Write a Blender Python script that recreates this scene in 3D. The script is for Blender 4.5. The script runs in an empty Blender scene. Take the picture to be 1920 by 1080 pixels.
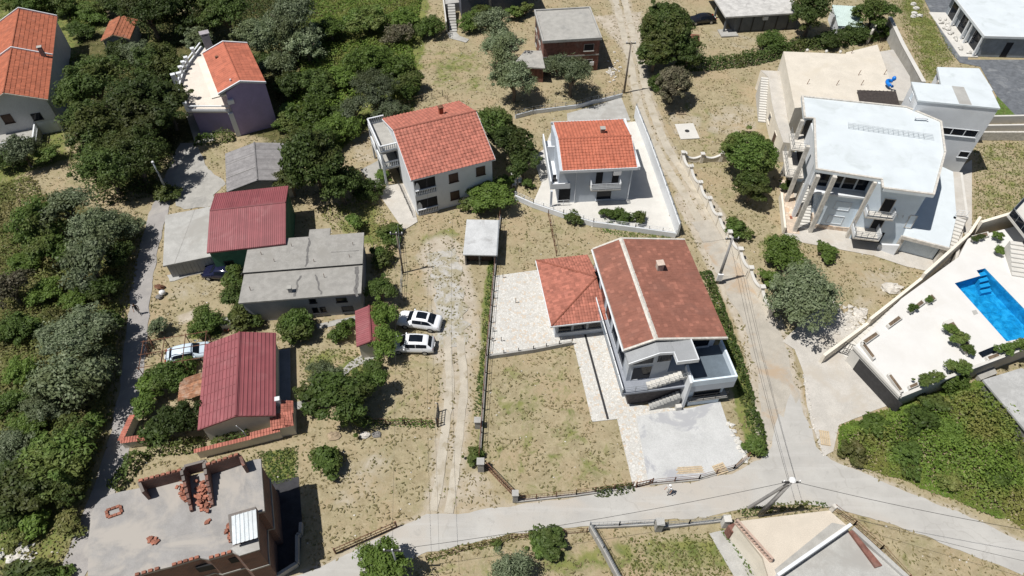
import bpy, math, random
import numpy as np
from mathutils import Vector, Matrix
random.seed(7); rng = np.random.default_rng(7)
S = bpy.context.scene
C = S.collection
R = math.radians
# ---------------------------------------------------------------- camera, sky, sun, exposure
CAM_H, PITCH, FPX = 57.0, R(49), 1290.0
cd = bpy.data.cameras.new('camera'); cam = bpy.data.objects.new('camera', cd); C.objects.link(cam)
cam.location = (0, 0, CAM_H); cam.rotation_euler = (R(90) - PITCH, 0, 0)
cd.sensor_width = 36; cd.lens = 36 * FPX / 1920; cd.clip_end = 3000
S.camera = cam
SUN_EL, SHADOW_AZ = R(65), R(18)
w = bpy.data.worlds.new('World'); S.world = w; w.use_nodes = True
nt = w.node_tree; bg = nt.nodes['Background']; sky = nt.nodes.new('ShaderNodeTexSky')
sky.sky_type = 'NISHITA'; sky.sun_disc = False; sky.sun_elevation = SUN_EL
sky.sun_rotation = math.atan2(-math.cos(SHADOW_AZ), -math.sin(SHADOW_AZ)) % (2 * math.pi)
nt.links.new(sky.outputs[0], bg.inputs[0]); bg.inputs[1].default_value = 0.05
sd = bpy.data.lights.new('sun', 'SUN'); sd.energy = 5.0; sd.angle = R(0.5); sd.color = (1, .965, .91)
sun = bpy.data.objects.new('sun', sd); C.objects.link(sun)
sun.rotation_euler = Vector((math.cos(SHADOW_AZ) * math.cos(SUN_EL), math.sin(SHADOW_AZ) * math.cos(SUN_EL), -math.sin(SUN_EL))).to_track_quat('-Z', 'Y').to_euler()
vs = S.view_settings; vs.view_transform = 'Standard'; vs.look = 'None'; vs.gamma = 1; vs.exposure = 0.12
# ---------------------------------------------------------------- measuring helpers (photo pixel + height -> place)
def P(u, v, z=0.0):
    a = (u - 960) / FPX; b = (540 - v) / FPX
    d = (a, math.cos(PITCH) + b * math.sin(PITCH), -math.sin(PITCH) + b * math.cos(PITCH))
    t = (z - CAM_H) / d[2]
    return (d[0] * t, d[1] * t, z)
def PP(pts, z=0.0): return [P(u, v, z)[:2] for u, v in pts]
def pxm(u, v, z=0):                       # photo pixels per metre there
    p = P(u, v, z); return FPX / (p[1] * math.cos(PITCH) - (z - CAM_H) * math.sin(PITCH))
def rectfit(NL, NR, FR, FL, z):           # four photo corners of a level rectangle -> x, y, angle, width, depth
    a, b, c, d = [np.array(P(*q, z)[:2]) for q in (NL, NR, FR, FL)]
    e = (b - a) + (c - d); n = (d - a) + (c - b)
    wd, dp = np.linalg.norm(e) / 2, np.linalg.norm(n) / 2
    ea = math.atan2(e[1], e[0]); na = math.atan2(n[1], n[0]) - math.pi / 2
    na = (na + math.pi) % (2 * math.pi) - math.pi
    g = (ea * wd + na * dp) / (wd + dp); m = (a + b + c + d) / 4
    x = np.array((math.cos(g), math.sin(g))); y = np.array((-x[1], x[0]))
    o = m - x * wd / 2 - y * dp / 2
    return (o[0], o[1], g, wd, dp)
def snoise(x, y, f=1.0, seed=0):          # smooth noise -1..1
    r = np.random.default_rng(seed); s = np.zeros_like(np.asarray(x, float)); tot = 0
    for k in range(7):
        a = r.uniform(0, 6.28); p = r.uniform(0, 6.28); ff = f * r.uniform(.6, 1.9); am = r.uniform(.5, 1)
        s = s + am * np.sin((x * math.cos(a) + y * math.sin(a)) * ff + p + 1.3 * np.sin((x * math.sin(a) - y * math.cos(a)) * ff * .7 + 2 * p)); tot += am
    return s / tot * 1.6
def inpoly(x, y, poly):
    x = np.asarray(x); y = np.asarray(y); c = np.zeros(x.shape, bool); n = len(poly); j = n - 1
    for i in range(n):
        xi, yi = poly[i]; xj, yj = poly[j]
        if yi != yj: c ^= ((yi > y) != (yj > y)) & (x < (xj - xi) * (y - yi) / (yj - yi) + xi)
        j = i
    return c
def segdist(x, y, pl):
    d = np.full(np.shape(x), 1e9)
    for (ax, ay), (bx, by) in zip(pl[:-1], pl[1:]):
        vx, vy = bx - ax, by - ay; L = vx * vx + vy * vy + 1e-9
        t = np.clip(((x - ax) * vx + (y - ay) * vy) / L, 0, 1)
        d = np.minimum(d, np.hypot(x - ax - t * vx, y - ay - t * vy))
    return d
# ---------------------------------------------------------------- mesh and object helpers
class MB:
    def __init__(s): s.v = []; s.f = []; s.t = None
    def add(s, vs, fs):
        n = len(s.v); s.v += [tuple(p) for p in vs]; s.f += [tuple(i + n for i in f) for f in fs]; return s
    def box(s, x0, y0, z0, x1, y1, z1):
        return s.add([(x0,y0,z0),(x1,y0,z0),(x1,y1,z0),(x0,y1,z0),(x0,y0,z1),(x1,y0,z1),(x1,y1,z1),(x0,y1,z1)],
                     [(3,2,1,0),(4,5,6,7),(0,1,5,4),(1,2,6,5),(2,3,7,6),(3,0,4,7)])
    def prism(s, pts, z0, z1):            # z1 may be a list
        n = len(pts); A = sum(pts[i][0]*pts[(i+1)%n][1]-pts[(i+1)%n][0]*pts[i][1] for i in range(n))
        if A < 0:
            pts = pts[::-1]
            if not np.isscalar(z1): z1 = z1[::-1]
        zt = [z1]*n if np.isscalar(z1) else z1
        return s.add([(p[0],p[1],z0) for p in pts]+[(p[0],p[1],z) for p,z in zip(pts,zt)],
                     [tuple(range(n))[::-1], tuple(range(n,2*n))]+[(i,(i+1)%n,n+(i+1)%n,n+i) for i in range(n)])
    def bar(s, a, b, wd, h):              # box along a-b, a and b at the middle of its bottom
        a = Vector(a); b = Vector(b); d = (b-a); q = Vector((-d.y, d.x, 0))
        q = q.normalized()*wd/2 if q.length > 1e-6 else Vector((wd/2,0,0))
        up = Vector((0,0,h)) if math.hypot(d.x,d.y) > 1e-6 else Vector((0,h,0))
        vs = [a-q,b-q,b+q,a+q]; return s.add([tuple(p) for p in vs]+[tuple(p+up) for p in vs],[(3,2,1,0),(4,5,6,7),(0,1,5,4),(1,2,6,5),(2,3,7,6),(3,0,4,7)])
    def tube(s, pts, r, n=6, cap=True):
        pts = [Vector(p) for p in pts]; rs = [r]*len(pts) if np.isscalar(r) else r; rings = []
        for i, p in enumerate(pts):
            d = (pts[min(i+1,len(pts)-1)]-pts[max(i-1,0)]).normalized()
            a = d.orthogonal().normalized() if abs(d.z) < .95 else Vector((1,0,0)); a = (a - d*a.dot(d)).normalized(); b = d.cross(a)
            rings.append([tuple(p+(a*math.cos(2*math.pi*k/n)+b*math.sin(2*math.pi*k/n))*rs[i]) for k in range(n)])
        o = [q for g in rings for q in g]; f = []
        for i in range(len(pts)-1):
            for k in range(n): f.append((i*n+k, i*n+(k+1)%n, (i+1)*n+(k+1)%n, (i+1)*n+k))
        if cap: f += [tuple(range(n))[::-1], tuple(range((len(pts)-1)*n, len(pts)*n))]
        return s.add(o, f)
    def quad(s, a, b, c, d): return s.add([a,b,c,d],[(0,1,2,3)])
    def slab(s, pts3, th):                # tilted polygon with thickness downwards
        n = len(pts3); return s.add(list(pts3)+[(p[0],p[1],p[2]-th) for p in pts3],[tuple(range(n)),tuple(range(n,2*n))[::-1]]+[(i,n+i,n+(i+1)%n,(i+1)%n) for i in range(n)])
    def blob(s, c, rx, ry, rz, n=8, m=5, j=.2, seed=0):
        r = random.Random(seed); o = []; f = []
        for i in range(m+1):
            th = math.pi*i/m
            for k in range(n):
                q = 1+r.uniform(-j,j); ph = 2*math.pi*k/n
                o.append((c[0]+rx*q*math.sin(th)*math.cos(ph), c[1]+ry*q*math.sin(th)*math.sin(ph), c[2]+rz*q*math.cos(th)))
        for i in range(m):
            for k in range(n): f.append((i*n+k,(i+1)*n+k,(i+1)*n+(k+1)%n,i*n+(k+1)%n))
        return s.add(o, f)
def mesh(name, mb, m, smooth=False):
    me = bpy.data.meshes.new(name); me.from_pydata(mb.v, [], mb.f); me.materials.append(m)
    if mb.t is not None:
        at = me.attributes.new('tint', 'FLOAT', 'FACE'); at.data.foreach_set('value', np.array(mb.t, 'f'))
    if smooth: me.polygons.foreach_set('use_smooth', [True]*len(me.polygons))
    me.validate(); me.update(); return me
def link(name, data, parent=None):
    o = bpy.data.objects.new(name, data); C.objects.link(o)
    if parent is not None: o.parent = parent
    return o
def tag(o, label=None, cat=None, group=None, kind=None):
    if label: o['label'] = label
    if cat: o['category'] = cat
    if group: o['group'] = group
    if kind: o['kind'] = kind
    return o
def struct(name, mb, m, smooth=False, kind='structure', label=None):
    return tag(link(name, mesh(name, mb, m, smooth)), label=label, kind=kind)
class Thing:                              # an Empty at a thing's base; parts are given in its own frame or in world
    def __init__(s, name, label, cat, loc=(0,0,0), ang=0.0, group=None):
        s.o = link(name, None); s.o.location = loc; s.o.rotation_euler = (0,0,ang); s.loc = loc; s.a = ang
        tag(s.o, label, cat, group)
    def inv(s, p):
        dx, dy = p[0]-s.loc[0], p[1]-s.loc[1]; c, n = math.cos(s.a), math.sin(s.a)
        return (dx*c+dy*n, -dx*n+dy*c, p[2]-s.loc[2])
    def px(s, u, v, z): return s.inv(P(u, v, z))
    def part(s, name, mb, m, under=None, world=False, smooth=False, label=None, kind=None):
        if world: mb.v = [s.inv(p) for p in mb.v]
        return tag(link(name, mesh(name, mb, m, smooth), under or s.o), label=label, kind=kind)
def single(name, label, cat, mb, m, loc=None, group=None, smooth=False, kind=None):   # a thing that is one mesh (world coords)
    if loc is None: loc = (mb.v[0][0], mb.v[0][1], 0)
    mb.v = [(p[0]-loc[0], p[1]-loc[1], p[2]-loc[2]) for p in mb.v]
    o = link(name, mesh(name, mb, m, smooth)); o.location = loc
    return tag(o, label, cat, group, kind)
# ---------------------------------------------------------------- materials
MATS = {}
def N(nt, t, **k):
    n = nt.nodes.new(t)
    for a, b in k.items():
        if a.startswith('i_'): n.inputs[int(a[2:]) if a[2:].isdigit() else a[2:].replace('_',' ')].default_value = b
        else: setattr(n, a, b)
    return n
def rgba(c): return (c[0], c[1], c[2], 1)
def mul(c, k): return tuple(min(1, x*k) for x in c)
def mix(nt, fac, a, b, bt='MIX'):
    n = nt.nodes.new('ShaderNodeMix'); n.data_type = 'RGBA'; n.blend_type = bt
    for i, x in ((0, fac), (6, a), (7, b)):
        if isinstance(x, (int, float)): n.inputs[i].default_value = x
        elif isinstance(x, tuple): n.inputs[i].default_value = rgba(x)
        else: nt.links.new(x, n.inputs[i])
    return n.outputs[2]
def math_(nt, op, a, b=None, c=None):
    n = nt.nodes.new('ShaderNodeMath'); n.operation = op
    for i, x in enumerate((a, b, c)):
        if x is None: continue
        if isinstance(x, (int, float)): n.inputs[i].default_value = x
        else: nt.links.new(x, n.inputs[i])
    return n.outputs[0]
def smooth(nt, x, lo, hi):
    n = nt.nodes.new('ShaderNodeMapRange'); n.interpolation_type = 'SMOOTHSTEP'
    nt.links.new(x, n.inputs[0]); n.inputs[1].default_value = lo; n.inputs[2].default_value = hi; return n.outputs[0]
def noise(nt, pos, sc, det=4, rough=.6, dist=0.0):
    n = N(nt, 'ShaderNodeTexNoise'); nt.links.new(pos, n.inputs['Vector']); n.inputs['Scale'].default_value = sc
    n.inputs['Detail'].default_value = det; n.inputs['Roughness'].default_value = rough; n.inputs['Distortion'].default_value = dist
    return n.outputs[0]
def newmat(name):
    m = bpy.data.materials.new(name); m.use_nodes = True; nt = m.node_tree; b = nt.nodes['Principled BSDF']
    g = nt.nodes.new('ShaderNodeNewGeometry'); return m, nt, b, g.outputs['Position']
def setbump(nt, b, h, strength, dist):
    n = nt.nodes.new('ShaderNodeBump'); n.inputs['Strength'].default_value = strength; n.inputs['Distance'].default_value = dist
    nt.links.new(h, n.inputs['Height']); nt.links.new(n.outputs[0], b.inputs['Normal'])
def mat(name, col, var=.12, sc=2.0, rough=.85, bump=.0, stain=None, stsc=.35, stlo=.52, sthi=.7, fine=.06, metal=0.0, spec=.3, tint=0.0):
    if name in MATS: return MATS[name]
    m, nt, b, pos = newmat(name)
    n1 = noise(nt, pos, sc, 5); n2 = noise(nt, pos, 14, 3)
    c = mix(nt, smooth(nt, n1, .3, .7), mul(col, 1-var), mul(col, 1+var))
    c = mix(nt, smooth(nt, n2, .3, .7), c, mix(nt, 1.0, c, (1-fine*3,)*3, 'MULTIPLY'))
    if stain: c = mix(nt, smooth(nt, noise(nt, pos, stsc, 6, .65, .6), stlo, sthi), c, stain)
    if tint:
        a = N(nt, 'ShaderNodeAttribute', attribute_name='tint')
        k = math_(nt, 'ADD', math_(nt, 'MULTIPLY', a.outputs['Fac'], 2*tint), 1-tint)
        cc = N(nt, 'ShaderNodeCombineColor'); [nt.links.new(k, cc.inputs[i]) for i in range(3)]
        c = mix(nt, 1.0, c, cc.outputs[0], 'MULTIPLY')
    nt.links.new(c, b.inputs['Base Color']); b.inputs['Roughness'].default_value = rough; b.inputs['Metallic'].default_value = metal
    b.inputs['Specular IOR Level'].default_value = spec
    if bump: setbump(nt, b, n2, bump, .03)
    MATS[name] = m; return m
def leafmat(name, c1, c2, c3, transl=.3, hue=None):
    m, nt, b, pos = newmat(name)
    g = nt.nodes.new('ShaderNodeNewGeometry'); oi = nt.nodes.new('ShaderNodeObjectInfo')
    rnd = g.outputs['Random Per Island']
    c = mix(nt, rnd, c1, c2); c = mix(nt, smooth(nt, noise(nt, pos, .9, 3), .42, .68), c, c3)
    if hue: c = mix(nt, smooth(nt, noise(nt, pos, .22, 4), .45, .65), c, hue)
    k = math_(nt, 'ADD', math_(nt, 'MULTIPLY', oi.outputs['Random'], .8), .72)
    cc = N(nt, 'ShaderNodeCombineColor'); [nt.links.new(k, cc.inputs[i]) for i in range(3)]
    c = mix(nt, 1.0, c, cc.outputs[0], 'MULTIPLY')
    nt.links.new(c, b.inputs['Base Color']); b.inputs['Roughness'].default_value = .55; b.inputs['Specular IOR Level'].default_value = .25
    t = nt.nodes.new('ShaderNodeBsdfTranslucent'); nt.links.new(c, t.inputs[0])
    ms = nt.nodes.new('ShaderNodeMixShader'); ms.inputs[0].default_value = transl
    nt.links.new(b.outputs[0], ms.inputs[1]); nt.links.new(t.outputs[0], ms.inputs[2])
    nt.links.new(ms.outputs[0], nt.nodes['Material Output'].inputs[0]); MATS[name] = m; return m
white = mat('white_render', (.62,.64,.66), .05, .6, .8, stain=(.52,.53,.53), stlo=.55, sthi=.8, fine=.02)
whiteroof = mat('white_roof_coat', (.55,.595,.62), .04, .5, .7, stain=(.45,.49,.50), stlo=.5, sthi=.75, fine=.015)
paleblue = mat('pale_blue_render', (.62,.70,.77), .05, .8, .8, fine=.02, stain=(.54,.6,.66), stlo=.58, sthi=.8)
bluegrey = mat('blue_grey_render', (.44,.48,.53), .05, .8, .85, fine=.02)
lilac = mat('lilac_render', (.33,.27,.43), .06, .8, .9, fine=.03, stain=(.29,.24,.37))
cream = mat('cream_render', (.70,.65,.56), .06, .8, .9, fine=.03, stain=(.58,.53,.45), stlo=.55, sthi=.8)
greyrender = mat('grey_render', (.36,.36,.36), .08, .8, .9, stain=(.28,.28,.28))
concrete = mat('concrete', (.36,.35,.325), .1, 1.2, .9, .2, stain=(.26,.255,.24), stsc=.5)
paleconc = mat('pale_concrete', (.40,.395,.375), .1, .9, .9, .15, stain=(.31,.30,.28), stsc=.35, stlo=.45, sthi=.65)
warmconc = mat('warm_concrete', (.48,.455,.415), .08, .7, .9, .15, stain=(.41,.375,.325), stsc=.3, stlo=.48, sthi=.68)
whitepave = mat('white_paving', (.55,.535,.50), .05, .7, .85, stain=(.47,.45,.41), stsc=.3, stlo=.6, sthi=.8, fine=.03)
darkroofconc = mat('old_roof_concrete', (.30,.29,.27), .12, 1.5, .9, .2, stain=(.25,.24,.22), stsc=.4)
slate = mat('slate_blue_floor', (.12,.15,.18), .12, 1.0, .6, fine=.05)
asphalt = mat('grey_asphalt', (.13,.14,.155), .2, 1.4, .9, .3, stain=(.2,.21,.22), stsc=.5)
glass = mat('dark_glass', (.008,.011,.017), .2, 2, .06, fine=0, spec=.22)
dark = mat('dark_opening', (.02,.02,.022), .2, 2, .9)
brownwood = mat('brown_shutter', (.075,.045,.035), .2, 4, .6)
wood = mat('weathered_wood', (.32,.25,.17), .25, 3, .85)
rustm = mat('rusty_metal', (.16,.075,.045), .35, 3, .8, stain=(.06,.04,.035), stsc=2)
darkmetal = mat('dark_metal', (.035,.035,.037), .2, 3, .5)
greymetal = mat('grey_metal', (.28,.3,.32), .1, 3, .45, metal=.3)
whitemetal = mat('white_metal', (.7,.72,.74), .05, 3, .5)
brick = mat('hollow_clay_brick', (.29,.12,.08), .25, 3.5, .9, .2, stain=(.23,.11,.08), stsc=1.2, tint=.3)
brickwall = mat('brick_wall', (.19,.09,.07), .25, 2.5, .9, .3, stain=(.19,.12,.1), stsc=1.0)
mortar = mat('mortar', (.4,.36,.31), .15, 4, .9)
stone = mat('pale_stone', (.56,.53,.48), .18, 3, .85, .3, stain=(.42,.39,.34), stsc=1.5)
stonedark = mat('dark_stone', (.2,.19,.18), .3, 3, .9, .4)
tile_or = mat('orange_roof_tile', (.40,.145,.105), .1, 1.2, .75, stain=(.34,.13,.095), stsc=.35, stlo=.45, sthi=.7, tint=.18)
tile_orange2 = mat('bright_orange_tile', (.44,.14,.085), .1, 1.2, .75, stain=(.38,.125,.078), stsc=.35, stlo=.45, sthi=.7, tint=.13)
tile_old = mat('weathered_roof_tile', (.33,.115,.075), .14, 1.0, .85, stain=(.25,.1,.075), stsc=.6, tint=.2)
tile_br = mat('brown_orange_tile', (.36,.135,.075), .12, 1.2, .85, stain=(.24,.12,.085), stsc=.9, stlo=.58, tint=.15)
tile_mix = mat('mottled_roof_tile', (.265,.112,.08), .14, .9, .85, stain=(.215,.10,.075), stsc=.5, stlo=.45, sthi=.75, tint=.34)
redmetal = mat('red_sheet_metal', (.235,.066,.073), .09, .6, .55, stain=(.27,.10,.105), stsc=.5, stlo=.5, sthi=.75, fine=.02, tint=.1, spec=.55)
fibre = mat('fibre_cement', (.25,.24,.24), .14, 1.5, .9, stain=(.18,.17,.17), stsc=.8, tint=.12)
rustsheet = mat('rusty_sheet', (.28,.14,.08), .35, 2.5, .8, stain=(.33,.23,.17), stsc=1.4, stlo=.48, sthi=.66, tint=.3)
zinc = mat('zinc_sheet', (.58,.62,.64), .08, 1.5, .45, stain=(.48,.5,.5), metal=.2)
greenpaint = mat('green_wall_paint', (.05,.14,.09), .15, 1.5, .8)
plumbing = mat('white_plastic', (.78,.78,.78), .03, 3, .4)
carwhite = mat('white_car_paint', (.78,.8,.83), .01, 3, .15, fine=0, spec=.6)
carblue = mat('dark_blue_car_paint', (.01,.012,.035), .02, 3, .12, fine=0, spec=.7)
carblack = mat('black_car_paint', (.01,.01,.012), .02, 3, .12, fine=0, spec=.7)
carsilver = mat('pale_blue_car_paint', (.55,.64,.72), .02, 3, .2, fine=0, spec=.6)
rubber = mat('rubber', (.015,.015,.015), .1, 3, .8)
alloy = mat('alloy', (.45,.46,.48), .05, 3, .35, metal=.6)
lampred = mat('red_lamp', (.3,.01,.01), .05, 3, .2)
bark = mat('bark', (.16,.13,.10), .3, 5, .95, .4)
soil = mat('soil', (.15,.11,.075), .3, 3, .95)
slideblue = mat('blue_plastic', (.01,.18,.62), .05, 3, .35)
crate_m = mat('pale_wood', (.5,.4,.27), .15, 4, .8)
slatm = mat('dark_brown_sheet', (.06,.05,.045), .2, 3, .5)
pooltile = mat('pool_blue', (.012,.25,.50), .22, 1.6, .5, stain=(.04,.36,.62), stsc=1.4, stlo=.42, sthi=.66, fine=.1)  # paler mottling: light of the water ripples painted into the basin colour
L_DARK = leafmat('leaf_dark', (.045,.075,.02), (.105,.15,.04), (.063,.095,.025), .42, hue=(.09,.105,.03))
L_GREEN = leafmat('leaf_green', (.058,.10,.022), (.12,.18,.042), (.078,.12,.027), .4, hue=(.115,.14,.04))
L_BRIGHT = leafmat('leaf_bright', (.07,.12,.022), (.14,.20,.045), (.095,.145,.028), .4)
L_OLIVE = leafmat('leaf_olive', (.08,.11,.058), (.22,.255,.155), (.105,.135,.065), .3, hue=(.095,.115,.05))
L_BRAMBLE = leafmat('leaf_bramble', (.07,.12,.02), (.155,.22,.042), (.095,.145,.026), .42, hue=(.155,.16,.045))
L_WEED = leafmat('leaf_weed', (.085,.115,.028), (.165,.185,.055), (.15,.155,.05), .4, hue=(.21,.185,.08))
L_DRY = leafmat('dry_grass', (.26,.215,.11), (.39,.325,.19), (.21,.185,.09), .35, hue=(.2,.19,.08))
L_GRASS = leafmat('green_grass', (.12,.15,.035), (.19,.20,.055), (.15,.165,.045), .35)
L_GREYBR = leafmat('leaf_grey_brown', (.10,.09,.06), (.18,.16,.10), (.12,.12,.065), .3)
def water():                               # clear water: lets the sunlight through to the blue basin, reflects at the surface
    m, nt, b, pos = newmat('pool_water'); nt.nodes.remove(b)
    t = nt.nodes.new('ShaderNodeBsdfTransparent'); t.inputs[0].default_value = (.62,.93,1,1); g = nt.nodes.new('ShaderNodeBsdfGlossy'); g.inputs['Roughness'].default_value = .05
    f = nt.nodes.new('ShaderNodeFresnel'); f.inputs[0].default_value = 1.33; bp = nt.nodes.new('ShaderNodeBump'); bp.inputs['Strength'].default_value = .35; bp.inputs['Distance'].default_value = .05
    nt.links.new(noise(nt, pos, 4.5, 3, .5, .6), bp.inputs['Height']); nt.links.new(bp.outputs[0], g.inputs['Normal']); nt.links.new(bp.outputs[0], f.inputs['Normal'])
    ms = nt.nodes.new('ShaderNodeMixShader'); nt.links.new(f.outputs[0], ms.inputs[0]); nt.links.new(t.outputs[0], ms.inputs[1]); nt.links.new(g.outputs[0], ms.inputs[2])
    nt.links.new(ms.outputs[0], nt.nodes['Material Output'].inputs[0]); MATS['water'] = m; return m
watermat = water()
def paving(name, base, gap, sc, jit=.25):  # irregular flagstones, small at this distance
    m, nt, b, pos = newmat(name)
    v = N(nt, 'ShaderNodeTexVoronoi'); v.feature = 'DISTANCE_TO_EDGE'; v.inputs['Scale'].default_value = sc; nt.links.new(pos, v.inputs['Vector'])
    v2 = N(nt, 'ShaderNodeTexVoronoi'); v2.inputs['Scale'].default_value = sc; nt.links.new(pos, v2.inputs['Vector'])
    sp = N(nt, 'ShaderNodeSeparateColor'); nt.links.new(v2.outputs['Color'], sp.inputs[0])
    c = mix(nt, sp.outputs[0], mul(base, 1-jit), mul(base, 1+jit*.6)); c = mix(nt, smooth(nt, sp.outputs[1], .75, .95), c, (base[0]*.95, base[1]*.82, base[2]*.7))
    c = mix(nt, smooth(nt, noise(nt, pos, .4, 5), .55, .75), c, mix(nt, 1.0, c, (.86,.83,.78), 'MULTIPLY'))
    e = smooth(nt, v.outputs['Distance'], .015, .07); c = mix(nt, e, gap, c)
    nt.links.new(c, b.inputs['Base Color']); b.inputs['Roughness'].default_value = .85; setbump(nt, b, e, .4, .02); MATS[name] = m; return m
crazy = paving('crazy_paving', (.53,.52,.49), (.40,.385,.35), 4.6, .14)
crazy_pink = paving('pink_paving', (.56,.46,.37), (.42,.35,.28), 2.6)
# ================================================================ the setting: ground, road, lane, tracks, yards
EXCL = []                                  # world polygons where nothing grows
def dens(poly, step=.5):
    o = []
    for i in range(len(poly)):
        a, b = poly[i], poly[(i+1) % len(poly)]; n = max(1, int(math.dist(a, b)/step))
        o += [(a[0]+(b[0]-a[0])*k/n, a[1]+(b[1]-a[1])*k/n) for k in range(n)]
    return o
def sheet(name, pts, z, m, jit=0.0, world=False, label=None, excl=True):
    poly = pts if world else PP(pts)
    if excl: EXCL.append(poly)
    if jit:
        d = np.array(dens(poly)); d = d + jit*np.stack([snoise(d[:,0],d[:,1],1.1,3)+.5*snoise(d[:,0],d[:,1],3.5,5), snoise(d[:,0],d[:,1],1.2,4)+.5*snoise(d[:,0],d[:,1],3.7,6)],1)
        poly = [tuple(q) for q in d]
    return struct(name, MB().prism(poly, z-.03, z), m, label=label)
def spline(pts, step=.6):
    pts = [np.array(p, float) for p in pts]; o = []
    for i in range(len(pts)-1):
        a, b, c, d = pts[max(i-1,0)], pts[i], pts[i+1], pts[min(i+2,len(pts)-1)]; n = max(2, int(np.linalg.norm(c-b)/step))
        for k in range(n):
            t = k/n; o.append(.5*((2*b)+(c-a)*t+(2*a-5*b+4*c-d)*t*t+(3*b-3*c+d-a)*t**3))
    o.append(pts[-1]); return np.array(o)
def ribbon(mb, pl, off, wd, z, jit=.12):
    pl = np.asarray(pl); t = np.gradient(pl, axis=0); t /= np.linalg.norm(t, axis=1)[:,None]; n = np.stack([-t[:,1], t[:,0]], 1)
    c = pl + n*off; wv = wd/2*(1+.12*snoise(c[:,0],c[:,1],.8,9))
    l = c + n*(wv+jit*snoise(c[:,0],c[:,1],2.5,1))[:,None]; r = c - n*(wv+jit*snoise(c[:,0],c[:,1],2.7,2))[:,None]
    m = len(c); mb.add([(p[0],p[1],z) for p in r]+[(p[0],p[1],z) for p in l], [(i,i+1,m+i+1,m+i) for i in range(m-1)])
    return [tuple(p) for p in r]+[tuple(p) for p in l[::-1]]
TRACK_R = spline(PP([(1160,-10),(1172,40),(1190,110),(1207,190),(1240,275),(1290,355),(1330,425),(1362,490),(1392,545),(1425,610),(1448,690),(1462,760),(1470,830)]))
TRACK_L = spline(PP([(828,470),(845,540),(850,600),(852,660),(857,720),(850,790),(843,850),(836,910),(826,960)]))
LANE = spline(PP([(352,268),(325,330),(302,385),(283,450),(270,510),(262,570),(256,630),(248,700),(236,780),(218,850),(195,920),(165,1000),(130,1095)]))
ROAD = [(500,1100),(640,1047),(750,987),(800,966),(880,960),(965,947),(1080,932),(1190,914),(1290,905),(1370,888),(1425,862),(1446,835),(1452,800),(1458,775),(1468,782),(1474,752),(1483,738),(1490,760),(1500,748),(1508,778),(1516,790),(1530,838),(1560,862),(1620,888),(1700,922),(1800,962),(1960,1035),(1960,1100),(1920,1078),(1800,1032),(1680,986),(1580,956),(1500,945),(1420,950),(1300,972),(1100,987),(960,1001),(790,1040),(690,1075),(600,1105)]
PATIO = [(930,517),(1010,506),(1045,632),(1074,646),(917,670)]
WALK = [(1047,634),(1135,612),(1182,758),(1275,767),(1300,764),(1193,781),(1216,906),(1187,913),(1157,786),(1110,791),(1076,648)]
YARD = [(1193,781),(1300,764),(1350,752),(1366,800),(1402,848),(1375,876),(1310,896),(1216,906)]
DRIVE = [(1466,640),(1490,655),(1507,702),(1513,759),(1522,796),(1545,856),(1562,846),(1572,797),(1640,770),(1690,750),(1705,735),(1600,610),(1560,560),(1525,585)]
BLUEYARD = [(1000,292),(1020,280),(1032,250),(1190,228),(1200,232),(1268,440),(1205,431),(1130,421),(1060,407),(997,386),(1015,345)]
BLUEYARD2 = [(1064,230),(1063,213),(1110,200),(1165,183),(1182,226)]
WHITEYARD = [(712,366),(728,346),(768,344),(783,416),(757,432)]
WHITEYARD2 = [(676,318),(716,298),(728,345),(702,352)]
TOPYARD = [(1728,-12),(1800,-12),(1815,112),(1960,112),(1960,225),(1905,226),(1872,185),(1862,168),(1838,125),(1800,118),(1778,92)]
SIDEPATH = [(1788,322),(1822,300),(1822,440),(1812,450),(1797,405)]
BIGPAVE = [(1478,328),(1500,326),(1528,318),(1650,345),(1705,440),(1770,500),(1755,512),(1700,500),(1640,480),(1560,465),(1505,455),(1470,440)]
LANEYARD = [(322,345),(345,280),(372,275),(385,310),(424,345),(402,365),(396,388),(345,392),(330,385)]
PATHS = [(('garden_path'), [(693,652),(712,668),(660,692),(640,710),(632,704),(655,680),(676,668)]), ('garden_path', [(592,608),(668,592),(668,602),(596,617)]), ('garden_path',[(550,755),(575,750),(580,765),(552,768)])]
roadmat = mat('pale_road', (.455,.44,.415), .07, .35, .95, .2, stain=(.47,.435,.39), stsc=.12, stlo=.45, sthi=.65)
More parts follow.
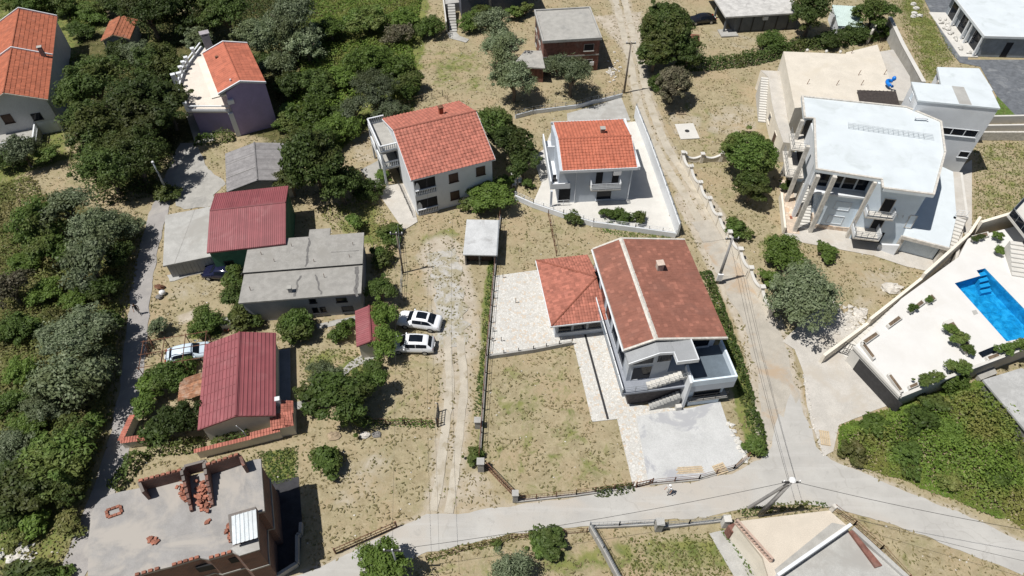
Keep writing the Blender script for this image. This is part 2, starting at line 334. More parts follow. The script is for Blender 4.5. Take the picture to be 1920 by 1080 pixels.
def road_material():
    m, nt, b, pos = newmat('worn_pale_road')
    c = mix(nt, smooth(nt, noise(nt, pos, .3, 5), .3, .7), (.355,.345,.325), (.42,.41,.385)); c = mix(nt, smooth(nt, noise(nt, pos, .11, 4, .6, .5), .45, .65), c, (.405,.375,.335))
    c = mix(nt, math_(nt, 'MULTIPLY', smooth(nt, noise(nt, pos, 1.3, 6, .7, .6), .55, .68), .5), c, (.31,.30,.28))
    mp = N(nt, 'ShaderNodeMapping'); mp.inputs['Rotation'].default_value = (0, 0, R(-8)); mp.inputs['Scale'].default_value = (.06, 1.0, 1); nt.links.new(pos, mp.inputs[0])
    c = mix(nt, math_(nt, 'MULTIPLY', smooth(nt, noise(nt, mp.outputs[0], 1.6, 4, .6), .5, .66), .4), c, (.45,.44,.42))
    n = N(nt, 'ShaderNodeTexNoise'); n.inputs['Scale'].default_value = .8; n.inputs['Detail'].default_value = 4; nt.links.new(pos, n.inputs['Vector']); ad = N(nt, 'ShaderNodeVectorMath'); ad.operation = 'MULTIPLY_ADD'; nt.links.new(n.outputs[1], ad.inputs[0]); ad.inputs[1].default_value = (1.6,1.6,0); nt.links.new(pos, ad.inputs[2])
    v = N(nt, 'ShaderNodeTexVoronoi'); v.feature = 'DISTANCE_TO_EDGE'; v.inputs['Scale'].default_value = .22; nt.links.new(ad.outputs[0], v.inputs['Vector'])
    k = math_(nt, 'MULTIPLY', smooth(nt, v.outputs['Distance'], .012, .002), smooth(nt, noise(nt, pos, .25, 3), .45, .6)); c = mix(nt, math_(nt, 'MULTIPLY', k, .3), c, (.27,.255,.23))
    c = mix(nt, math_(nt, 'MULTIPLY', smooth(nt, noise(nt, pos, 16, 3, .7), .5, .75), .35), c, (.31,.30,.28))
    nt.links.new(c, b.inputs['Base Color']); b.inputs['Roughness'].default_value = .95; b.inputs['Specular IOR Level'].default_value = .15; setbump(nt, b, noise(nt, pos, 14, 3), .3, .03); return m
roadmat = road_material()
lanemat = mat('lane_asphalt', (.31,.295,.285), .1, .6, .95, .2, stain=(.35,.33,.305), stsc=.25)
rutmat = mat('dirt_rut', (.44,.40,.33), .1, .7, .95, .3, stain=(.31,.27,.2), stsc=.8, stlo=.5, sthi=.68)
gravelmat = mat('grey_gravel', (.42,.405,.375), .14, 2, .95, .4, stain=(.29,.26,.18), stsc=.9, stlo=.4, sthi=.62)
def ground_material():
    m, nt, b, pos = newmat('dry_ground')
    a = N(nt, 'ShaderNodeAttribute', attribute_name='zone'); sp = N(nt, 'ShaderNodeSeparateColor'); nt.links.new(a.outputs['Color'], sp.inputs[0])
    nA = noise(nt, pos, .16, 6, .65, .3); nB = noise(nt, pos, .9, 5, .65); nC = noise(nt, pos, 5, 4, .65); nD = noise(nt, pos, .45, 6, .7, .5)
    c = mix(nt, smooth(nt, nB, .3, .7), (.24,.202,.122), (.345,.296,.19))
    c = mix(nt, smooth(nt, nA, .42, .66), c, (.33,.26,.165))
    c = mix(nt, math_(nt, 'MULTIPLY', smooth(nt, nD, .5, .66), .6), c, (.20,.19,.09))
    c = mix(nt, math_(nt, 'MULTIPLY', smooth(nt, nC, .56, .72), .65), c, (.15,.125,.075))
    c = mix(nt, math_(nt, 'MULTIPLY', smooth(nt, noise(nt, pos, 11, 3, .7), .5, .7), .35), c, (.40,.36,.27))
    c = mix(nt, math_(nt, 'MULTIPLY', smooth(nt, noise(nt, pos, 2.2, 5), .58, .7), .6), c, (.36,.315,.225))
    c = mix(nt, math_(nt, 'MULTIPLY', smooth(nt, noise(nt, pos, 3.2, 5, .7, .4), .52, .66), .45), c, (.19,.17,.09))
    c = mix(nt, math_(nt, 'MULTIPLY', smooth(nt, noise(nt, pos, 1.4, 6, .75, .8), .54, .66), .55), c, (.38,.32,.215))
    gr = mix(nt, smooth(nt, nB, .35, .65), (.105,.135,.038), (.185,.19,.065))
    f = smooth(nt, math_(nt, 'ADD', sp.outputs[0], math_(nt, 'MULTIPLY', math_(nt, 'ADD', nD, -.5), 1.6)), .3, .7); c = mix(nt, f, c, gr)
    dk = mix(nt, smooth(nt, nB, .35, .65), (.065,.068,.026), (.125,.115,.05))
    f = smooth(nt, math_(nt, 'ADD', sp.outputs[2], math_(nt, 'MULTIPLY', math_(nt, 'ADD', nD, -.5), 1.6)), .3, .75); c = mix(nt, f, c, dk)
    pd = mix(nt, smooth(nt, nB, .35, .65), (.43,.385,.32), (.34,.295,.23))
    f = smooth(nt, math_(nt, 'ADD', sp.outputs[1], math_(nt, 'MULTIPLY', math_(nt, 'ADD', nD, -.5), 1.3)), .3, .75); c = mix(nt, f, c, pd)
    nt.links.new(c, b.inputs['Base Color']); b.inputs['Roughness'].default_value = .95; b.inputs['Specular IOR Level'].default_value = .1
    setbump(nt, b, noise(nt, pos, 7, 4, .7), .6, .06); return m
def build_ground():
    xs = np.concatenate([[-1500,-800,-400,-200,-130], np.arange(-100,100.2,.4), [130,200,400,800,1500]])
    ys = np.concatenate([[-400,-100,-20,5], np.arange(14,130,.4), [145,180,260,500,900,1800]])
    X, Y = np.meshgrid(xs, ys); x = X.ravel(); y = Y.ravel(); Z = np.zeros((x.size, 4), 'f'); Z[:,3] = 1
    def zone(pts, ch, val, fe):
        p = PP(pts); ins = inpoly(x, y, p); q = np.where(ins)[0]
        d = segdist(x[q], y[q], p+[p[0]]); Z[q,ch] = np.maximum(Z[q,ch], val*np.clip(d/fe,0,1)) if val > 0 else Z[q,ch]*(1+val*np.clip(d/fe,0,1))
    def line(pl, ch, val, wd, fe):
        pl = [tuple(q) for q in pl]; d = segdist(x, y, pl); Z[:,ch] = np.maximum(Z[:,ch], val*np.clip((wd+fe-d)/fe,0,1))
    for pts, ch, val, fe in [
        ([(-200,-60),(210,-40),(215,60),(120,140),(170,380),(270,430),(250,560),(225,780),(170,1000),(110,1120),(-200,1120)],0,.75,2),
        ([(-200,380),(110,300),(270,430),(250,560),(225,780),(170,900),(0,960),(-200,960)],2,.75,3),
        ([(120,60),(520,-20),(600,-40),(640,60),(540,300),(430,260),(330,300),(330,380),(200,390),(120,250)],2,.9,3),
        ([(480,-40),(820,-40),(800,180),(780,230),(690,250),(640,300),(560,330),(520,180)],0,.9,2),
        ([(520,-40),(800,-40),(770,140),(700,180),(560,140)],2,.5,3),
        ([(1668,-20),(1730,-20),(1800,110),(1760,160),(1728,155)],0,.62,1.5), ([(1820,262),(1980,250),(1980,400),(1890,430),(1822,446)],0,.42,2),
        ([(990,1000),(1200,990),(1370,985),(1420,1100),(990,1100)],0,.55,1.5), ([(700,1080),(800,1045),(960,1010),(1100,1000),(1130,1100),(700,1120)],0,.4,1.5),
        ([(478,845),(560,832),(562,905),(500,915)],0,1,.7), ([(345,600),(385,582),(425,592),(420,640),(350,640)],0,.95,.8),
        ([(555,640),(690,650),(700,700),(640,770),(555,760)],0,.6,1.5), ([(600,380),(720,360),(750,470),(640,480)],0,.6,2),
        ([(1325,520),(1345,540),(1440,790),(1446,845),(1405,870),(1380,790),(1340,640)],0,1,.8), ([(900,560),(925,420),(938,420),(925,560),(908,860),(890,860)],0,.9,.4),
        ([(760,425),(870,410),(900,470),(820,500),(762,470)],0,.55,2), ([(780,80),(910,90),(930,190),(800,170)],0,.46,2), ([(1220,180),(1430,170),(1440,420),(1300,300)],0,.3,3),
        ([(1430,420),(1480,430),(1500,500),(1440,560),(1400,450)],0,.6,2), ([(912,672),(1070,650),(1105,790),(1150,800),(1180,905),(980,935),(905,860)],0,.36,1.5),
        ([(1590,960),(1700,1000),(1900,1075),(1900,1100),(1650,1100)],0,.25,2),([(700,680),(830,660),(830,790),(690,800)],0,.3,2),
        ([(1095,25),(1215,15),(1220,80),(1195,130),(1160,100)],1,.95,2), ([(790,505),(870,500),(890,600),(880,680),(800,600)],1,.55,2),
        ([(860,880),(905,860),(965,935),(960,955),(850,965)],1,.55,1), ([(1320,190),(1440,180),(1440,290),(1300,250)],1,.5,2),
        ([(1230,190),(1330,215),(1330,270),(1250,260)],1,.5,1.5), ([(1590,490),(1720,480),(1730,530),(1600,640),(1560,630)],1,.45,2),
        ([(320,590),(400,560),(400,590),(330,620)],1,.9,1), ([(300,515),(430,510),(420,560),(290,600)],1,.4,1.5),
        ([(580,830),(720,800),(800,850),(780,940),(700,990),(590,1040),(570,930)],1,.42,3), ([(1580,955),(1680,985),(1900,1075),(1650,1040)],1,.45,2), ([(1560,850),(1600,870),(1800,950),(1920,1010),(1920,985),(1700,890)],1,.4,1),
        ([(640,240),(720,240),(720,320),(650,310)],1,.5,1.5), ([(1100,-20),(1320,-20),(1300,20),(1120,30)],1,.3,2), ([(1310,30),(1480,80),(1450,110),(1320,90)],1,.4,2),
        ([(0,930),(110,900),(150,980),(60,1060),(0,1060)],1,.35,2), ([(40,320),(140,310),(150,360),(60,390)],1,.2,2), ([(20,330),(130,290),(165,335),(110,400),(20,400)],0,-.95,1.5), ([(20,330),(130,290),(165,335),(110,400),(20,400)],2,-.95,1.5), ([(195,330),(260,360),(270,390),(200,400)],2,-.8,1)]:
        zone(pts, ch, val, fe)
    line(TRACK_R, 1, .6, 1.5, 1.1); line(TRACK_R[len(TRACK_R)*62//100:], 1, 1, 2.0, 1.0); line(TRACK_L, 1, .62, 1.2, 1.4); line(TRACK_L[:len(TRACK_L)*45//100], 1, .8, 1.7, 2.2); line(LANE, 1, .35, 1.2, .9)
    line(PP([(500,1100),(640,1047),(750,987),(800,966),(965,947),(1190,914),(1370,888),(1446,850)]), 1, .6, .2, .8)
    line(PP([(1520,800),(1560,862),(1700,922),(1800,962),(1960,1035)]), 1, .6, .2, .9)
    z = -.035+.03*np.clip(snoise(x,y,1.3,21),-1,1)
    nx, ny = len(xs), len(ys); i = np.arange(nx*ny).reshape(ny,nx); f = np.stack([i[:-1,:-1],i[:-1,1:],i[1:,1:],i[1:,:-1]],-1).reshape(-1,4)
    me = bpy.data.meshes.new('ground'); me.vertices.add(x.size); me.vertices.foreach_set('co', np.stack([x,y,z],1).astype('f').ravel())
    me.loops.add(f.size); me.loops.foreach_set('vertex_index', f.ravel().astype('i')); me.polygons.add(len(f))
    me.polygons.foreach_set('loop_start', np.arange(0,f.size,4,dtype='i')); me.update(calc_edges=True)
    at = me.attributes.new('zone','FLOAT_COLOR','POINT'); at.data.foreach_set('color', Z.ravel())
    me.materials.append(ground_material()); me.polygons.foreach_set('use_smooth', [True]*len(me.polygons))
    tag(link('ground', me), kind='structure')
build_ground()
sheet('road', ROAD, .02, roadmat, .12)
mb = MB(); EXCL.append(ribbon(mb, LANE, 0, 2.15, .012, .08)); struct('lane', mb, lanemat)
mb = MB(); k = len(TRACK_R)*66//100
for o in (-.78, .78): EXCL.append(ribbon(mb, TRACK_R[:k+4], o, 1.05, .008, .05))
struct('dirt_track', mb, rutmat)
mb = MB(); tr = TRACK_R[k:]; EXCL.append(ribbon(mb, tr, .1, 3.6, .012, .15)); struct('gravel_road', mb, mat('beige_gravel', (.40,.37,.32), .1, .8, .95, .3, stain=(.37,.29,.21), stsc=.25, stlo=.5, sthi=.68))
mb = MB()
for o in (-.68, .68): EXCL.append(ribbon(mb, TRACK_L[len(TRACK_L)*40//100:], o, .8, .008, .06))
struct('dirt_track', mb, rutmat)
mb = MB(); ribbon(mb, TRACK_L[:len(TRACK_L)*46//100], -.2, 3.2, .006, .5); struct('gravel_patch', mb, gravelmat)
sheet('patio', PATIO, .03, crazy); sheet('walkway', WALK, .034, crazy); sheet('concrete_yard', YARD, .03, mat('yard_concrete', (.49,.495,.49), .07, .6, .9, .15, stain=(.34,.345,.36), stsc=.22, stlo=.54, sthi=.6))
sheet('driveway', DRIVE, .03, warmconc, .05); sheet('paved_yard', BLUEYARD, .03, whitepave); sheet('paved_yard', BLUEYARD2, .03, paleconc)
sheet('side_yard', WHITEYARD, .03, warmconc); sheet('side_yard', WHITEYARD2, .034, concrete, .1); sheet('paved_yard', TOPYARD, .02, asphalt)
sheet('side_path', SIDEPATH, .05, warmconc); sheet('paved_terrace', BIGPAVE, .03, warmconc); sheet('paved_yard', LANEYARD, .02, concrete, .25)
sheet('paved_yard', [(348,212),(388,214),(402,264),(366,270)], .02, warmconc)
sheet('shaded_drive', [(503,905),(560,894),(567,985),(561,1062),(522,1082)], .02, mat('drive_shadow_black',(.045,.045,.05),.2,1.5,.95))  # drive sheet near black: the brick building's cast shadow put into its colour
for n, p in PATHS: sheet(n, p, .012, concrete, .06)
sheet('yard_strip', [(312,517),(430,487),(436,497),(318,528)], .02, paleconc, .08)
mb = MB(); mb.bar(P(1097,627,.037), P(1140,786,.037), .22, .012); tag(single('drain_channel', 'dark drain channel running down the crazy-paved walkway beside the mottled roof house', 'drain', mb, darkmetal))
# ================================================================ builders shared by the houses
def tiles(mb, O, u, v, tu=.30, tv=.36, h=.05, step=.03, prof=((0,0),(.18,1),(.45,1),(.63,0)), seed=0, jit=.013, skew=False):
    O, u, v = Vector(O), Vector(u), Vector(v); n = u.cross(v).normalized()
    Lu, Lv = u.length, v.length; nc, nr = max(1, round(Lu/tu)), max(1, round(Lv/tv)); r = random.Random(seed); base = len(mb.v)
    px = [(c+p)/nc for c in range(nc) for p, _ in prof]+[1.0]; pz = [q*h for c in range(nc) for _, q in prof]+[0.0]; k = len(px); kp = len(prof)
    if mb.t is None: mb.t = []
    for row in range(nr):
        jr = [r.uniform(-jit,jit) for _ in range(nc+1)]
        for t, s in ((row/nr, step), ((row+1)/nr, 0.0)):
            for i in range(k): mb.v.append(tuple(O+u*px[i]+v*(t)+n*(pz[i]+s+jr[i//kp])))
    tr = [[(r.uniform(.6,.9) if r.random() < .14 else r.uniform(.3,.46)) if skew else r.random() for _ in range(nc)] for _ in range(nr)]
    for line in range(2*nr-1):
        a = base+line*k
        for i in range(k-1):
            mb.f.append((a+i, a+i+1, a+k+i+1, a+k+i)); mb.t.append(tr[line//2][min(i//kp,nc-1)] if line%2 == 0 else 0.0)
    return mb
def ribs(mb, O, u, v, pitch=.25, h=.03, prof=((0,0),(.62,0),(.7,1),(.92,1))):
    return tiles(mb, O, u, v, pitch, 99, h, 0.0, prof, int(pitch*1000), 0.0)
def ribs_cross(mb, O, u, v, **k): O, u, v = Vector(O), Vector(u), Vector(v); return ribs(mb, O+u, v, -u, **k)
def gable(T, W, D, ze, zr, rx, tm, ov=.35, th=.16, x0=0, y0=0, along='y', under=None, trim=white, fn=tiles, ridgem=None, zer=None, **kw):
    """gable roof over the local rectangle (x0,y0,W,D); ridge along y at x0+rx (or along x at y0+rx)"""
    zer = ze if zer is None else zer
    roof = MB(); tl = MB(); x1, y1 = x0+W, y0+D
    def sw(p): return p if along == 'y' else (p[1], p[0], p[2])
    a0, a1, b0, b1 = (x0, x1, y0, y1) if along == 'y' else (y0, y1, x0, x1)
    A = (a0, ze); Bm = (a0+rx, zr); Cc = (a1, zer)
    def plane(l, hgt_l, rr, hgt_r, flip):
        pts = [sw((l,b0,hgt_l)), sw((rr,b0,hgt_r)), sw((rr,b1,hgt_r)), sw((l,b1,hgt_l))]
        n = (Vector(pts[1])-Vector(pts[0])).cross(Vector(pts[3])-Vector(pts[0]))
        if n.z < 0: pts = pts[::-1]
        roof.slab(pts, th)
        up = Vector((0,0,.012))
        lo0, lo1, hi0 = Vector(sw((l,b0,hgt_l)))+up, Vector(sw((l,b1,hgt_l)))+up, Vector(sw((rr,b0,hgt_r)))+up
        uu, vv = lo1-lo0, hi0-lo0
        if uu.cross(vv).z < 0: lo0, uu = lo1, -uu
        ins = uu.normalized()*.06
        fn(tl, lo0+ins, uu-2*ins, vv*.985, **kw)
    plane(A[0], A[1], Bm[0], Bm[1], 0); plane(Cc[0], Cc[1], Bm[0], Bm[1], 1)
    ro = T.part('roof', roof, trim, under); T.part('roof_tiles' if fn is tiles else 'roof_sheets', tl, tm, ro, kind='stuff')
    rc = MB().tube([sw((Bm[0],b0+.03,zr+.03)), sw((Bm[0],b1-.03,zr+.03))], .11, 6); T.part('ridge_cap', rc, ridgem or tm, ro)
    return ro
def gwalls(T, x0, y0, x1, y1, ze, zr, rx, m, z0=0, along='y', zer=None, name='wall'):
    zer = ze if zer is None else zer
    mb = MB(); a0, a1, b0, b1 = (x0,x1,y0,y1) if along == 'y' else (y0,y1,x0,x1); sw = (lambda p: p) if along == 'y' else (lambda p: (p[1],p[0],p[2]))
    prof = [(a0,z0),(a1,z0),(a1,zer),(a0+rx,zr),(a0,ze)]
    vs = [sw((a,b0,z)) for a, z in prof]+[sw((a,b1,z)) for a, z in prof]
    fs = [(0,1,2,3,4),(9,8,7,6,5)]+[(i+5,(i+1)%5+5,(i+1)%5,i) for i in range(5)]
    if along != 'y': fs = [f[::-1] for f in fs]
    return T.part(name, mb.add(vs, fs), m)
def onwall(a, b):                          # frame on a wall running a -> b (outside to the right hand of a->b)
    a, b = Vector((a[0],a[1],0)), Vector((b[0],b[1],0)); t = (b-a).normalized(); n = Vector((t.y,-t.x,0)); return a, t, n
def wbox(mb, fr, s0, s1, z0, z1, d0, d1):
    a, t, n = fr; q = lambda s, d, z: tuple(a+t*s+n*d+Vector((0,0,z)))
    return mb.add([q(s0,d1,z0),q(s1,d1,z0),q(s1,d0,z0),q(s0,d0,z0),q(s0,d1,z1),q(s1,d1,z1),q(s1,d0,z1),q(s0,d0,z1)],[(3,2,1,0),(4,5,6,7),(0,1,5,4),(1,2,6,5),(2,3,7,6),(3,0,4,7)])
def window(T, a, b, s, z, wd, h, kind='glass', fm=None, name=None, under=None):
    """opening on wall a->b (local xy), s = start along the wall; a frame standing proud and a pane or shutter set into it"""
    fr = onwall(a, b); fm = fm or whitemetal; f = .06
    nm = name or ('door' if z < .15 and h > 1.8 else 'window'); m = MB()
    wbox(m, fr, s, s+f, z, z+h, -.02, .06); wbox(m, fr, s+wd-f, s+wd, z, z+h, -.02, .06); wbox(m, fr, s+f, s+wd-f, z+h-f, z+h, -.02, .058); wbox(m, fr, s+f, s+wd-f, z, z+f, -.02, .058)
    o = T.part(nm, m, fm, under); g = wbox(MB(), fr, s+f, s+wd-f, z+f, z+h-f, -.02, .012)
    if under is None: T.part({'glass':'pane','shutter':'shutter','door':'panel'}.get(kind,'pane'), g, {'glass':glass,'shutter':brownwood,'door':brownwood,'dark':dark,'blind':paleblue}.get(kind, glass), o)
    if kind not in ('door','blind') and z > .2 and h < 2:
        sl = wbox(MB(), fr, s-.06, s+wd+.06, z-.06, z, -.02, .14)
        if under is None: T.part('sill', sl, fm, o)
    return o
def balusters(T, pts, z, h=.9, m=white, gap=.24, under=None, name='balustrade'):
    mb = MB()
    for a, b in zip(pts[:-1], pts[1:]):
        a3, b3 = (a[0],a[1],z), (b[0],b[1],z); mb.bar(a3, b3, .16, .1); mb.bar((a[0],a[1],z+h-.1), (b[0],b[1],z+h-.1), .18, .1)
        n = max(2, int(math.dist(a,b)/gap))
        for i in range(n+1):
            t = i/n; x, y = a[0]+(b[0]-a[0])*t, a[1]+(b[1]-a[1])*t
            mb.tube([(x,y,z+.1),(x,y,z+.3),(x,y,z+.55),(x,y,z+h-.1)], [.05,.085,.045,.06], 6, False)
    return T.part(name, mb, m, under)
def railing(T, pts, z, h=.95, m=greymetal, gap=.9, rails=(.35,.65), r=.022, under=None, zs=None, name='railing'):
    mb = MB(); zs = zs or [z]*len(pts)
    for (a, za), (b, zb) in zip(list(zip(pts, zs))[:-1], list(zip(pts, zs))[1:]):
        for q in list(rails)+[1]: mb.tube([(a[0],a[1],za+h*q),(b[0],b[1],zb+h*q)], r, 5)
        n = max(1, round(math.dist(a,b)/gap))
        for i in range(n+1):
            t = i/n; mb.tube([(a[0]+(b[0]-a[0])*t,a[1]+(b[1]-a[1])*t,za+(zb-za)*t),(a[0]+(b[0]-a[0])*t,a[1]+(b[1]-a[1])*t,za+(zb-za)*t+h)], r*1.1, 5)
    return T.part(name, mb, m, under)
def steps(T, a, b, wd, z0, z1, n, m, under=None, solid=True):
    """n steps from a (bottom) to b (top), local xy of the flight's middle line; every step a part"""
    a, b = Vector((a[0],a[1],0)), Vector((b[0],b[1],0)); d = (b-a)/n; q = Vector((-d.y,d.x,0)).normalized()*wd/2
    for i in range(n):
        zt = z0+(z1-z0)*(i+1)/n; zb = z0 if solid else zt-.2; p = a+d*i; e = p+d*1.02
        mb = MB(); mb.prism([tuple((p-q)[:2]),tuple((e-q)[:2]),tuple((e+q)[:2]),tuple((p+q)[:2])], zb, zt); T.part('step', mb, m, under)
def hwall(T, pts, z0, z1, th, m, name='wall', under=None, world=False, cap=None):
    o = None
    for a, b in zip(pts[:-1], pts[1:]):
        o = T.part(name, MB().bar((a[0],a[1],z0),(b[0],b[1],z0), th, z1-z0), m, under, world)
        if cap: T.part('coping', MB().bar((a[0],a[1],z1),(b[0],b[1],z1), th+.1, .06), cap, o, world)
    return o
def parapet(T, poly, z, h, th, m, name='parapet', under=None, closed=True):
    mb = MB(); c = np.mean(np.array(poly),0); n = len(poly)
    for i in range(n if closed else n-1):
        a, b = np.array(poly[i]), np.array(poly[(i+1)%n]); e = (b-a)/np.linalg.norm(b-a); nn = np.array((-e[1],e[0]))
        if np.dot(c-(a+b)/2, nn) < 0: nn = -nn
        a2, b2 = a+nn*th/2+e*(th/2 if i%2 else 0), b+nn*th/2-e*(th/2 if i%2 else 0); mb.bar((a2[0],a2[1],z),(b2[0],b2[1],z), th, h+(.003 if i%2 else 0))
    return T.part(name, mb, m, under)
def chimney(T, x, y, z, wd=.5, h=1.0, m=None, cap=None, name='chimney', under=None):
    c = T.part(name, MB().box(x-wd/2,y-wd/2,z-.5,x+wd/2,y+wd/2,z+h), m or concrete, under); 
    T.part('chimney_cap' if under is None else 'cap', MB().box(x-wd/2-.07,y-wd/2-.07,z+h+.14,x+wd/2+.07,y+wd/2+.07,z+h+.22).box(x-wd/2+.02,y-wd/2+.02,z+h,x-wd/2+.1,y-wd/2+.1,z+h+.14).box(x+wd/2-.1,y+wd/2-.1,z+h,x+wd/2-.02,y+wd/2-.02,z+h+.14), cap or m or concrete, c); return c
def acunit(T, x, y, z, dx, dy, under=None):
    o = T.part('air_conditioner', MB().box(x-dx/2,y-dy/2,z,x+dx/2,y+dy/2,z+.55), plumbing, under); return o
def foot(poly_world): EXCL.append(poly_world)
def localfoot(T, x0, y0, x1, y1, pad=.1):
    c, n = math.cos(T.a), math.sin(T.a); q = [(x0-pad,y0-pad),(x1+pad,y0-pad),(x1+pad,y1+pad),(x0-pad,y1+pad)]
    foot([(T.loc[0]+x*c-y*n, T.loc[1]+x*n+y*c) for x, y in q])
# ================================================================ houses
def verges(T, x0, xm, x1, z0, zm, ys, m, under=None, th=.2):
    for y in ys:
        T.part('verge', MB().slab([(x0,y-.1,z0),(xm,y-.1,zm),(xm,y+.1,zm),(x0,y+.1,z0)],th), m, under); T.part('verge', MB().slab([(xm,y-.1,zm),(x1,y-.1,z0),(x1,y+.1,z0),(xm,y+.1,zm)],th), m, under)
def house(name, label, fit, cat='house'):
    T = Thing(name, label, cat, (fit[0], fit[1], 0), fit[2]); T.W, T.D = fit[3], fit[4]; return T
# ---- white house with the orange roof, top centre
T = house('white_house', 'white two-storey house with bright orange tile roof, arched corner balconies and brown shutters', rectfit((767,343),(924,297),(865,187),(720.5,224),5.8))
W, D = T.W, T.D; o = .35
gwalls(T, o, o, W-o, D-o, 5.6, 8.15, D/2-o, white, along='x'); localfoot(T, -2, 0, W, D)
ro = gable(T, W, D, 5.8, 8.4, D/2, tile_or, along='x', tu=.42, tv=.42, h=.06, step=.045, ridgem=tile_or, seed=1)
for s, z in ((4.6,3.75),(8.0,3.75),(4.6,1.05),(8.0,1.05)): window(T, (o,o), (W-o,o), s-o, z, 1.15, 1.25, 'shutter', brownwood)
for s, z in ((2.5,3.6),(7.5,3.6)): window(T, (W-o,o), (W-o,D-o), s, z, 1.1, 1.25, 'shutter', brownwood)
for z in (.05, 3.05):                       # corner loggias: dark recess with an arch, balustrade in front
    fr = onwall((o,o),(W-o,o)); lo = T.part('loggia', wbox(MB(), fr, .12, 2.6, z, z+2.25, -.05, .02), dark); mb = MB()
    for k in range(9):
        a = math.pi*k/8; wbox(mb, fr, .12+.42*(1-math.cos(a))*.0+k*.06, .12+(k+1)*.06, z+.75, z+1.5+.45*math.sin(a), .022, .04)
    T.part('arch_panel', mb, white, lo); balusters(T, [(o+.1,o-.1),(o+2.6,o-.1)], z, .85, white, .2, lo)
pl = [(-1.75,7.2),(-1.75,13.2)]
sl = T.part('terrace', MB().box(-1.8,7.0,5.0,o,D+.4,5.2).box(-1.8,7.0,2.5,o,D+.4,2.7), concrete); balusters(T, [(o,7.1),(-1.7,7.1),(-1.7,D+.3),(o,D+.3)], 5.2, .9, white, .24, sl); balusters(T, [(o,7.1),(-1.7,7.1),(-1.7,D+.3)], 2.7, .9, white, .24, sl)
for y in (7.1, 10, D+.2): T.part('pillar', MB().box(-1.8,y-.12,0,-1.56,y+.12,5.0), white)
fr = onwall((o,D-o),(o,o)); T.part('doorway', wbox(MB(), fr, 2.5, 4.6, 2.75, 4.9, -.02, .02), dark); T.part('doorway', wbox(MB(), fr, 2.5, 4.6, .05, 2.3, -.02, .02), dark)
railing(T, [(-.3,.2),(-.3,6.6)], 0, .9, darkmetal, 1.2)
chimney(T, 6.6, 8.6, 7.3, .5, 1.1, mat('red_chimney',(.3,.09,.05),.2,3,.9), rustm)
# ---- blue-grey house with orange roof and white verges
T = house('blue_grey_house', 'blue-grey two-storey house with orange tile roof, white verges and small front balcony', rectfit((1048,322),(1192,314),(1172,224),(1028,231),5.3))
W, D = T.W, T.D; localfoot(T, -1, -.5, W, D); bd = .35
gwalls(T, .25, bd, W-.4, D-.3, 5.15, 6.2, D/2, bluegrey, along='x')
gable(T, W-.5, D, 5.3, 6.4, D/2-.1, tile_orange2, x0=.5, along='x', tu=.40, tv=.42, h=.06, step=.045, trim=white, seed=2)
T.part('side_gutter_wall', MB().box(W+.02,-.05,5.0,W+.3,D+.05,5.48), white); T.part('eave_board', MB().box(.2,-.09,5.02,W+.02,.0,5.4), white); T.part('eave_board', MB().box(.2,D,5.02,W+.02,D+.09,5.4), white)
lw = T.part('side_balcony', MB().box(-.75,.2,2.5,.25,D-.2,2.7), white); T.part('parapet', MB().box(-.78,.1,2.5,-.62,D-.1,3.75).box(-.62,.1,2.5,1.6,.26,3.3).box(-.62,5.2,2.7,.5,5.36,4.9), white, lw)
T.part('balcony_chair', MB().box(-.3,1.2,2.7,.1,1.6,3.1).box(-.3,1.55,3.1,.1,1.62,3.5), darkmetal, lw); T.part('balcony_chair', MB().box(-.35,6.2,2.7,.05,6.7,3.2).box(-.35,6.65,3.2,.05,6.72,3.6), rustm, lw)
fr = onwall((.25,bd),(W-.4,bd)); T.part('porch', wbox(MB(), fr, .1, 1.5, .05, 2.3, -.05, .015), dark)
railing(T, [(.2,-.15),(1.6,-.15)], 0, .9, whitemetal, .7); T.part('pillar', MB().box(-.75,-.3,0,-.5,-.05,2.5), bluegrey)
ba = T.part('balcony', MB().box(4.0,-.8,2.6,7.6,bd,2.75), paleconc); railing(T, [(4.05,bd),(4.05,-.75),(7.55,-.75),(7.55,bd)], 2.75, .95, whitemetal, .9, (.3,.55,.8), .025, ba)
mb = MB()
for k in range(4): mb.box(4.1+k*.87,-.76,2.85,4.1+k*.87+.82,-.74,3.5)
T.part('balcony_panel', mb, whitemetal, ba)
for s in (4.35, 6.3): window(T, (.25,bd), (W-.4,bd), s, 2.8, .95, 1.9, 'dark', bluegrey, 'balcony_door')
acunit(T, 7.1, .1, 4.35, .9, .4); T.part('downpipe', MB().tube([(W-.55,.2,0),(W-.55,.2,4.9)], .05, 6), whitemetal); T.part('downpipe', MB().tube([(2.3,.25,0),(2.3,.25,4.9)], .04, 6), whitemetal)
window(T, (.25,bd), (W-.4,bd), 4.7, .3, 1.9, 1.6, 'glass', bluegrey)
chimney(T, 6.1, 5.9, 5.9, .5, .75, mat('brick_chimney',(.3,.2,.15),.2,3,.9), concrete)
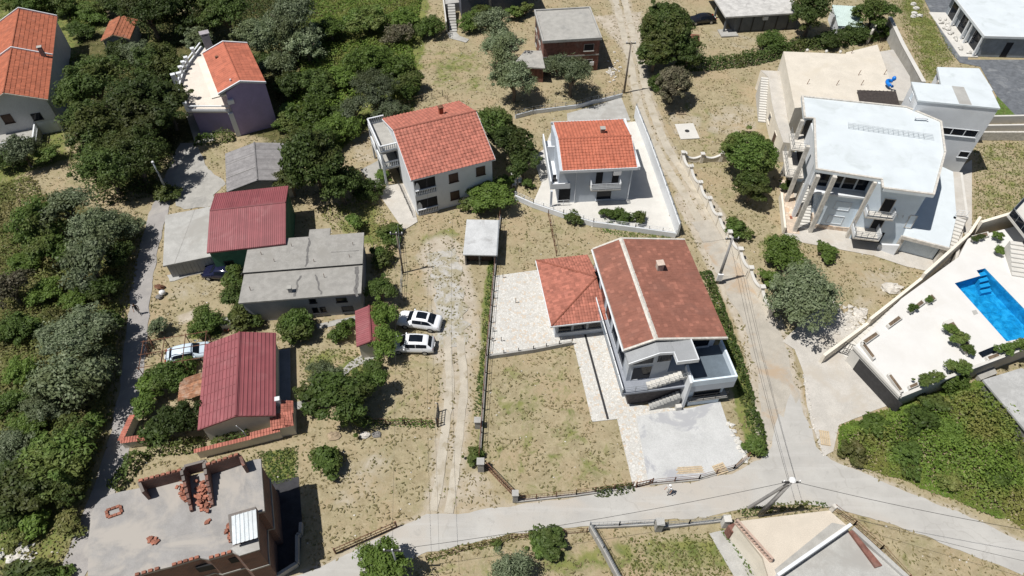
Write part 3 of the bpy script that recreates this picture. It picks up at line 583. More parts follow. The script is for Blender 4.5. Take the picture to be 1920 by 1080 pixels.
# ---- house with the mottled red roof, centre right
T = house('mottled_roof_house', 'large house with mottled dark red tile roof, pale ridge strip and slate-floored front terrace', rectfit((1170,655.5),(1360,634),(1285,446),(1113,470),6.3))
W, D = T.W, T.D; rx = 2.8; localfoot(T, -.4, -3.1, 10.3, D); hw = mat('house_grey_render', (.47,.5,.54), .05, .8, .85, fine=.02)
gwalls(T, .3, 1.2, W-.3, D-.3, 6.05, 7.1, rx-.3, hw); T.part('front_wall', MB().prism([(.3,-1.1),(2.8,-1.1),(4.2,-1.1),(4.2,1.2),(2.8,1.2),(.3,1.2)], 0, [5.75,6.8,6.65,6.65,6.8,5.75]), hw)
ro = gable(T, W, D, 6.3, 7.42, rx, tile_mix, tu=.33, tv=.36, h=.03, step=.03, trim=stone, ridgem=stone, prof=((0,0),(.3,.8),(.7,.8),(.97,0)), seed=3, skew=True)
T.part('ridge_strip', MB().slab([(rx-.22,-.02,7.40),(rx,-.02,7.49),(rx,D+.02,7.49),(rx-.22,D+.02,7.40)],.06).slab([(rx,-.02,7.49),(rx+.22,-.02,7.43),(rx+.22,D+.02,7.43),(rx,D+.02,7.49)],.06), stone, ro)
verges(T, -.05, rx, W+.05, 6.36, 7.5, (-.03,D+.01), stone, ro)
ch = chimney(T, 5.65, 8.6, 6.9, .6, .8, mat('orange_chimney',(.5,.42,.36),.15,3,.9), mat('pale_cap',(.55,.45,.38),.1,3,.9)); T.part('mortar_patch', MB().slab([(4.6,8.2,6.82),(5.4,8.2,6.745),(5.4,8.95,6.745),(4.6,8.95,6.82)],.02), concrete, ro)
cn = T.part('canopy', MB().slab([(.1,-1.35,5.95),(rx,-1.35,7.05),(rx,-.13,7.05),(.1,-.13,5.95)],.16).slab([(rx,-1.35,7.05),(4.2,-1.35,6.9),(4.2,-.13,6.9),(rx,-.13,7.05)],.16).box(4.2,-2.35,6.6,6.05,-.13,6.85), mat('canopy_grey',(.3,.31,.32),.06,1,.8))
T.part('canopy_rim', MB().slab([(.08,-1.43,6.08),(rx,-1.43,7.2),(rx,-1.35,7.2),(.08,-1.35,6.08)],.3).slab([(rx,-1.43,7.2),(4.2,-1.43,7.05),(4.2,-1.35,7.05),(rx,-1.35,7.2)],.3).box(4.12,-2.43,6.55,6.13,-2.35,7.0).box(6.05,-2.35,6.55,6.13,-.13,7.0).box(4.12,-2.35,6.55,4.2,-1.43,7.0), whitemetal, cn)
fr = onwall((.3,-1.1),(W-.3,-1.1))
def tri(mb, s0, s1, z0, za, zb, d): 
    a, t, n = fr; q = lambda s, z, dd: tuple(a+t*s+n*dd+Vector((0,0,z))); mb.add([q(s0,z0,d),q(s1,z0,d),q(s1,zb,d),q(s0,za,d)],[(0,1,2,3)]); return mb
T.part('gable_window', tri(MB(), .3, 2.2, 5.35, 5.4, 6.25, .02), glass); T.part('gable_window', tri(MB(), 2.6, 3.9, 5.35, 6.35, 6.3, .02), glass)
window(T, (.3,-1.1), (W-.3,-1.1), .4, 2.85, 1.9, 2.1, 'glass', hw, 'terrace_door')
bl = T.part('balcony', MB().box(-.4,-2.45,2.55,6.0,-1.1,2.8).box(-.4,-1.1,2.55,.3,D-.6,2.8), mat('balcony_floor',(.27,.29,.33),.08,1,.7))
gl = MB(); gl.box(-.4,-2.4,2.8,-.36,D-.7,3.5); T.part('balcony_screen', gl, mat('tinted_screen',(.2,.26,.32),.05,2,.15,spec=.6), bl)
mb = MB()
for k in range(10): mb.box(-.42,-2.4+k*1.6,2.8,-.34,-2.34+k*1.6,3.6)
mb.box(-.43,-2.45,3.5,-.33,D-.6,3.6); T.part('balcony_rail', mb, whitemetal, bl)
for k in range(5): window(T, (.3,D-.3), (.3,-1.1), .6+k*2.5, 3.0, 1.9, 2.2, 'glass', hw)
T.part('gutter', MB().tube([(-.12,-.1,6.2),(-.12,D,6.2)], .09, 6), whitemetal, ro)
railing(T, [(-.3,-2.4),(2.0,-2.4)], 2.8, .9, greymetal, 1.1, under=bl)
T.part('lower_wall', MB().box(.6,-1.95,0,5.4,-1.1,2.55), mat('dark_timber_wall',(.085,.075,.075),.25,3,.8))
steps(T, (2.1,-1.95), (5.75,-1.95), .8, 2.8, 4.2, 9, whitepave, solid=False); railing(T, [(2.1,-2.38),(5.7,-2.38)], 2.8, .85, greymetal, .9, zs=[2.8,4.2])
steps(T, (2.6,-2.5), (5.35,-2.5), .8, 0, 1.5, 9, paleconc); railing(T, [(2.5,-2.94),(5.2,-2.94)], 0, .85, greymetal, .9, zs=[0,1.5])
T.part('fin_wall', MB().prism([(5.6,-3.1),(5.85,-3.1),(5.85,-1.5),(5.6,-1.5)],0,[4.3,4.3,4.9,4.9]), white); T.part('planter_box', MB().box(4.95,-3.35,0,5.5,-2.95,.6), whitepave)
tb = T.part('terrace_block', MB().box(5.9,-3.0,2.55,10.15,1.2,3.5).box(4.2,-1.1,2.55,5.9,1.2,3.5), hw); T.part('terrace_floor', MB().box(6.05,-2.82,3.5,9.97,1.2,3.515), slate, tb)
T.part('terrace_parapet', MB().box(5.9,-3.0,3.5,10.15,-2.82,4.3).box(9.97,-2.82,3.5,10.15,1.2,4.3).box(5.9,-2.82,3.5,6.05,-1.4,4.303), paleblue, tb)
T.part('recessed_lower_wall', MB().box(6.2,-2.5,0,9.6,-1.1,2.55).box(6.2,-2.95,0,9.25,-2.5,.85), paleblue)
window(T, (6.2,-2.5), (9.6,-2.5), .5, .95, 2.6, 1.4, 'glass', darkmetal); railing(T, [(6.4,-3.02),(9.9,-3.02),(9.9,-1.6)], .9, .95, darkmetal, 1.1); T.part('lower_balcony', MB().box(6.2,-3.05,.75,10.0,-2.52,.9).box(9.6,-2.52,.75,10.0,-1.5,.9), concrete)
# dark upper wall under the right hand eave
window(T, (.3,1.2), (W-.3,1.2), 6.2, 3.6, 2.4, 1.9, 'glass', hw)
# tiled annex with hipped roof
def tri_tiles(mb, A, B, Cc, tu=.3, tv=.34, h=.04, seed=0):   # triangular plane, eave A-B, apex Cc
    A, B, Cc = Vector(A), Vector(B), Vector(Cc); u = (B-A); L = u.length; u = u/L; n = u.cross(Cc-A).normalized(); v = n.cross(u); H = (Cc-A).dot(v); ca = (Cc-A).dot(u); r = random.Random(seed)
    if mb.t is None: mb.t = []
    for row in range(int(H/tv)):
        t0, t1 = row*tv, (row+1)*tv
        for c in range(int(L/tu)):
            x0, x1 = c*tu, (c+1)*tu; f = ((t0+t1)/2)/H
            if (x0+x1)/2 < ca*f or (x0+x1)/2 > L-(L-ca)*f: continue
            k = len(mb.v)
            for t, s in ((t0,.03),(t1,.005)):
                for x, q in ((x0,0),(x0+tu*.3,h),(x0+tu*.7,h),(x1,0)): mb.v.append(tuple(A+u*x+v*t+n*(q+s)))
            q = r.random(); mb.f += [(k+i,k+i+1,k+5+i,k+4+i) for i in range(3)]; mb.t += [q]*3
    return mb
ax0, ay0, ay1, ez = -5.4, 6.3, 15.4, 2.75; apx = (.1,10.8,4.25)
an = T.part('annex', MB().box(ax0+.6,ay0+.55,0,.3,ay1-.5,2.6), hw); localfoot(T, ax0, ay0, 0, ay1)
T.part('annex_roof', MB().add([(ax0,ay0,ez),(.3,ay0,ez),(.3,ay1,ez),(ax0,ay1,ez),apx],[(0,1,4),(1,2,4),(2,3,4),(3,0,4),(3,2,1,0)]), tile_old, an)
tl = MB(); tri_tiles(tl,(ax0,ay0,ez+.01),(.3,ay0,ez+.01),apx,seed=4); tri_tiles(tl,(.3,ay1,ez+.01),(ax0,ay1,ez+.01),apx,seed=5); tri_tiles(tl,(ax0,ay1,ez+.01),(ax0,ay0,ez+.01),apx,seed=6)
T.part('annex_roof_tiles', tl, mat('annex_tile',(.37,.14,.10),.12,1.1,.85,stain=(.31,.12,.09),stsc=.6,tint=.22), an, kind='stuff')
T.part('hip_ridge', MB().tube([(ax0,ay0,ez+.06),(apx[0],apx[1],apx[2]+.04)],.09,6).tube([(ax0,ay1,ez+.06),(apx[0],apx[1],apx[2]+.04)],.09,6), tile_old, an)
for k in range(3): window(T, (ax0+.6,ay0+.55), (.3,ay0+.55), .25+k*1.55, .9, 1.45, 1.3, 'glass', greymetal)
T.part('fascia', MB().box(ax0-.05,ay0-.08,ez-.16,.3,ay0,ez+.0).box(ax0-.1,ay0-.08,ez-.16,ax0-.02,ay1,ez), whitemetal, an)
# ---- lilac house with roof terrace, upper left
T = house('lilac_house', 'tall lilac house with small orange gabled roof above a pale walled roof terrace', rectfit((412,174),(497,157),(465,80),(378,103),6.8))
W, D = T.W, T.D; localfoot(T, -4.5, 0, W, 17)
gwalls(T, .9, .15, W-.1, D-.2, 6.6, 7.5, W/2-.9, lilac, zer=6.6)
gable(T, W, D, 6.8, 7.75, W/2, tile_orange2, tu=.45, tv=.5, h=.05, step=.03, trim=white, seed=7)
verges(T, -.05, W/2, W+.05, 6.95, 7.95, (-.05,D+.05), white, None, .22)
T.part('eave_slab', MB().box(-.95,0,6.35,.9,D-.4,6.5), cream)
tp = [(.9,.5),(.6,.4),(-4.4,2.9),(-4.5,9.2),(-3.5,12.3),(-2.4,14.5),(.2,18.6),(1.4,17.6),(2.2,D),(.9,D)]
te = T.part('terrace', MB().prism(tp, 3.55, 3.8), mat('terrace_cream',(.66,.6,.53),.05,.7,.85)); T.part('lower_wall', MB().prism([(.9,.9),(-3.9,3.3),(-4.0,9.0),(-3.1,12),(.5,17.6),(1.6,D),(.9,D)], 0, 3.55), lilac)
pr = T.part('terrace_parapet', MB(), white, te) if False else None
mb = MB(); edge = [(.6,.45),(-4.35,2.95),(-4.45,9.2),(-3.45,12.25),(-2.35,14.45),(.2,18.5)]
for a, b in zip(edge[:-1], edge[1:]): mb.bar((a[0],a[1],3.8),(b[0],b[1],3.8),.22,.25); mb.bar((a[0],a[1],4.5),(b[0],b[1],4.5),.2,.12)
T.part('terrace_parapet', mb, white, te)
for x, y in ((-4.35,2.95),(-4.4,6.2),(-4.45,9.2),(-3.95,10.7),(-3.45,12.25),(-2.9,13.4),(-2.35,14.45),(-1.1,16.5)): T.part('pillar', MB().box(x-.2,y-.2,3.8,x+.2,y+.2,4.95).box(x-.27,y-.27,4.95,x+.27,y+.27,5.1), white, te)
T.part('corner_pillar', MB().box(-4.9,8.9,3.0,-4.3,9.5,5.9), white); T.part('chimney_stack', MB().box(.6,14.4,3.8,1.7,15.3,7.4).box(.5,14.3,7.6,1.8,15.4,7.75).box(.6,14.4,7.4,.8,15.3,7.6).box(1.5,14.4,7.4,1.7,15.3,7.6), mat('stack_grey',(.34,.31,.33),.1,2,.9))
T.part('side_wall_panel', MB().prism([(.3,.1),(.9,.1),(.9,.5),(.3,.5)],0,3.6), white); acunit(T, 1.1, -.05, 5.1, .8, .35)
window(T, (W-.1,.15), (W-.1,D-.2), 2, 3.5, 1.0, 1.2, 'shutter', brownwood); window(T, (W-.1,.15), (W-.1,D-.2), 6, 3.5, 1.0, 1.2, 'shutter', brownwood)
T.part('flue', MB().tube([(2.0,1.2,7.2),(2.0,1.2,7.75)],.12,6), white); T.part('flue', MB().box(1.3,7.9,7.0,1.7,8.3,7.5), rustm)
# ---- long twin house, top left corner
T = Thing('twin_house', 'long house with two orange tile roofs split by white parapets, top left corner', 'house', P(90,187,5)[:2]+(0,), R(20.7))
W, D = 8.6, 23.5; T.W, T.D = W, D
gwalls(T, -W+.3, .3, -.3, D-.3, 4.85, 6.75, W/2-.3, mat('off_white_render',(.55,.55,.55),.06,.8,.9)); localfoot(T, -W, 0, 0, D)
gable(T, W, D, 5.0, 7.0, W/2, tile_or if False else mat('twin_tile',(.42,.135,.075),.1,1.2,.8,stain=(.33,.12,.075),stsc=.5,tint=.14), x0=-W, tu=.42, tv=.5, h=.06, step=.035, trim=cream, seed=8)
verges(T, -W-.05, -W/2, .05, 5.25, 7.28, (11.6, D), white, None, .32)
chimney(T, -.9, 11.0, 5.2, .5, 1.5, mat('grey_chimney',(.3,.27,.25),.2,3,.9), concrete)
window(T, (-W+.3,.3), (-.3,.3), 5.3, 2.3, 1.2, 1.0, 'glass', darkmetal); window(T, (-W+.3,.3), (-.3,.3), 2.0, 2.6, 1.2, 1.3, 'shutter', brownwood); window(T, (-.3,.3), (-.3,D-.3), 5, 2.4, .8, .8, 'glass', darkmetal)
T.part('garage_door', wbox(MB(), onwall((-W+.3,.3),(-.3,.3)), 5.4, 7.6, .1, 1.9, -.02, .02), white)
st = T.part('entrance_terrace', MB().box(-W+.5,-3.2,0,-3.0,.3,1.2), concrete); balusters(T, [(-W+.5,-3.1),(-3.1,-3.1),(-3.1,.2)], 1.2, .8, white, .3, st)
# ---- little tile shed, top left
T = house('tile_shed', 'small grey shed with mossy red-brown tile roof among trees beside the twin house', rectfit((190,76),(246,75),(255,37),(206,40),2.4), 'shed')
W, D = T.W, T.D; gwalls(T, .25, .25, W-.25, D-.25, 2.25, 3.1, W/2-.25, greyrender); localfoot(T, 0, 0, W, D); gable(T, W, D, 2.4, 3.3, W/2, tile_br, tu=.38, tv=.45, h=.06, step=.04, trim=wood, seed=9)
window(T, (.25,.25), (W-.25,.25), .5, .05, .9, 1.9, 'door', brownwood)
# ---- fibre cement shed
T = Thing('fibre_cement_shed', 'shed with weathered grey corrugated fibre-cement gabled roof below the lilac house', 'shed', P(425,360,2.8)[:2]+(0,), R(16.6))
W, D = 7.6, 7.6; gwalls(T, .2, .2, W-.2, D-.2, 2.65, 3.5, W/2-.2, greyrender); localfoot(T, 0, 0, W, D)
gable(T, W, D, 2.8, 3.7, W/2, fibre, trim=fibre, fn=ribs, pitch=.3, h=.05, prof=((0,0),(.25,.8),(.5,1),(.75,.2)))
T.part('sheet_lap', MB().slab([(-.02,2.5,2.87),(W/2,2.5,3.77),(W/2,2.56,3.77),(-.02,2.56,2.87)],.02).slab([(-.02,5.1,2.87),(W/2,5.1,3.77),(W/2,5.16,3.77),(-.02,5.16,2.87)],.02), darkroofconc)
# ---- red barn and the flat concrete garage beside it
T = house('red_roof_barn', 'green-walled barn with dark red ribbed metal roof beside the flat concrete garage', rectfit((393,470),(540,458),(537,357),(401,364),4), 'barn')
W, D = T.W, T.D; gwalls(T, .2, .2, W-.2, D-.2, 3.75, 4.75, 5.4, greenpaint, along='x', zer=4.15); localfoot(T, 0, 0, W, D)
gable(T, W, D, 3.95, 4.95, 5.6, redmetal, zer=4.35, along='x', trim=redmetal, fn=ribs, pitch=.22, h=.035)
window(T, (.2,.2), (W-.2,.2), 1.0, 1.2, 1.0, 1.0, 'glass', darkmetal)
T = house('concrete_garage', 'low garage with bare flat concrete slab roof beside the lane', rectfit((298,497),(424,478),(392,390),(317,400),2.2), 'garage')
T.part('wall', MB().box(.25,.25,0,T.W-.1,T.D-.2,2.0), stonedark); T.part('roof', MB().box(0,0,2.0,T.W+.2,T.D,2.2), paleconc); localfoot(T, 0, 0, T.W, T.D)
T.part('roof_joint', MB().bar((1.2,.02,2.2),(3.3,T.D-.02,2.2),.05,.008), darkroofconc)
for k in range(14): T.part('board', wbox(MB(), onwall((.25,.25),(T.W-.1,.25)), .02+k*.385, .38+k*.385, .05, 1.95, -.02, .03+.02*(k%2)), greyrender)
# ---- grey flat roofed house
T = house('flat_roof_house', 'grey house with cracked flat concrete roof in two stepped slabs', rectfit((447,565),(680,553),(680,437),(470,455),3.5))
W, D = T.W, T.D; localfoot(T, 0, 0, W, D+1)
T.part('wall', MB().box(.25,.3,0,W-.25,D-.25,3.3), mat('dull_grey_render',(.30,.31,.33),.08,.9,.9)); ra = T.part('roof', MB().box(0,0,3.3,W,4.1,3.5), darkroofconc); rb = T.part('roof', MB().box(-.1,4.0,3.42,W+.02,D,3.68).box(6.3,D,3.42,8.6,D+1.1,3.68), darkroofconc)
crack = mat('tar_crack',(.15,.145,.14),.15,3,.95)
def crackline(u0, v0, u1, v1, wd, z, seed, under):
    r = random.Random(seed); a, b = T.px(u0,v0,z), T.px(u1,v1,z); pts = [(a[0]+(b[0]-a[0])*t+r.uniform(-.12,.12), a[1]+(b[1]-a[1])*t, z) for t in np.linspace(0,1,9)]; mb = MB()
    for p, q in zip(pts[:-1], pts[1:]): mb.bar(p, q, wd*r.uniform(.7,1.4), .006)
    T.part('tar_seam', mb, crack, under)
crackline(580,446,574,500,.22,3.68,1,rb); crackline(562,517,552,556,.2,3.5,2,ra); crackline(592,515,603,552,.16,3.5,3,ra); crackline(622,473,672,470,.08,3.68,4,rb)
crackline(668,500,668,556,.35,3.5,5,ra)
T.part('roof_edge', MB().box(-.1,3.93,3.5,W+.02,4.0,3.7), mat('tar_black',(.03,.03,.03),.2,3,.9), rb)
for s, z, ww in ((6.6,2.3,.7),(9.3,2.1,1.1)): window(T, (.25,.3), (W-.25,.3), s, z, ww, .6, 'glass', darkmetal)
for s, z, ww in ((6.6,.6,.6),(7.4,.6,.6),(9.6,.4,1.2)): window(T, (.25,.3), (W-.25,.3), s, z, ww, .9, 'glass', darkmetal)
chimney(T, 5.1, 1.0, 3.5, .35, .5, concrete, concrete)
for x, y in ((1.5,6.5),(3,5.3),(7.2,4.8),(10.9,5.1),(1.0,1.6),(8.4,2.6),(11.2,6.9),(4.6,7.4)): T.part('rebar_stub', MB().tube([(x,y,3.5),(x+.03,y,4.1)],.03,5), rustm)
# ---- red metal roofed house, lower left
T = house('red_metal_house', 'house with long pinkish-red ribbed metal roof and orange-tiled garden wall', rectfit((370,806),(516,780),(518,622),(384,648),2.8))
W, D = T.W, T.D; localfoot(T, -2.3, -.5, W+1.4, D)
gwalls(T, .3, .3, W-.3, D-.3, 2.65, 3.65, 3.3, cream); gable(T, W, D, 2.8, 3.85, 3.6, redmetal, trim=redmetal, fn=ribs_cross, pitch=.36, h=.05)
mb = MB()
for k in range(1,9):
    y = .3+k*D/9; mb.slab([(.05,y,2.87),(3.5,y,3.88),(3.5,y+.05,3.88),(.05,y+.05,2.87)],.02)
T.part('sheet_lap', mb, redmetal)
T.part('side_terrace', MB().box(W-.3,1.5,0,W+.75,D-.2,.25), mat('blue_grey_floor',(.2,.22,.25),.1,1,.8)); T.part('lean_to_roof', MB(), rustsheet) if False else None
rs = MB(); ribs(rs, (-2.35,4.0,1.9), (0,2.6,0), (2.5,0,.6), .2, .04, ((0,0),(.3,1),(.5,1),(.8,0))); 
rs = MB(); ribs(rs, (-2.35,6.6,1.9), (0,-2.6,0), (2.5,0,.6), .3, .07, ((0,0),(.3,1),(.5,1),(.8,0))); T.part('lean_to_roof', rs, rustsheet)
for x, y in ((-2.2,4.2),(-2.2,6.4)): T.part('lean_to_post', MB().box(x-.05,y-.05,0,x+.05,y+.05,1.9), wood)
tw = T.part('tile_topped_porch', MB().box(W-.6,-.6,0,W+1.2,1.9,1.7), cream); tl = MB(); tiles(tl,(W-.7,-.75,1.75),(2.0,0,0),(0,1.3,.5),.25,.3,.05,.03,seed=10); tiles(tl,(W+1.3,-.75,1.75),(0,2.7,0),(-1.0,0,.5),.25,.3,.05,.03,seed=11); T.part('porch_tiles', tl, tile_or, tw, kind='stuff')
T.part('porch_chimney', MB().box(W-.1,1.5,1.7,W+.35,1.95,2.9), white)
gwl = [(-5.9,-.9),(-3.9,-.8)]
T.part('veranda_brace', MB().tube([(3.2,-.02,2.4),(3.6,-.25,1.6),(3.6,-.25,.0)],.05,6), whitemetal)
hwall(T, [(-.6,-1.05),(4.3,-.75)], 0, 1.3, .25, cream, 'garden_wall'); tl = MB(); tiles(tl,(-.7,-1.35,1.32),(5.1,.3,0),(0,.34,.12),.25,.34,.05,.02,seed=12); tiles(tl,(4.2,-1.1,1.45),(2.6,.2,0),(0,.55,.25),.25,.3,.05,.03,seed=13); T.part('garden_wall_tiles', tl, tile_or, kind='stuff')
hwall(T, [(4.3,-.75),(6.7,-.6)], 0, 1.4, .25, cream, 'garden_wall')
# ---- little red metal shelter by the cars
T = house('red_roof_shelter', 'small shelter with red ribbed metal roof tucked under the tree by the white cars', rectfit((667,652),(725,640),(722,575),(667,583),2.3), 'shelter')
W, D = T.W, T.D; gwalls(T, .2, .2, W-.2, D-.2, 2.1, 2.6, W*.5-.2, cream); gable(T, W, D, 2.3, 2.85, W*.5, redmetal, trim=redmetal, fn=ribs, pitch=.25, h=.03); localfoot(T,0,0,W,D)
# ---- white roofed shed
T = house('white_roof_shed', 'small open-fronted shed with stained white flat roof on the dry grass plot', rectfit((868,477),(930,479),(935,412),(875,412),1.9), 'shed')
W, D = T.W, T.D; localfoot(T,0,0,W,D); T.part('wall', MB().box(.15,1.0,0,W-.15,D-.1,1.75).box(.15,.2,0,.3,1.0,1.75).box(W-.3,.2,0,W-.15,1.0,1.75).box(1.7,.2,0,1.85,.6,1.75), stonedark)
T.part('roof', MB().box(0,0,1.75,W,D,1.9), mat('stained_white_roof',(.50,.51,.515),.1,.8,.7,stain=(.30,.30,.30),stsc=.45,stlo=.5,sthi=.72)); T.part('roof_edge', MB().box(W+.0,.0,1.7,W+.14,D,1.93), greymetal)
T.part('shed_door', MB().box(.4,.85,.05,1.6,.95,1.7), brownwood); T.part('shed_door', MB().box(1.95,.85,.05,3.2,.95,1.7), brownwood)
# ---- brick house, top
T = house('brick_house', 'unrendered brick house with flat grey concrete roof beside the dirt track', rectfit((1021,82),(1125,70),(1110,17),(998,18),5.2))
W, D = T.W, T.D; localfoot(T, -5, -2.8, W, D)
T.part('wall', MB().box(.2,.2,0,W-.2,D-.2,5.0), brickwall); rr = T.part('roof', MB().box(0,0,5.0,W,D,5.2), concrete); parapet(T, [(0,0),(W,0),(W,D),(0,D)], 5.2, .22, .18, paleconc, 'roof_kerb', rr)
T.part('floor_band', MB().box(.17,.17,2.5,W-.17,D-.17,2.7), concrete); window(T, (.2,.2),(W-.2,.2), 6.0, 3.3, 1.5, 1.1, 'dark', concrete); window(T, (.2,.2),(W-.2,.2), 6.3, .9, 1.2, 1.0, 'dark', concrete)
for s in (1.2, 5.0): window(T, (.2,D-.2),(.2,.2), s, 3.2, 1.3, 1.3, 'dark', concrete); window(T, (.2,D-.2),(.2,.2), s, .7, 1.3, 1.3, 'dark', concrete)
pc = T.part('porch_roof', MB().prism([(-4.7,-1.5),(.1,-2.6),(.19,2.2),(-2.2,2.6)],2.4,2.6), concrete); T.part('porch_wall', MB().prism([(-4.2,-1.2),(-.1,-2.2),(.1,2),(-2.2,2.2)],0,2.4), brickwall)
T.part('meter_box', MB().box(7.3,.05,.9,7.9,.2,1.5), plumbing)
# ---- dark house at the top edge with stairs
a, b = P(866,34), P(990,22)
T = Thing('dark_wall_house', 'house with dark shaded front wall and pale outside stairs, cut by the top edge', 'house', a, math.atan2(b[1]-a[1], b[0]-a[0])); L = math.dist(a,b)
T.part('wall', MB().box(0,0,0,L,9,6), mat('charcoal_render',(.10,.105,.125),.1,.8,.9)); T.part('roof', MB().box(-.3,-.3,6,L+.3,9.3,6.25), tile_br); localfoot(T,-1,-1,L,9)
T.part('pillar', MB().box(4.6,-.12,0,5.0,0,6), stonedark); window(T, (0,0),(L,0), 1.5, 3.2, 1.2, 1.2, 'glass', darkmetal); window(T, (0,0),(L,0), 7.5, 3.2, 1.2, 1.2, 'glass', darkmetal)
steps(T, T.px(890,32,0)[:2], T.px(918,12,0)[:2], 1.0, 0, 2.2, 12, paleconc)
ow = T.part('outer_stair', MB().prism([T.px(*q,0)[:2] for q in ((832,8),(862,6),(866,20),(836,24))],0,1.5), paleconc); steps(T, T.px(850,60,0)[:2], T.px(847,24,0)[:2], 1.2, 0, 1.5, 10, paleconc); T.part('stair_path', MB().prism([T.px(*q,0)[:2] for q in ((838,62),(855,60),(862,68),(880,74),(874,80),(843,72))],0,.06), paleconc)
hwall(T, [T.px(832,10,0)[:2], T.px(838,60,0)[:2]], 0, 1.8, .2, whitepave, 'stair_wall')
# ---- construction at the top right
T = house('unfinished_grey_house', 'single-storey unfinished grey house with pale patchy flat roof near the parked black car', rectfit((1365,34),(1485,18),(1470,-40),(1330,-25),3.0))
W, D = T.W, T.D; localfoot(T,-2,0,W,D); T.part('wall', MB().box(1.8,.2,0,W-.2,D-.2,2.75).box(.1,.2,0,.35,.5,2.75).box(.1,5,0,.35,5.3,2.75), mat('dark_grey_block',(.13,.14,.15),.12,1.2,.9))
T.part('roof', MB().box(-.3,-.3,2.75,W,D,3.0), mat('patchy_pale_roof',(.50,.49,.47),.15,1.2,.9,stain=(.32,.31,.3),stsc=.7)); T.part('porch_floor', MB().box(-.6,-1.2,0,2.2,1,.2), paleconc)
for k in range(5): T.part('pilaster', MB().box(2.6+k*2.0,.1,0,2.75+k*2.0,.2,2.75), darkmetal)
acunit(T, 6.5, 0, 2.0, .8, .4)
# ---- pale green shed between the trees
T = house('pale_green_shed', 'small pale green metal-roofed shed hidden between dark trees near the retaining wall', rectfit((1563,52),(1615,44),(1608,14),(1572,14),2.2), 'shed')
W, D = T.W, T.D; T.part('wall', MB().box(.1,.1,0,W-.1,D-.1,2.05), whitemetal); tl = MB(); ribs(tl,(0,0,2.1),(W,0,0),(0,D,.35),.3,.03); T.part('roof', tl, mat('pale_green_sheet',(.5,.6,.57),.06,1,.5)); localfoot(T,0,0,W,D); window(T,(.1,.1),(W-.1,.1),.6,.05,.9,1.8,'door',whitemetal)
# ---- modern white building, top right corner
T = house('modern_white_house', 'modern flat-roofed white house with overhanging roof above a grey drive, top right corner', rectfit((1840,72),(1960,66),(1920,-20),(1800,-5),3.6))
W, D = T.W, T.D; localfoot(T,-3,-1,W,D); T.part('wall', MB().box(.9,.5,0,W,D,3.3), mat('grey_blue_stone',(.24,.27,.3),.12,1.2,.85)); rf = T.part('roof', MB().box(0,0,3.3,W,D,3.55), whiteroof); parapet(T,[(0,0),(W,0),(W,D),(0,D)],3.55,.12,.12,white,'roof_edge',rf)
for y in (.3, 4.2, 5.4, 9.5): T.part('fin_column', MB().box(.05,y,0,.3,y+.3,3.3), white)
for y in (.9, 5.9, 10): window(T,(.9,D),(.9,.5), D-y-3.2, .05, 2.8, 2.9, 'glass', whitemetal)
window(T,(.9,.5),(W,.5), 3.3, .05, 1.0, 2.4, 'glass', darkmetal, 'door'); T.part('floor', MB().box(-1.8,.2,0,.9,D,.12), whitepave)
for k in range(16):
    r = random.Random(k); T.part('cloth_bundle', MB().blob((-.6+r.uniform(-.7,.5), 1+r.uniform(0,11), .3), r.uniform(.2,.5), r.uniform(.2,.5), .25, 7, 4, .3, k), whitepave)
# ================================================================ the big white building
a, b = P(1487,435), P(1587,447); ang = math.atan2(b[1]-a[1], b[0]-a[0])
T = Thing('big_white_house', 'huge three-storey white house with flat white roof, stone columns and dark top-floor glass', 'house', a, ang); T.W = 12
def bfoot(x0,y0,x1,y1): localfoot(T,x0,y0,x1,y1)
bfoot(-.3,0,15,15); bfoot(-3,13,13,34); bfoot(11,-2.8,19,11); bfoot(12,13,23,26); bfoot(-1.3,-.5,2.5,10)
roofp = [(-.35,15.05),(11.9,14.9),(15.4,12.5),(14.55,6.45),(11.7,-1.4),(6.65,-1.25),(6.75,.2),(-.2,.75),(.6,10.6),(-.5,10.5)]
rf = T.part('roof', MB().prism(roofp, 8.4, 8.72), whiteroof); parapet(T, roofp, 8.72, .14, .22, stone, 'roof_edge', rf)
T.part('main_wall', MB().prism([(2.5,1.25),(6.3,1.25),(6.3,6),(2.5,6)], .6, 5.3), paleblue); T.part('stone_plinth', MB().prism([(2.3,1.15),(6.5,1.15),(6.5,6),(2.3,6)], 0, .6), crazy_pink)
T.part('upper_core', MB().prism([(.4,2.3),(6.3,2.3),(6.3,14.6),(.9,14.6),(.9,10),(.4,10)], 5.3, 8.4), white)
T.part('inner_wall', MB().prism([(2.1,3.2),(2.5,3.2),(2.5,14.6),(1.2,14.6),(1.2,9.5),(2.1,9.5)], 0, 5.3), paleblue)
sl = T.part('floor_slab', MB().box(.6,.85,5.3,6.3,2.3,5.55), white)
for k in range(4): window(T, (.5,2.05), (6.3,2.05), .25+k*1.45, 5.56, 1.4, 2.8, 'glass', whitemetal, 'glazing')
for s, z in ((1.1,3.1),(1.0,.95)): window(T, (2.5,1.25), (6.3,1.25), s, z, 1.75, 1.25, 'blind', white)
for x, y in ((-.05,0),(1.75,.2),(5.95,0),(-.75,10.2),(-.6,5.2)): T.part('column', MB().box(x,y,0,x+.42,y+.42,8.4), stone)
T.part('right_wall', MB().prism([(6.3,0),(11.6,-.25),(14.2,6.5),(15.0,12.3),(11.8,14.6),(6.3,14.6)], 0, 8.4), paleblue)
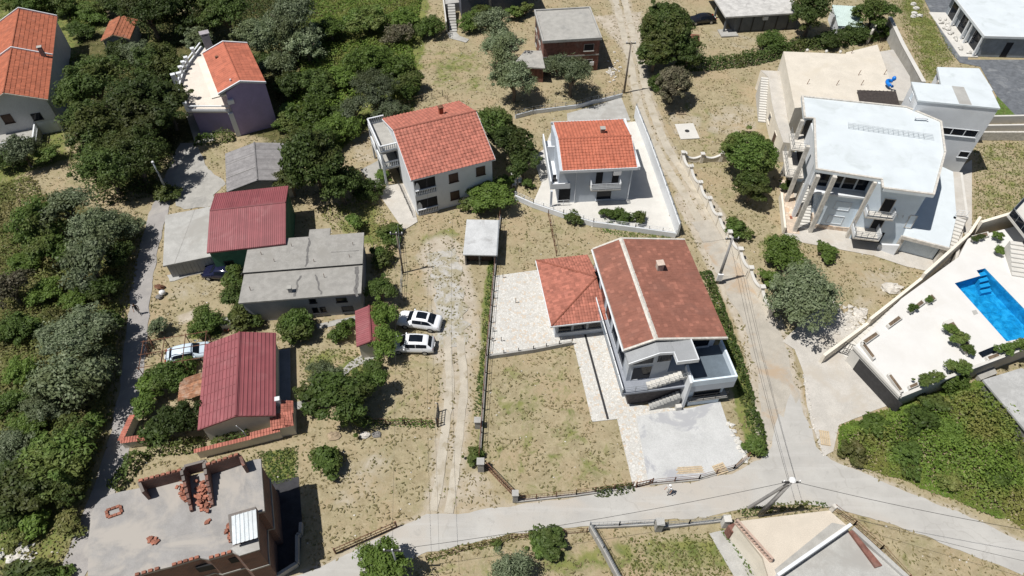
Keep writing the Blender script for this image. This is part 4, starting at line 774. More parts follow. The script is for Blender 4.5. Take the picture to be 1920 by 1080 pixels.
for (x0,x1,z,y) in ((6.35,9.3,4.55,-1.15),(5.85,8.65,2.0,-1.95)):
    bl = T.part('balcony', MB().box(x0,y,z-.2,x1,0,z), stone); railing(T, [(x0+.05,-.1),(x0+.05,y+.05),(x1-.05,y+.05),(x1-.05,-.1)], z, .95, greymetal, .7, (.25,.5,.75), .03, bl); T.part('parapet_infill', MB().box(x0,y,z,x0+.1,-.1,z+.5).box(x1-.1,y,z,x1,-.1,z+.85), white, bl)
    window(T, (6.3,.0), (11.6,-.25), 1.5, z+.05, 1.2, 2.0, 'dark', stone, 'balcony_door')
window(T, (6.3,.0), (11.6,-.25), 4.9, 2.9, .75, 1.9, 'blind', stone); T.part('garage_opening', wbox(MB(), onwall((6.3,0),(11.6,-.25)), 1.0, 3.4, .05, 1.7, -.02, .03), dark)
T.part('garage_door', wbox(MB(), onwall((6.3,0),(11.6,-.25)), .2, .95, .05, 1.7, -.02, .04), mat('grey_panel',(.25,.28,.33),.05,2,.5))
mb = MB()
for k in range(4): mb.tube([(9.3+k*.6,-.2,4.6),(9.3+k*.6,-.35,4.35)],.03,5)
T.part('drain_spout', mb, stone)
# lower terrace over the garage
tp = [(10.9,-1.55),(15.6,-2.6),(17.6,2.9),(19.1,11.2),(16.8,12.9),(14.0,12.5),(13.0,6),(11.5,-.2)]
te = T.part('side_terrace', MB().prism(tp, 2.55, 2.8), whiteroof); T.part('terrace_edge', MB().bar((10.9,-1.6,2.4),(15.6,-2.65,2.4),.2,.42), stone, te)
T.part('garage_wall', MB().prism([(11.3,-.9),(15.2,-1.8),(17.0,3),(18.5,11),(14,11),(12,0)],0,2.55), paleblue)
for x, y in ((10.95,-1.55),(15.15,-2.5)): T.part('garage_column', MB().box(x,y,0,x+.4,y+.4,2.5), stone)
T.part('garage_shutter', wbox(MB(), onwall((11.3,-.9),(15.2,-1.8)), .5, 3.5, .05, 2.0, -.02, .04), mat('pale_shutter',(.55,.63,.7),.04,2,.6)); T.part('ramp_wall', MB().prism([(9.2,-1.2),(11.0,-1.9),(11.0,-1.7),(9.4,-.9)],0,[.7,1.6,1.6,.7]), white)
steps(T, (15.75,-3.2), (17.9,2.6), 1.3, 0, 2.8, 15, whitepave); railing(T, [(17.4,2.9),(18.6,2.9)], 2.8, .9, whitemetal, .6)
hwall(T, [(16.6,-3.6),(18.9,3.0)], 0, 1.6, .3, warmconc, 'stair_wall'); hwall(T, [(18.9,3.0),(20.2,11.5)], 0, 2.6, .3, whitepave, 'boundary_wall'); T.part('landing', MB().prism([(17.3,2.75),(18.7,2.75),(20.0,11.4),(19.1,11.4)],0,2.7), warmconc)
# left hand stairs and side path
steps(T, (1.35,.7), (1.35,6.2), 1.15, 0, 3.0, 16, whitepave); T.part('stair_path', MB().box(-1.0,-.3,.03,.7,9.5,.06), crazy_pink); hwall(T, [(-1.2,-.5),(-1.15,5.8)], 0, 1.0, .25, cream, 'path_wall'); T.part('hatch', MB().box(-.2,2.2,.06,.1,2.7,.1), tile_old)
T.part('left_balcony', MB().box(-1.2,6.5,2.8,.9,11.5,3.0).box(-1.2,8.2,5.5,.6,11.5,5.7), stone); railing(T, [(.4,6.6),(-1.1,6.6),(-1.1,11.4)], 3.0, .95, greymetal, .8); railing(T, [(.4,8.3),(-1.1,8.3),(-1.1,11.4)], 5.7, .95, greymetal, .8)
T.part('left_void', MB().box(.5,9.0,3.0,1.1,12.5,8.3), dark); T.part('white_post', MB().box(.05,2.6,0,.45,3.1,8.4), white)
# upper terrace at the back
ut = [(.05,17.4),(8.6,20.6),(8.4,22.5),(13.3,23.6),(13.1,35.6),(8.4,32.6),(8.3,32.2),(-.3,31.3)]
u2 = T.part('rear_terrace', MB().prism(ut, 0, 5.4), cream); T.part('terrace_slab', MB().prism(ut, 5.4, 5.46), mat('terrace_concrete',(.60,.55,.47),.06,.6,.9,stain=(.52,.47,.39),stsc=.25,stlo=.5,sthi=.7), u2)
for u, v in ((1513,158),(1568,160),(1609,141),(1614,160),(1596,100),(1650,96),(1657,140)): q = T.px(u,v,5.46); T.part('rebar_stub', MB().tube([(q[0],q[1],5.4),(q[0]+.15,q[1]+.1,6.2)],.04,5), rustm)
for u, v in ((1513,96),(1549,98),(1575,99)): q = T.px(u,v,5.5); T.part('post_cap', MB().blob((q[0],q[1],5.65),.22,.22,.22,8,5,.03), whitepave)
pg = MB(); ribs(pg, (8.35,19.2,5.6), (5.0,.6,0), (0,3.4,.15), .5, .05); T.part('dark_canopy', pg, slatm); T.part('rear_passage', MB().prism([(13.3,23.6),(16.2,23.6),(17.0,30),(16.0,37),(13.1,35.6)],0,4.2), warmconc)
lb = [(-2.9,29.9),(-.2,30.2),(.0,17.2),(.3,13.2),(-1.0,13.2),(-1.6,18),(-1.85,22),(-1.9,28.3)]
l2 = T.part('lower_block', MB().prism(lb, 0, 3.0), cream); T.part('block_roof', MB().prism(lb, 3.0, 3.05), warmconc, l2); steps(T, (-2.4,21.6), (-2.4,28.2), 1.0, 0, 3.0, 18, whitepave)
window(T, (-1.85,22), (-1.6,18), .8, .9, 1.2, 1.2, 'glass', cream); window(T, (-1.6,18), (-1.0,13.2), 1.0, .3, 1.2, 1.8, 'door', cream)
# tower
tw = T.part('tower', MB().box(12.5,14.1,0,21.4,17.9,10.1), white); T.part('tower_roof', MB().box(12.4,14.0,10.1,21.5,18.0,10.3), whiteroof, tw); T.part('roof_patch', MB().box(17.0,14.1,10.3,18.4,17.9,10.31), paleconc, tw)
window(T, (12.5,14.1), (21.4,14.1), 3.9, 6.0, 4.4, 1.0, 'glass', white); window(T, (12.5,17.9), (12.5,14.1), 1.2, 8.9, .9, .9, 'blind', white); window(T, (12.5,14.1), (21.4,14.1), 7.6, 3.0, 1.2, .9, 'glass', white)
for k in range(1,3): T.part('mullion', wbox(MB(), onwall((12.5,14.1),(21.4,14.1)), 3.9+k*1.45, 3.98+k*1.45, 6.05, 6.95, .0, .05), white)
ex = T.part('rear_wing', MB().prism([(17.7,20.2),(22.3,20.2),(22.3,24.6),(17.7,24.6)],0,8.6), white); T.part('wing_roof', MB().prism([(16.9,19.9),(23.0,20.2),(22.6,25.2),(17.4,24.6)],8.6,8.9), whiteroof, ex); T.part('wing_column', MB().box(17.0,21.5,0,17.3,21.9,8.6), stone)
# roof lattice of scaffold tubes, roof pipe
mb = MB(); A, B = T.px(1590,236,8.8), T.px(1750,258,8.8); A, B = Vector(A), Vector(B); d = (B-A).normalized(); q = Vector((-d.y,d.x,0))
for s in (-.45,-.15,.15,.45): mb.tube([tuple(A+q*s+Vector((0,0,.1))), tuple(B+q*s+Vector((0,0,.1)))],.03,5)
for k in range(int((B-A).length/.55)): mb.tube([tuple(A+d*k*.55-q*.5+Vector((0,0,.16))), tuple(A+d*k*.55+q*.5+Vector((0,0,.16)))],.025,5)
lat = Thing('lattice_mast', 'long grey steel lattice lying on the flat white roof of the huge house', 'lattice', P(1590,236,8.8), 0)
c, n = math.cos(ang), math.sin(ang); mb.v = [(T.loc[0]+x*c-y*n, T.loc[1]+x*n+y*c, z) for x, y, z in mb.v]; lat.part('frame', mb, zinc, world=True)
T.part('roof_pipe', MB().tube([T.px(1716,224,8.85),T.px(1716,221,9.1),T.px(1739,222,9.1),T.px(1739,226,8.85)],.12,8), whitemetal)
# ---- blue slide figure on the rear terrace
q = T.px(1671,168,5.5); mb = MB(); cx, cy, cz = P(1671,166,5.4)
mb.tube([(cx+.6*math.cos(t)-.1, cy+.75*math.sin(t)+.2, 5.75+.35*math.sin(t*.5)) for t in np.linspace(.9,4.6,12)], [.12]+[.24]*10+[.12], 8)
mb.blob((cx+.45,cy+1.1,6.2),.28,.28,.34,8,6,.05); single('pool_float', 'bright blue curved plastic float lying at the edge of the beige rear terrace', 'float', mb, slideblue, smooth=True, loc=(cx,cy,5.46))
# ---- retaining wall and yard walls behind the big house
T2 = Thing('retaining_wall', 'tall pale concrete retaining wall between the rear terrace and the grassy strip', 'wall', P(1670,45), 0)
pts = [P(1668,34,2.2), P(1692,85,2.2), P(1731,156,2.2)]; hwall(T2, pts, 0, 2.4, .5, paleconc, 'wall_section', None, True, cap=whitepave)
T2 = Thing('low_brick_wall', 'short brown wall end standing behind the rear terrace under dark trees', 'wall', P(1632,70), 0); hwall(T2, [P(1625,82), P(1640,58)], 0, 2.2, .3, stone, 'wall_section', None, True)
T2 = Thing('boundary_wall', 'pair of stepped white garden walls right of the tower below the grass triangle', 'wall', P(1860,232), 0); hwall(T2, [P(1850,231), P(1960,229)], 0, 1.2, .3, whitepave, 'wall_section', None, True); hwall(T2, [P(1838,246), P(1960,244)], 0, 1.0, .3, whitepave, 'wall_section', None, True); hwall(T2, [P(1832,262), P(1960,262)], 0, 1.3, .3, stone, 'wall_section', None, True)
mb = MB(); p = PP([(1868,178),(1910,221),(1862,221)]); sheet('lawn', [(1869,180),(1908,221),(1862,221)], .03, mat('lawn_green',(.09,.14,.03),.25,2,.95,.4), excl=False)
# ================================================================ pool terrace
ZT = 2.2
TP = [(1600,652),(1687,745),(1800,700),(1960,640),(2060,560),(2010,470),(1905,424),(1815,447),(1797,482),(1690,560)]
T = Thing('pool_terrace', 'raised white paved pool terrace with planters, dark garage door and outer stairs', 'terrace', P(1687,745), 0)
tw = PP(TP, ZT); foot(tw); pool = PP([(1790,531),(1838,517),(1831,507),(1847,503),(1965,625),(1887,640)], ZT)
def ring_fill(outer, holes, z0, z1):        # deck with a pool hole, triangulated
    import bmesh
    from mathutils.geometry import tessellate_polygon
    loops = [[Vector((x,y,0)) for x,y in outer]]+[[Vector((x,y,0)) for x,y in h] for h in holes]; tris = tessellate_polygon(loops); flat = [p for l in loops for p in l]
    mb = MB(); vs = [(p.x,p.y,z1) for p in flat]; fs = []
    for t in tris:
        a, b, c = [flat[i] for i in t]; fs.append(tuple(t) if (b-a).cross(c-a).z > 0 else tuple(t)[::-1])
    mb.add(vs, fs); return mb
mb = ring_fill(tw, [pool], 0, ZT)
n = len(tw); A_ = sum(tw[i][0]*tw[(i+1)%n][1]-tw[(i+1)%n][0]*tw[i][1] for i in range(n)); tt = tw if A_ > 0 else tw[::-1]
deck = T.part('deck', mb, mat('white_deck',(.60,.59,.57),.03,.4,.85,fine=.01,stain=(.56,.545,.52),stlo=.45,sthi=.75), world=True)
sk = MB()
for i in range(n): a, b = tt[i], tt[(i+1)%n]; sk.quad((a[0],a[1],0),(b[0],b[1],0),(b[0],b[1],ZT),(a[0],a[1],ZT))
T.part('terrace_wall', sk, whitepave, world=True)
pm = MB(); m_ = len(pool); pc = np.mean(np.array(pool),0)
for i in range(m_):
    a, b = pool[i], pool[(i+1)%m_]; pm.quad((a[0],a[1],.75),(b[0],b[1],.75),(b[0],b[1],ZT-.005),(a[0],a[1],ZT-.005)); pm.quad((b[0],b[1],.75),(a[0],a[1],.75),(a[0],a[1],ZT-.005),(b[0],b[1],ZT-.005)) if False else None
pm.add([(x,y,.75) for x,y in pool],[tuple(range(m_))]); T.part('pool_basin', pm, pooltile, world=True)
pw = pool if sum(pool[i][0]*pool[(i+1)%m_][1]-pool[(i+1)%m_][0]*pool[i][1] for i in range(m_)) > 0 else pool[::-1]; T.part('pool_water', MB().add([(x,y,ZT-.18) for x,y in pw],[tuple(range(m_))]), watermat, world=True)
for k in range(4): 
    q = PP([(1834+k*3,512+k*8),(1848+k*5,508+k*8),(1852+k*5,514+k*8),(1838+k*3,518+k*8)], ZT-.3); T.part('pool_step', MB().prism(q,.76,ZT-.35-k*.22), mat('pool_step_blue',(.03,.32,.6),.05,2,.5), world=True)
def planter(poly, label=None, soilm=soil, h=.35):
    w_ = PP(poly, ZT); c_ = np.mean(np.array(w_),0); b = T.part('planter', MB().prism(w_, ZT, ZT+h), whitepave, world=True); inn = [tuple(c_+(np.array(q)-c_)*.8) for q in w_]
    T.part('planter_soil', MB().prism(inn, ZT+h, ZT+h+.01), soilm, b, world=True); return c_
planter([(1612,644),(1642,624),(1647,630),(1619,650)]); planter([(1660,612),(1684,594),(1690,600),(1665,618)]); planter([(1701,585),(1727,564),(1733,571),(1706,590)]); planter([(1731,564),(1745,554),(1754,564),(1739,573)])
planter([(1612,648),(1618,645),(1640,674),(1635,678)]); planter([(1661,705),(1666,702),(1692,737),(1686,740)]); planter([(1700,727),(1718,719),(1720,726),(1703,733)]); planter([(1845,673),(1870,664),(1873,671),(1850,680)]); planter([(1888,655),(1925,640),(1928,648),(1892,662)])
planter([(1766,607),(1782,601),(1824,660),(1812,670)]); planter([(1819,446),(1850,438),(1853,446),(1822,455)])
T.part('skylight', MB().prism(PP([(1834,662),(1868,648),(1873,657),(1842,671)],ZT),ZT,ZT+.12), glass, world=True); T.part('skimmer_lid', MB().prism(PP([(1822,583),(1830,581),(1834,588),(1826,591)],ZT),ZT,ZT+.02), paleconc, world=True)
fr = onwall(P(1601,654,ZT)[:2], P(1687,745,ZT)[:2]); gd = wbox(MB(), (fr[0],fr[1],fr[2]), 1.0, 6.6, .05, 1.8, -.02, .03); T.part('garage_door', gd, darkmetal, world=True)
pr = MB(); ed = PP([(1600,652),(1687,745),(1800,700),(1960,640)], ZT)
for a, b in zip(ed[:-1], ed[1:]): pr.bar((a[0],a[1],ZT),(b[0],b[1],ZT),.3,.28)
T.part('edge_kerb', pr, whitepave, world=True)
# stairs along the upper left side of the terrace, with its outer wall
A, B = P(1575,662), P(1772,520,ZT); steps(T, T.inv(A)[:2], T.inv(B)[:2], 1.5, 0, ZT-.03, 22, whitepave)
ow = [P(1537,680), P(1618,620), P(1712,545), P(1795,470), P(1815,440)]; zz = [.9,1.3,2.0,2.8,2.9]
for i in range(4): T.part('outer_wall', MB().bar((ow[i][0],ow[i][1],0),(ow[i+1][0],ow[i+1][1],0),.3,zz[i+1]), cream, world=True)
gt = MB(); g0, g1 = P(1573,662), P(1601,672)
for t in np.linspace(0,1,7): x, y = g0[0]+(g1[0]-g0[0])*t, g0[1]+(g1[1]-g0[1])*t; gt.tube([(x,y,.1),(x,y,1.9)],.03,5)
for z in (.15,1.0,1.85): gt.tube([(g0[0],g0[1],z),(g1[0],g1[1],z)],.035,5)
T.part('gate', gt, darkmetal, world=True)
hwall(T, [P(1815,452,0), P(1905,425,0)], 0, 3.1, .35, cream, 'rear_wall', None, True)
# ---- house at the right edge behind the pool
T = Thing('glass_balcony_house', 'corner of a white house with glass balcony and outside steps beyond the pool', 'house', P(1905,470), R(-52))
q = lambda u, v, z: T.px(u,v,z)[:2]
T.part('wall', MB().prism([q(1905,455,0),q(1960,530,0),q(2060,440,0),q(1990,380,0)],0,4.2), greyrender); bl = T.part('balcony', MB().prism([q(1890,402,4.6),q(1925,446,4.6),q(1990,400,4.6),q(1930,360,4.6)],4.3,4.6), whitepave)
gl = MB(); pts = [q(1930,362,4.6),q(1892,403,4.6),q(1925,445,4.6)]
for a, b in zip(pts[:-1],pts[1:]): gl.bar((a[0],a[1],4.6),(b[0],b[1],4.6),.04,.9)
T.part('glass_balustrade', gl, glass, bl); railing(T, pts, 4.6, 1.0, greymetal, 1.2, (), .03, bl)
st0, st1 = q(1912,520,ZT), q(1895,470,ZT); steps(T, st0, st1, 1.6, ZT, ZT+1.4, 8, whitepave); T.part('floor_window', MB().bar(q(1912,462,3)+(ZT,), q(1945,510,3)+(ZT,),.1,1.8), dark)
# ---- flat concrete roof at the right edge
T = Thing('flat_concrete_outbuilding', 'low outbuilding with rough grey flat concrete roof at the right edge below the pool', 'outbuilding', P(1880,760), 0)
rp = PP([(1843,712),(1915,690),(1990,720),(1990,870),(1930,815)], 2.6); foot(rp); c_ = np.mean(np.array(rp),0)
T.part('roof', MB().prism(rp, 2.4, 2.6), mat('rough_grey_roof',(.40,.40,.39),.12,1.5,.9,.2,stain=(.32,.32,.31),stsc=.5), world=True); T.part('wall', MB().prism([tuple(c_+(np.array(p)-c_)*.9) for p in rp], 0, 2.4), stonedark, world=True)
T.part('step_slab', MB().prism(PP([(1828,698),(1862,684),(1870,700),(1840,712)],.5),0,.5), concrete, world=True)
# ================================================================ unfinished brick building, bottom left
ZB = 6.5
T = Thing('unfinished_brick_building', 'unfinished brick building with rounded bare concrete roof, half-built brick walls on top', 'building', P(480,1040,0), R(14))
rp = [(257,916),(230,921),(207,927),(190,935),(178,948),(171,963),(166,1010),(164,1105),(230,1105),(250,1081),(301,1067),(322,1062),(375,1046),(391,1049),(436,1036),(448,1041),(486,1029),(484,1008),(483,961),(496,958),(489,860),(474,862),(456,868)]
rw = PP(rp, ZB); bc = np.mean(np.array(rw),0); foot(PP(rp,ZB))
brickcourse = None
def brickwork():
    m, nt, b, pos = newmat('hollow_brickwork'); tc = N(nt,'ShaderNodeTexCoord'); sx = N(nt,'ShaderNodeSeparateXYZ'); nt.links.new(tc.outputs['Object'], sx.inputs[0])
    cx = N(nt,'ShaderNodeCombineXYZ'); nt.links.new(math_(nt,'ADD',sx.outputs[0],sx.outputs[1]), cx.inputs[0]); nt.links.new(sx.outputs[2], cx.inputs[1])
    k = N(nt,'ShaderNodeTexBrick'); nt.links.new(cx.outputs[0], k.inputs['Vector']); k.inputs['Scale'].default_value = 1; k.inputs['Brick Width'].default_value = .3; k.inputs['Row Height'].default_value = .2; k.inputs['Mortar Size'].default_value = .014
    k.inputs['Color1'].default_value = (.19,.09,.065,1); k.inputs['Color2'].default_value = (.14,.075,.06,1); k.inputs['Mortar'].default_value = (.17,.15,.135,1)
    c = mix(nt, smooth(nt, noise(nt,pos,.7,5), .45,.7), k.outputs[0], mix(nt,1.0,k.outputs[0],(.7,.72,.75),'MULTIPLY')); nt.links.new(c, b.inputs['Base Color']); b.inputs['Roughness'].default_value = .92
    setbump(nt, b, k.outputs['Fac'], -.5, .02); return m
bw = brickwork()
T.part('wall', MB().prism([tuple(bc+(np.array(p)-bc)*.97) for p in rw], 0, ZB-.25), bw, world=True)
T.part('roof', MB().prism(rw, ZB-.25, ZB), mat('raw_roof_slab',(.295,.285,.275),.1,1.0,.9,.2,stain=(.35,.325,.295),stsc=.22,stlo=.48,sthi=.62), world=True)
T.part('floor_slab', MB().prism([tuple(bc+(np.array(p)-bc)*.985) for p in rw], 3.0, 3.2), concrete, world=True)
def bwall(base, h, th=.22, under=None):
    a, b = P(*base[0],ZB), P(*base[1],ZB); return T.part('roof_wall', MB().bar((a[0],a[1],ZB),(b[0],b[1],ZB),th,h), bw, under, world=True)
BR = mesh('brick', MB().box(-.14,-.1,0,.14,.1,.14), brick)
MB_T = BR.attributes.new('tint','FLOAT','FACE'); MB_T.data.foreach_set('value',[.5]*6)
BR2 = BR.copy(); BR2.attributes['tint'].data.foreach_set('value',[.95]*6); BR3 = BR.copy(); BR3.attributes['tint'].data.foreach_set('value',[.1]*6)
def brickat(par, p, rz, rx=0, r=random):
    o = link('brick', r.choice([BR,BR2,BR3]), par); o.location = p; o.rotation_euler = (rx, 0, rz); return o
for base, h in (([(273,917),(353,896)],1.35),([(353,896),(356,890)],1.3),([(356,888),(394,878)],1.3),([(394,878),(397,888)],1.3),([(397,888),(458,867)],1.4),([(273,917),(281,936)],1.3),([(458,867),(465,886)],1.2)): bwall(base, h)
def toprow(p0, p1, z):
    a, b = Vector(T.px(*p0,ZB)), Vector(T.px(*p1,ZB)); L = (b-a).length; n = int(L/.36); rz = math.atan2(b.y-a.y, b.x-a.x)
    for i in range(n): p = a+(b-a)*((i+.5)/n); brickat(T.o, (p.x,p.y,z-.0), rz)
for p0, p1, z in (((273,917),(353,896),ZB+1.35),((397,888),(458,867),ZB+1.4),((391,1047),(436,1034),ZB),((322,1060),(375,1044),ZB),((252,1079),(301,1065),ZB)): toprow(p0,p1,z)
r = random.Random(3)
for (u0,v0,u1,v1) in ((353,898,361,960),(394,885,400,950)):
    a, b = P(u0,v0,ZB), P(u1,v1,ZB); n = 7
    for k in range(n):
        h = 1.35*(1-k/n)+.15; p = [a[i]+(b[i]-a[i])*k/n for i in range(2)]; q = [a[i]+(b[i]-a[i])*(k+1)/n for i in range(2)]; T.part('roof_wall', MB().bar((p[0],p[1],ZB),(q[0],q[1],ZB),.22,h), bw, world=True)
T.part('hatch_wall', MB().prism(PP([(433,972),(484,957),(485,1010),(438,1023)],ZB),ZB,ZB+.7), bw, world=True)
zs = MB(); a, b, c = Vector(P(436,1022,ZB+.75)), Vector(P(484,1008,ZB+.75)), Vector(P(434,968,ZB+.75)); ribs(zs, a, b-a, c-a, .3, .05); T.part('hatch_sheet', zs, zinc, world=True)
T.part('landing_slab', MB().prism(PP([(432,1028),(484,1009),(487,1030),(449,1042)],ZB+.1),ZB+.0,ZB+.1), paleconc, world=True)
for (u,v,w_,h) in ((375,1072,1.2,.8),(442,1078,1.6,.5)): p = T.px(u,v,ZB-2)
fr = onwall(T.px(322,1062,ZB)[:2], T.px(436,1036,ZB)[:2]); 
for s, z in ((1.2,4.3),(3.6,4.6)): T.part('window_opening', wbox(MB(), fr, s, s+1.2, z, z+.9, -.3, -.02), dark)
def pile(name, label, spots, n, z, seed, spread=.25, hmax=.45):
    r = random.Random(seed); c = P(*spots[0], z); t = Thing(name, label, 'bricks', c, 0)
    for i in range(n):
        s = r.random()*(len(spots)-1); k = int(s); f = s-k; a, b = P(*spots[k],z), P(*spots[min(k+1,len(spots)-1)],z)
        x, y = a[0]+(b[0]-a[0])*f+r.gauss(0,spread), a[1]+(b[1]-a[1])*f+r.gauss(0,spread*.8); zz = max(0, hmax*(1-abs(s/(max(1,len(spots)-1))-.5))*r.random())
        brickat(t.o, (x-c[0], y-c[1], int(zz/.15)*.15+.001*i/n), r.uniform(0,3.14), 0, r)
    return t
pile('brick_pile','heap of loose hollow bricks along the longer stub wall on the concrete roof',[(383,905),(380,930),(386,955)],70,ZB,5)
pile('brick_pile','row of stacked hollow bricks beside the left stub wall on the concrete roof',[(345,900),(346,925),(351,942)],36,ZB,6,.15)
pile('brick_pile','small loose group of bricks in the middle of the concrete roof',[(284,1012),(296,1020)],9,ZB,7,.15,.1)
pile('brick_pile','two or three bricks lying alone near the stub walls on the concrete roof',[(384,982),(395,978)],4,ZB,8,.1,.05)
pile('brick_pile','bricks stacked along the left side of the zinc covered roof hatch',[(430,985),(433,1015)],22,ZB,9,.12,.5)
t = Thing('brick_outline','rectangle of bricks laid out on the concrete roof near its rounded corner','bricks',P(214,960,ZB),0)
q = [P(200,958,ZB),P(226,949,ZB),P(229,962,ZB),P(203,971,ZB)]
for a, b in zip(q, q[1:]+q[:1]):
    n = max(2,int(math.dist(a,b)/.32))
    for i in range(n): brickat(t.o, (a[0]+(b[0]-a[0])*(i+.5)/n-t.loc[0], a[1]+(b[1]-a[1])*(i+.5)/n-t.loc[1], 0), math.atan2(b[1]-a[1],b[0]-a[0]))
T = Thing('low_concrete_wall','low pale concrete wall beside the unfinished brick building in its shadow','wall',P(565,1010),0); hwall(T,[P(567,985),P(566,1005),P(560,1008),P(560,1060),P(520,1085)],0,.7,.25,concrete,'wall_section',None,True)
# ================================================================ terraced house, bottom right
T = Thing('beige_terrace_house', 'house with beige roof terrace, brick balustrade and white parapet at the bottom edge', 'house', P(1480,1030), 0)
za, zb = 3.0, 2.3; A = PP([(1377,978),(1555,957),(1590,987),(1457,1079),(1445,1095),(1430,1045)], za); Bq = PP([(1588,992),(1705,1092),(1690,1130),(1430,1130),(1460,1085)], zb); foot(A); foot(Bq)
sh = lambda pg, k: [tuple(np.mean(np.array(pg),0)+(np.array(p)-np.mean(np.array(pg),0))*k) for p in pg]
T.part('wall', MB().prism(sh(A,.96),0,za-.25), cream, world=True); ra = T.part('terrace', MB().prism(A,za-.25,za), mat('beige_terrace',(.55,.49,.41),.05,.6,.9,stain=(.48,.43,.36),stsc=.3), world=True)
T.part('lower_wall', MB().prism(sh(Bq,.96),0,zb-.25), cream, world=True); T.part('lower_roof', MB().prism(Bq,zb-.25,zb), paleconc, world=True)
T.part('repair_strip', MB().prism(PP([(1452,1068),(1560,980),(1585,985),(1456,1077)],za),za,za+.006), concrete, ra, world=True)
hwall(T,[P(1592,987,za),P(1455,1082,za)],za-.3,za+.5,.25,white,'parapet',None,True); bk = MB(); bk.prism(PP([(1590,998),(1597,996),(1652,1062),(1640,1066)],zb),zb,zb+.25); T.part('brick_strip',bk,brickwall,world=True); hwall(T,[P(1597,992,zb),P(1705,1090,zb)],zb-.3,zb+.3,.35,paleconc,'parapet',None,True)
balusters(T,[T.px(1378,980,za)[:2],T.px(1445,1054,za)[:2]],za,.7,mat('brick_baluster',(.45,.33,.27),.15,3,.9),.26,ra); T.part('entrance_block', MB().prism(PP([(1365,985),(1378,980),(1392,996),(1372,998)],1.5),0,1.5), brickwall, world=True)
railing(T,[T.px(1556,955,za)[:2],T.px(1378,977,za)[:2]],za,.5,darkmetal,1.0,()); T.part('corner_post', MB().bar(P(1556,953,za),P(1562,960,za),.3,.8), stone, world=True)
sheet('concrete_yard', [(1330,1000),(1374,992),(1395,1003),(1440,1060),(1440,1110),(1392,1110)], .02, paleconc, .06)
# ================================================================ fences, gates and walls
def fence(name, label, pts, h=1.2, post=darkmetal, gap=2.0, base=None, basem=concrete, mesh_=True, z0=0, cat='fence', rails=(.1,.55,1.0), pr=.04, group=None):
    T = Thing(name, label, cat, P(*pts[0]), 0, group); w_ = [T.px(*p,0) for p in pts]
    if base:
        for a, b in zip(w_[:-1], w_[1:]): T.part('base_wall', MB().bar((a[0],a[1],0),(b[0],b[1],0),.22,base), basem)
    k = base or 0; mb = MB()
    for a, b in zip(w_[:-1], w_[1:]):
        n = max(1,round(math.dist(a,b)/gap))
        for i in range(n+1): 
            x, y = a[0]+(b[0]-a[0])*i/n, a[1]+(b[1]-a[1])*i/n; T.part('post', MB().box(x-pr,y-pr,k,x+pr,y+pr,k+h), post)
        for q in rails: mb.tube([(a[0],a[1],k+h*q),(b[0],b[1],k+h*q)],.018,4)
        if mesh_:
            for i in range(int(math.dist(a,b)/.35)): t = i*.35/math.dist(a,b); x, y = a[0]+(b[0]-a[0])*t, a[1]+(b[1]-a[1])*t; mb.tube([(x,y,k),(x,y,k+h)],.008,3,False)
    T.part('rails', mb, post); return T
fence('wire_fence','long wire fence on a low kerb beside the left dirt track',[(938,405),(926,520),(912,670),(905,770),(899,862)],1.1,rustm,2.2,.3)
fence('patio_fence','low concrete wall with short black posts along the lower edge of the patio',[(917,672),(1000,660),(1072,646)],.5,darkmetal,1.6,.55,mesh_=False,rails=())
fence('front_fence','rusty post fence on a low wall between the dry plot and the paved road',[(968,941),(1080,929),(1186,914)],.9,rustm,2.0,.2)
fence('yard_fence','thin wire fence along the curved edge of the concrete yard',[(1218,908),(1310,899),(1375,880),(1402,858)],.8,rustm,2.2,.12,mesh_=False)
fence('white_railing_wall','white stepped wall with railing along the lower edge of the blue-grey house yard',[(966,374),(1000,389),(1056,408),(1112,424),(1190,434),(1266,445)],.55,whitemetal,1.5,.75,white)
fence('white_railing_wall','white stepped wall with grey railing along the upper edge of the blue-grey house yard',[(966,222),(1000,213),(1080,203),(1092,200),(1108,195),(1134,190),(1166,182)],.6,greymetal,1.4,.6,white)
fence('plot_fence','thin fence line down the dry plot below the blue-grey house',[(1028,405),(1043,480)],1.0,rustm,1.8,mesh_=False)
fence('track_fence','short rusty fence with posts at the edge of the left dirt track',[(690,795),(760,797),(822,795)],1.0,rustm,2.0,mesh_=False)
fence('hillside_fence','old rail fence behind the orange-roofed white house',[(745,203),(790,190),(830,180),(840,190)],1.0,wood,1.8)
fence('yard_side_fence','metal fence beside the lane-side yard of the flat-roofed house',[(748,435),(755,515),(752,560)],1.2,greymetal,1.8)
fence('lane_railing','small dark railing on the lane edge above the red metal house',[(278,670),(284,640),(290,655)],.9,rustm,1.2)
fence('road_railing','grey railing on a pale wall beside the lower road, left of the pillar',[(1106,990),(1160,988),(1225,984)],.8,greymetal,2.4,.35,paleconc)
fence('road_railing','grey railing on a pale wall beside the lower road, right of the pillar',[(1240,990),(1290,985),(1350,978)],.8,greymetal,2.2,.35,paleconc)
fence('side_railing','grey wall with railing running down from the lower road to the bottom edge',[(1105,992),(1130,1035),(1160,1092)],.6,greymetal,2.0,.9,concrete)
fence('bottom_wire_fence','sagging wire fence along the lower verge of the paved road',[(800,1050),(880,1030),(960,1010),(1100,998)],.9,rustm,2.6,mesh_=False)
fence('corner_fence','wire fence round the corner of the beige terrace house verge',[(1562,955),(1600,985),(1650,1030),(1700,1085)],.9,rustm,2.0)
fence('blue_yard_railing','grey railing along the top of the white yard wall by the dirt track',[(1190,220),(1215,285),(1245,370),(1270,443)],.35,greymetal,1.8,1.9,white)
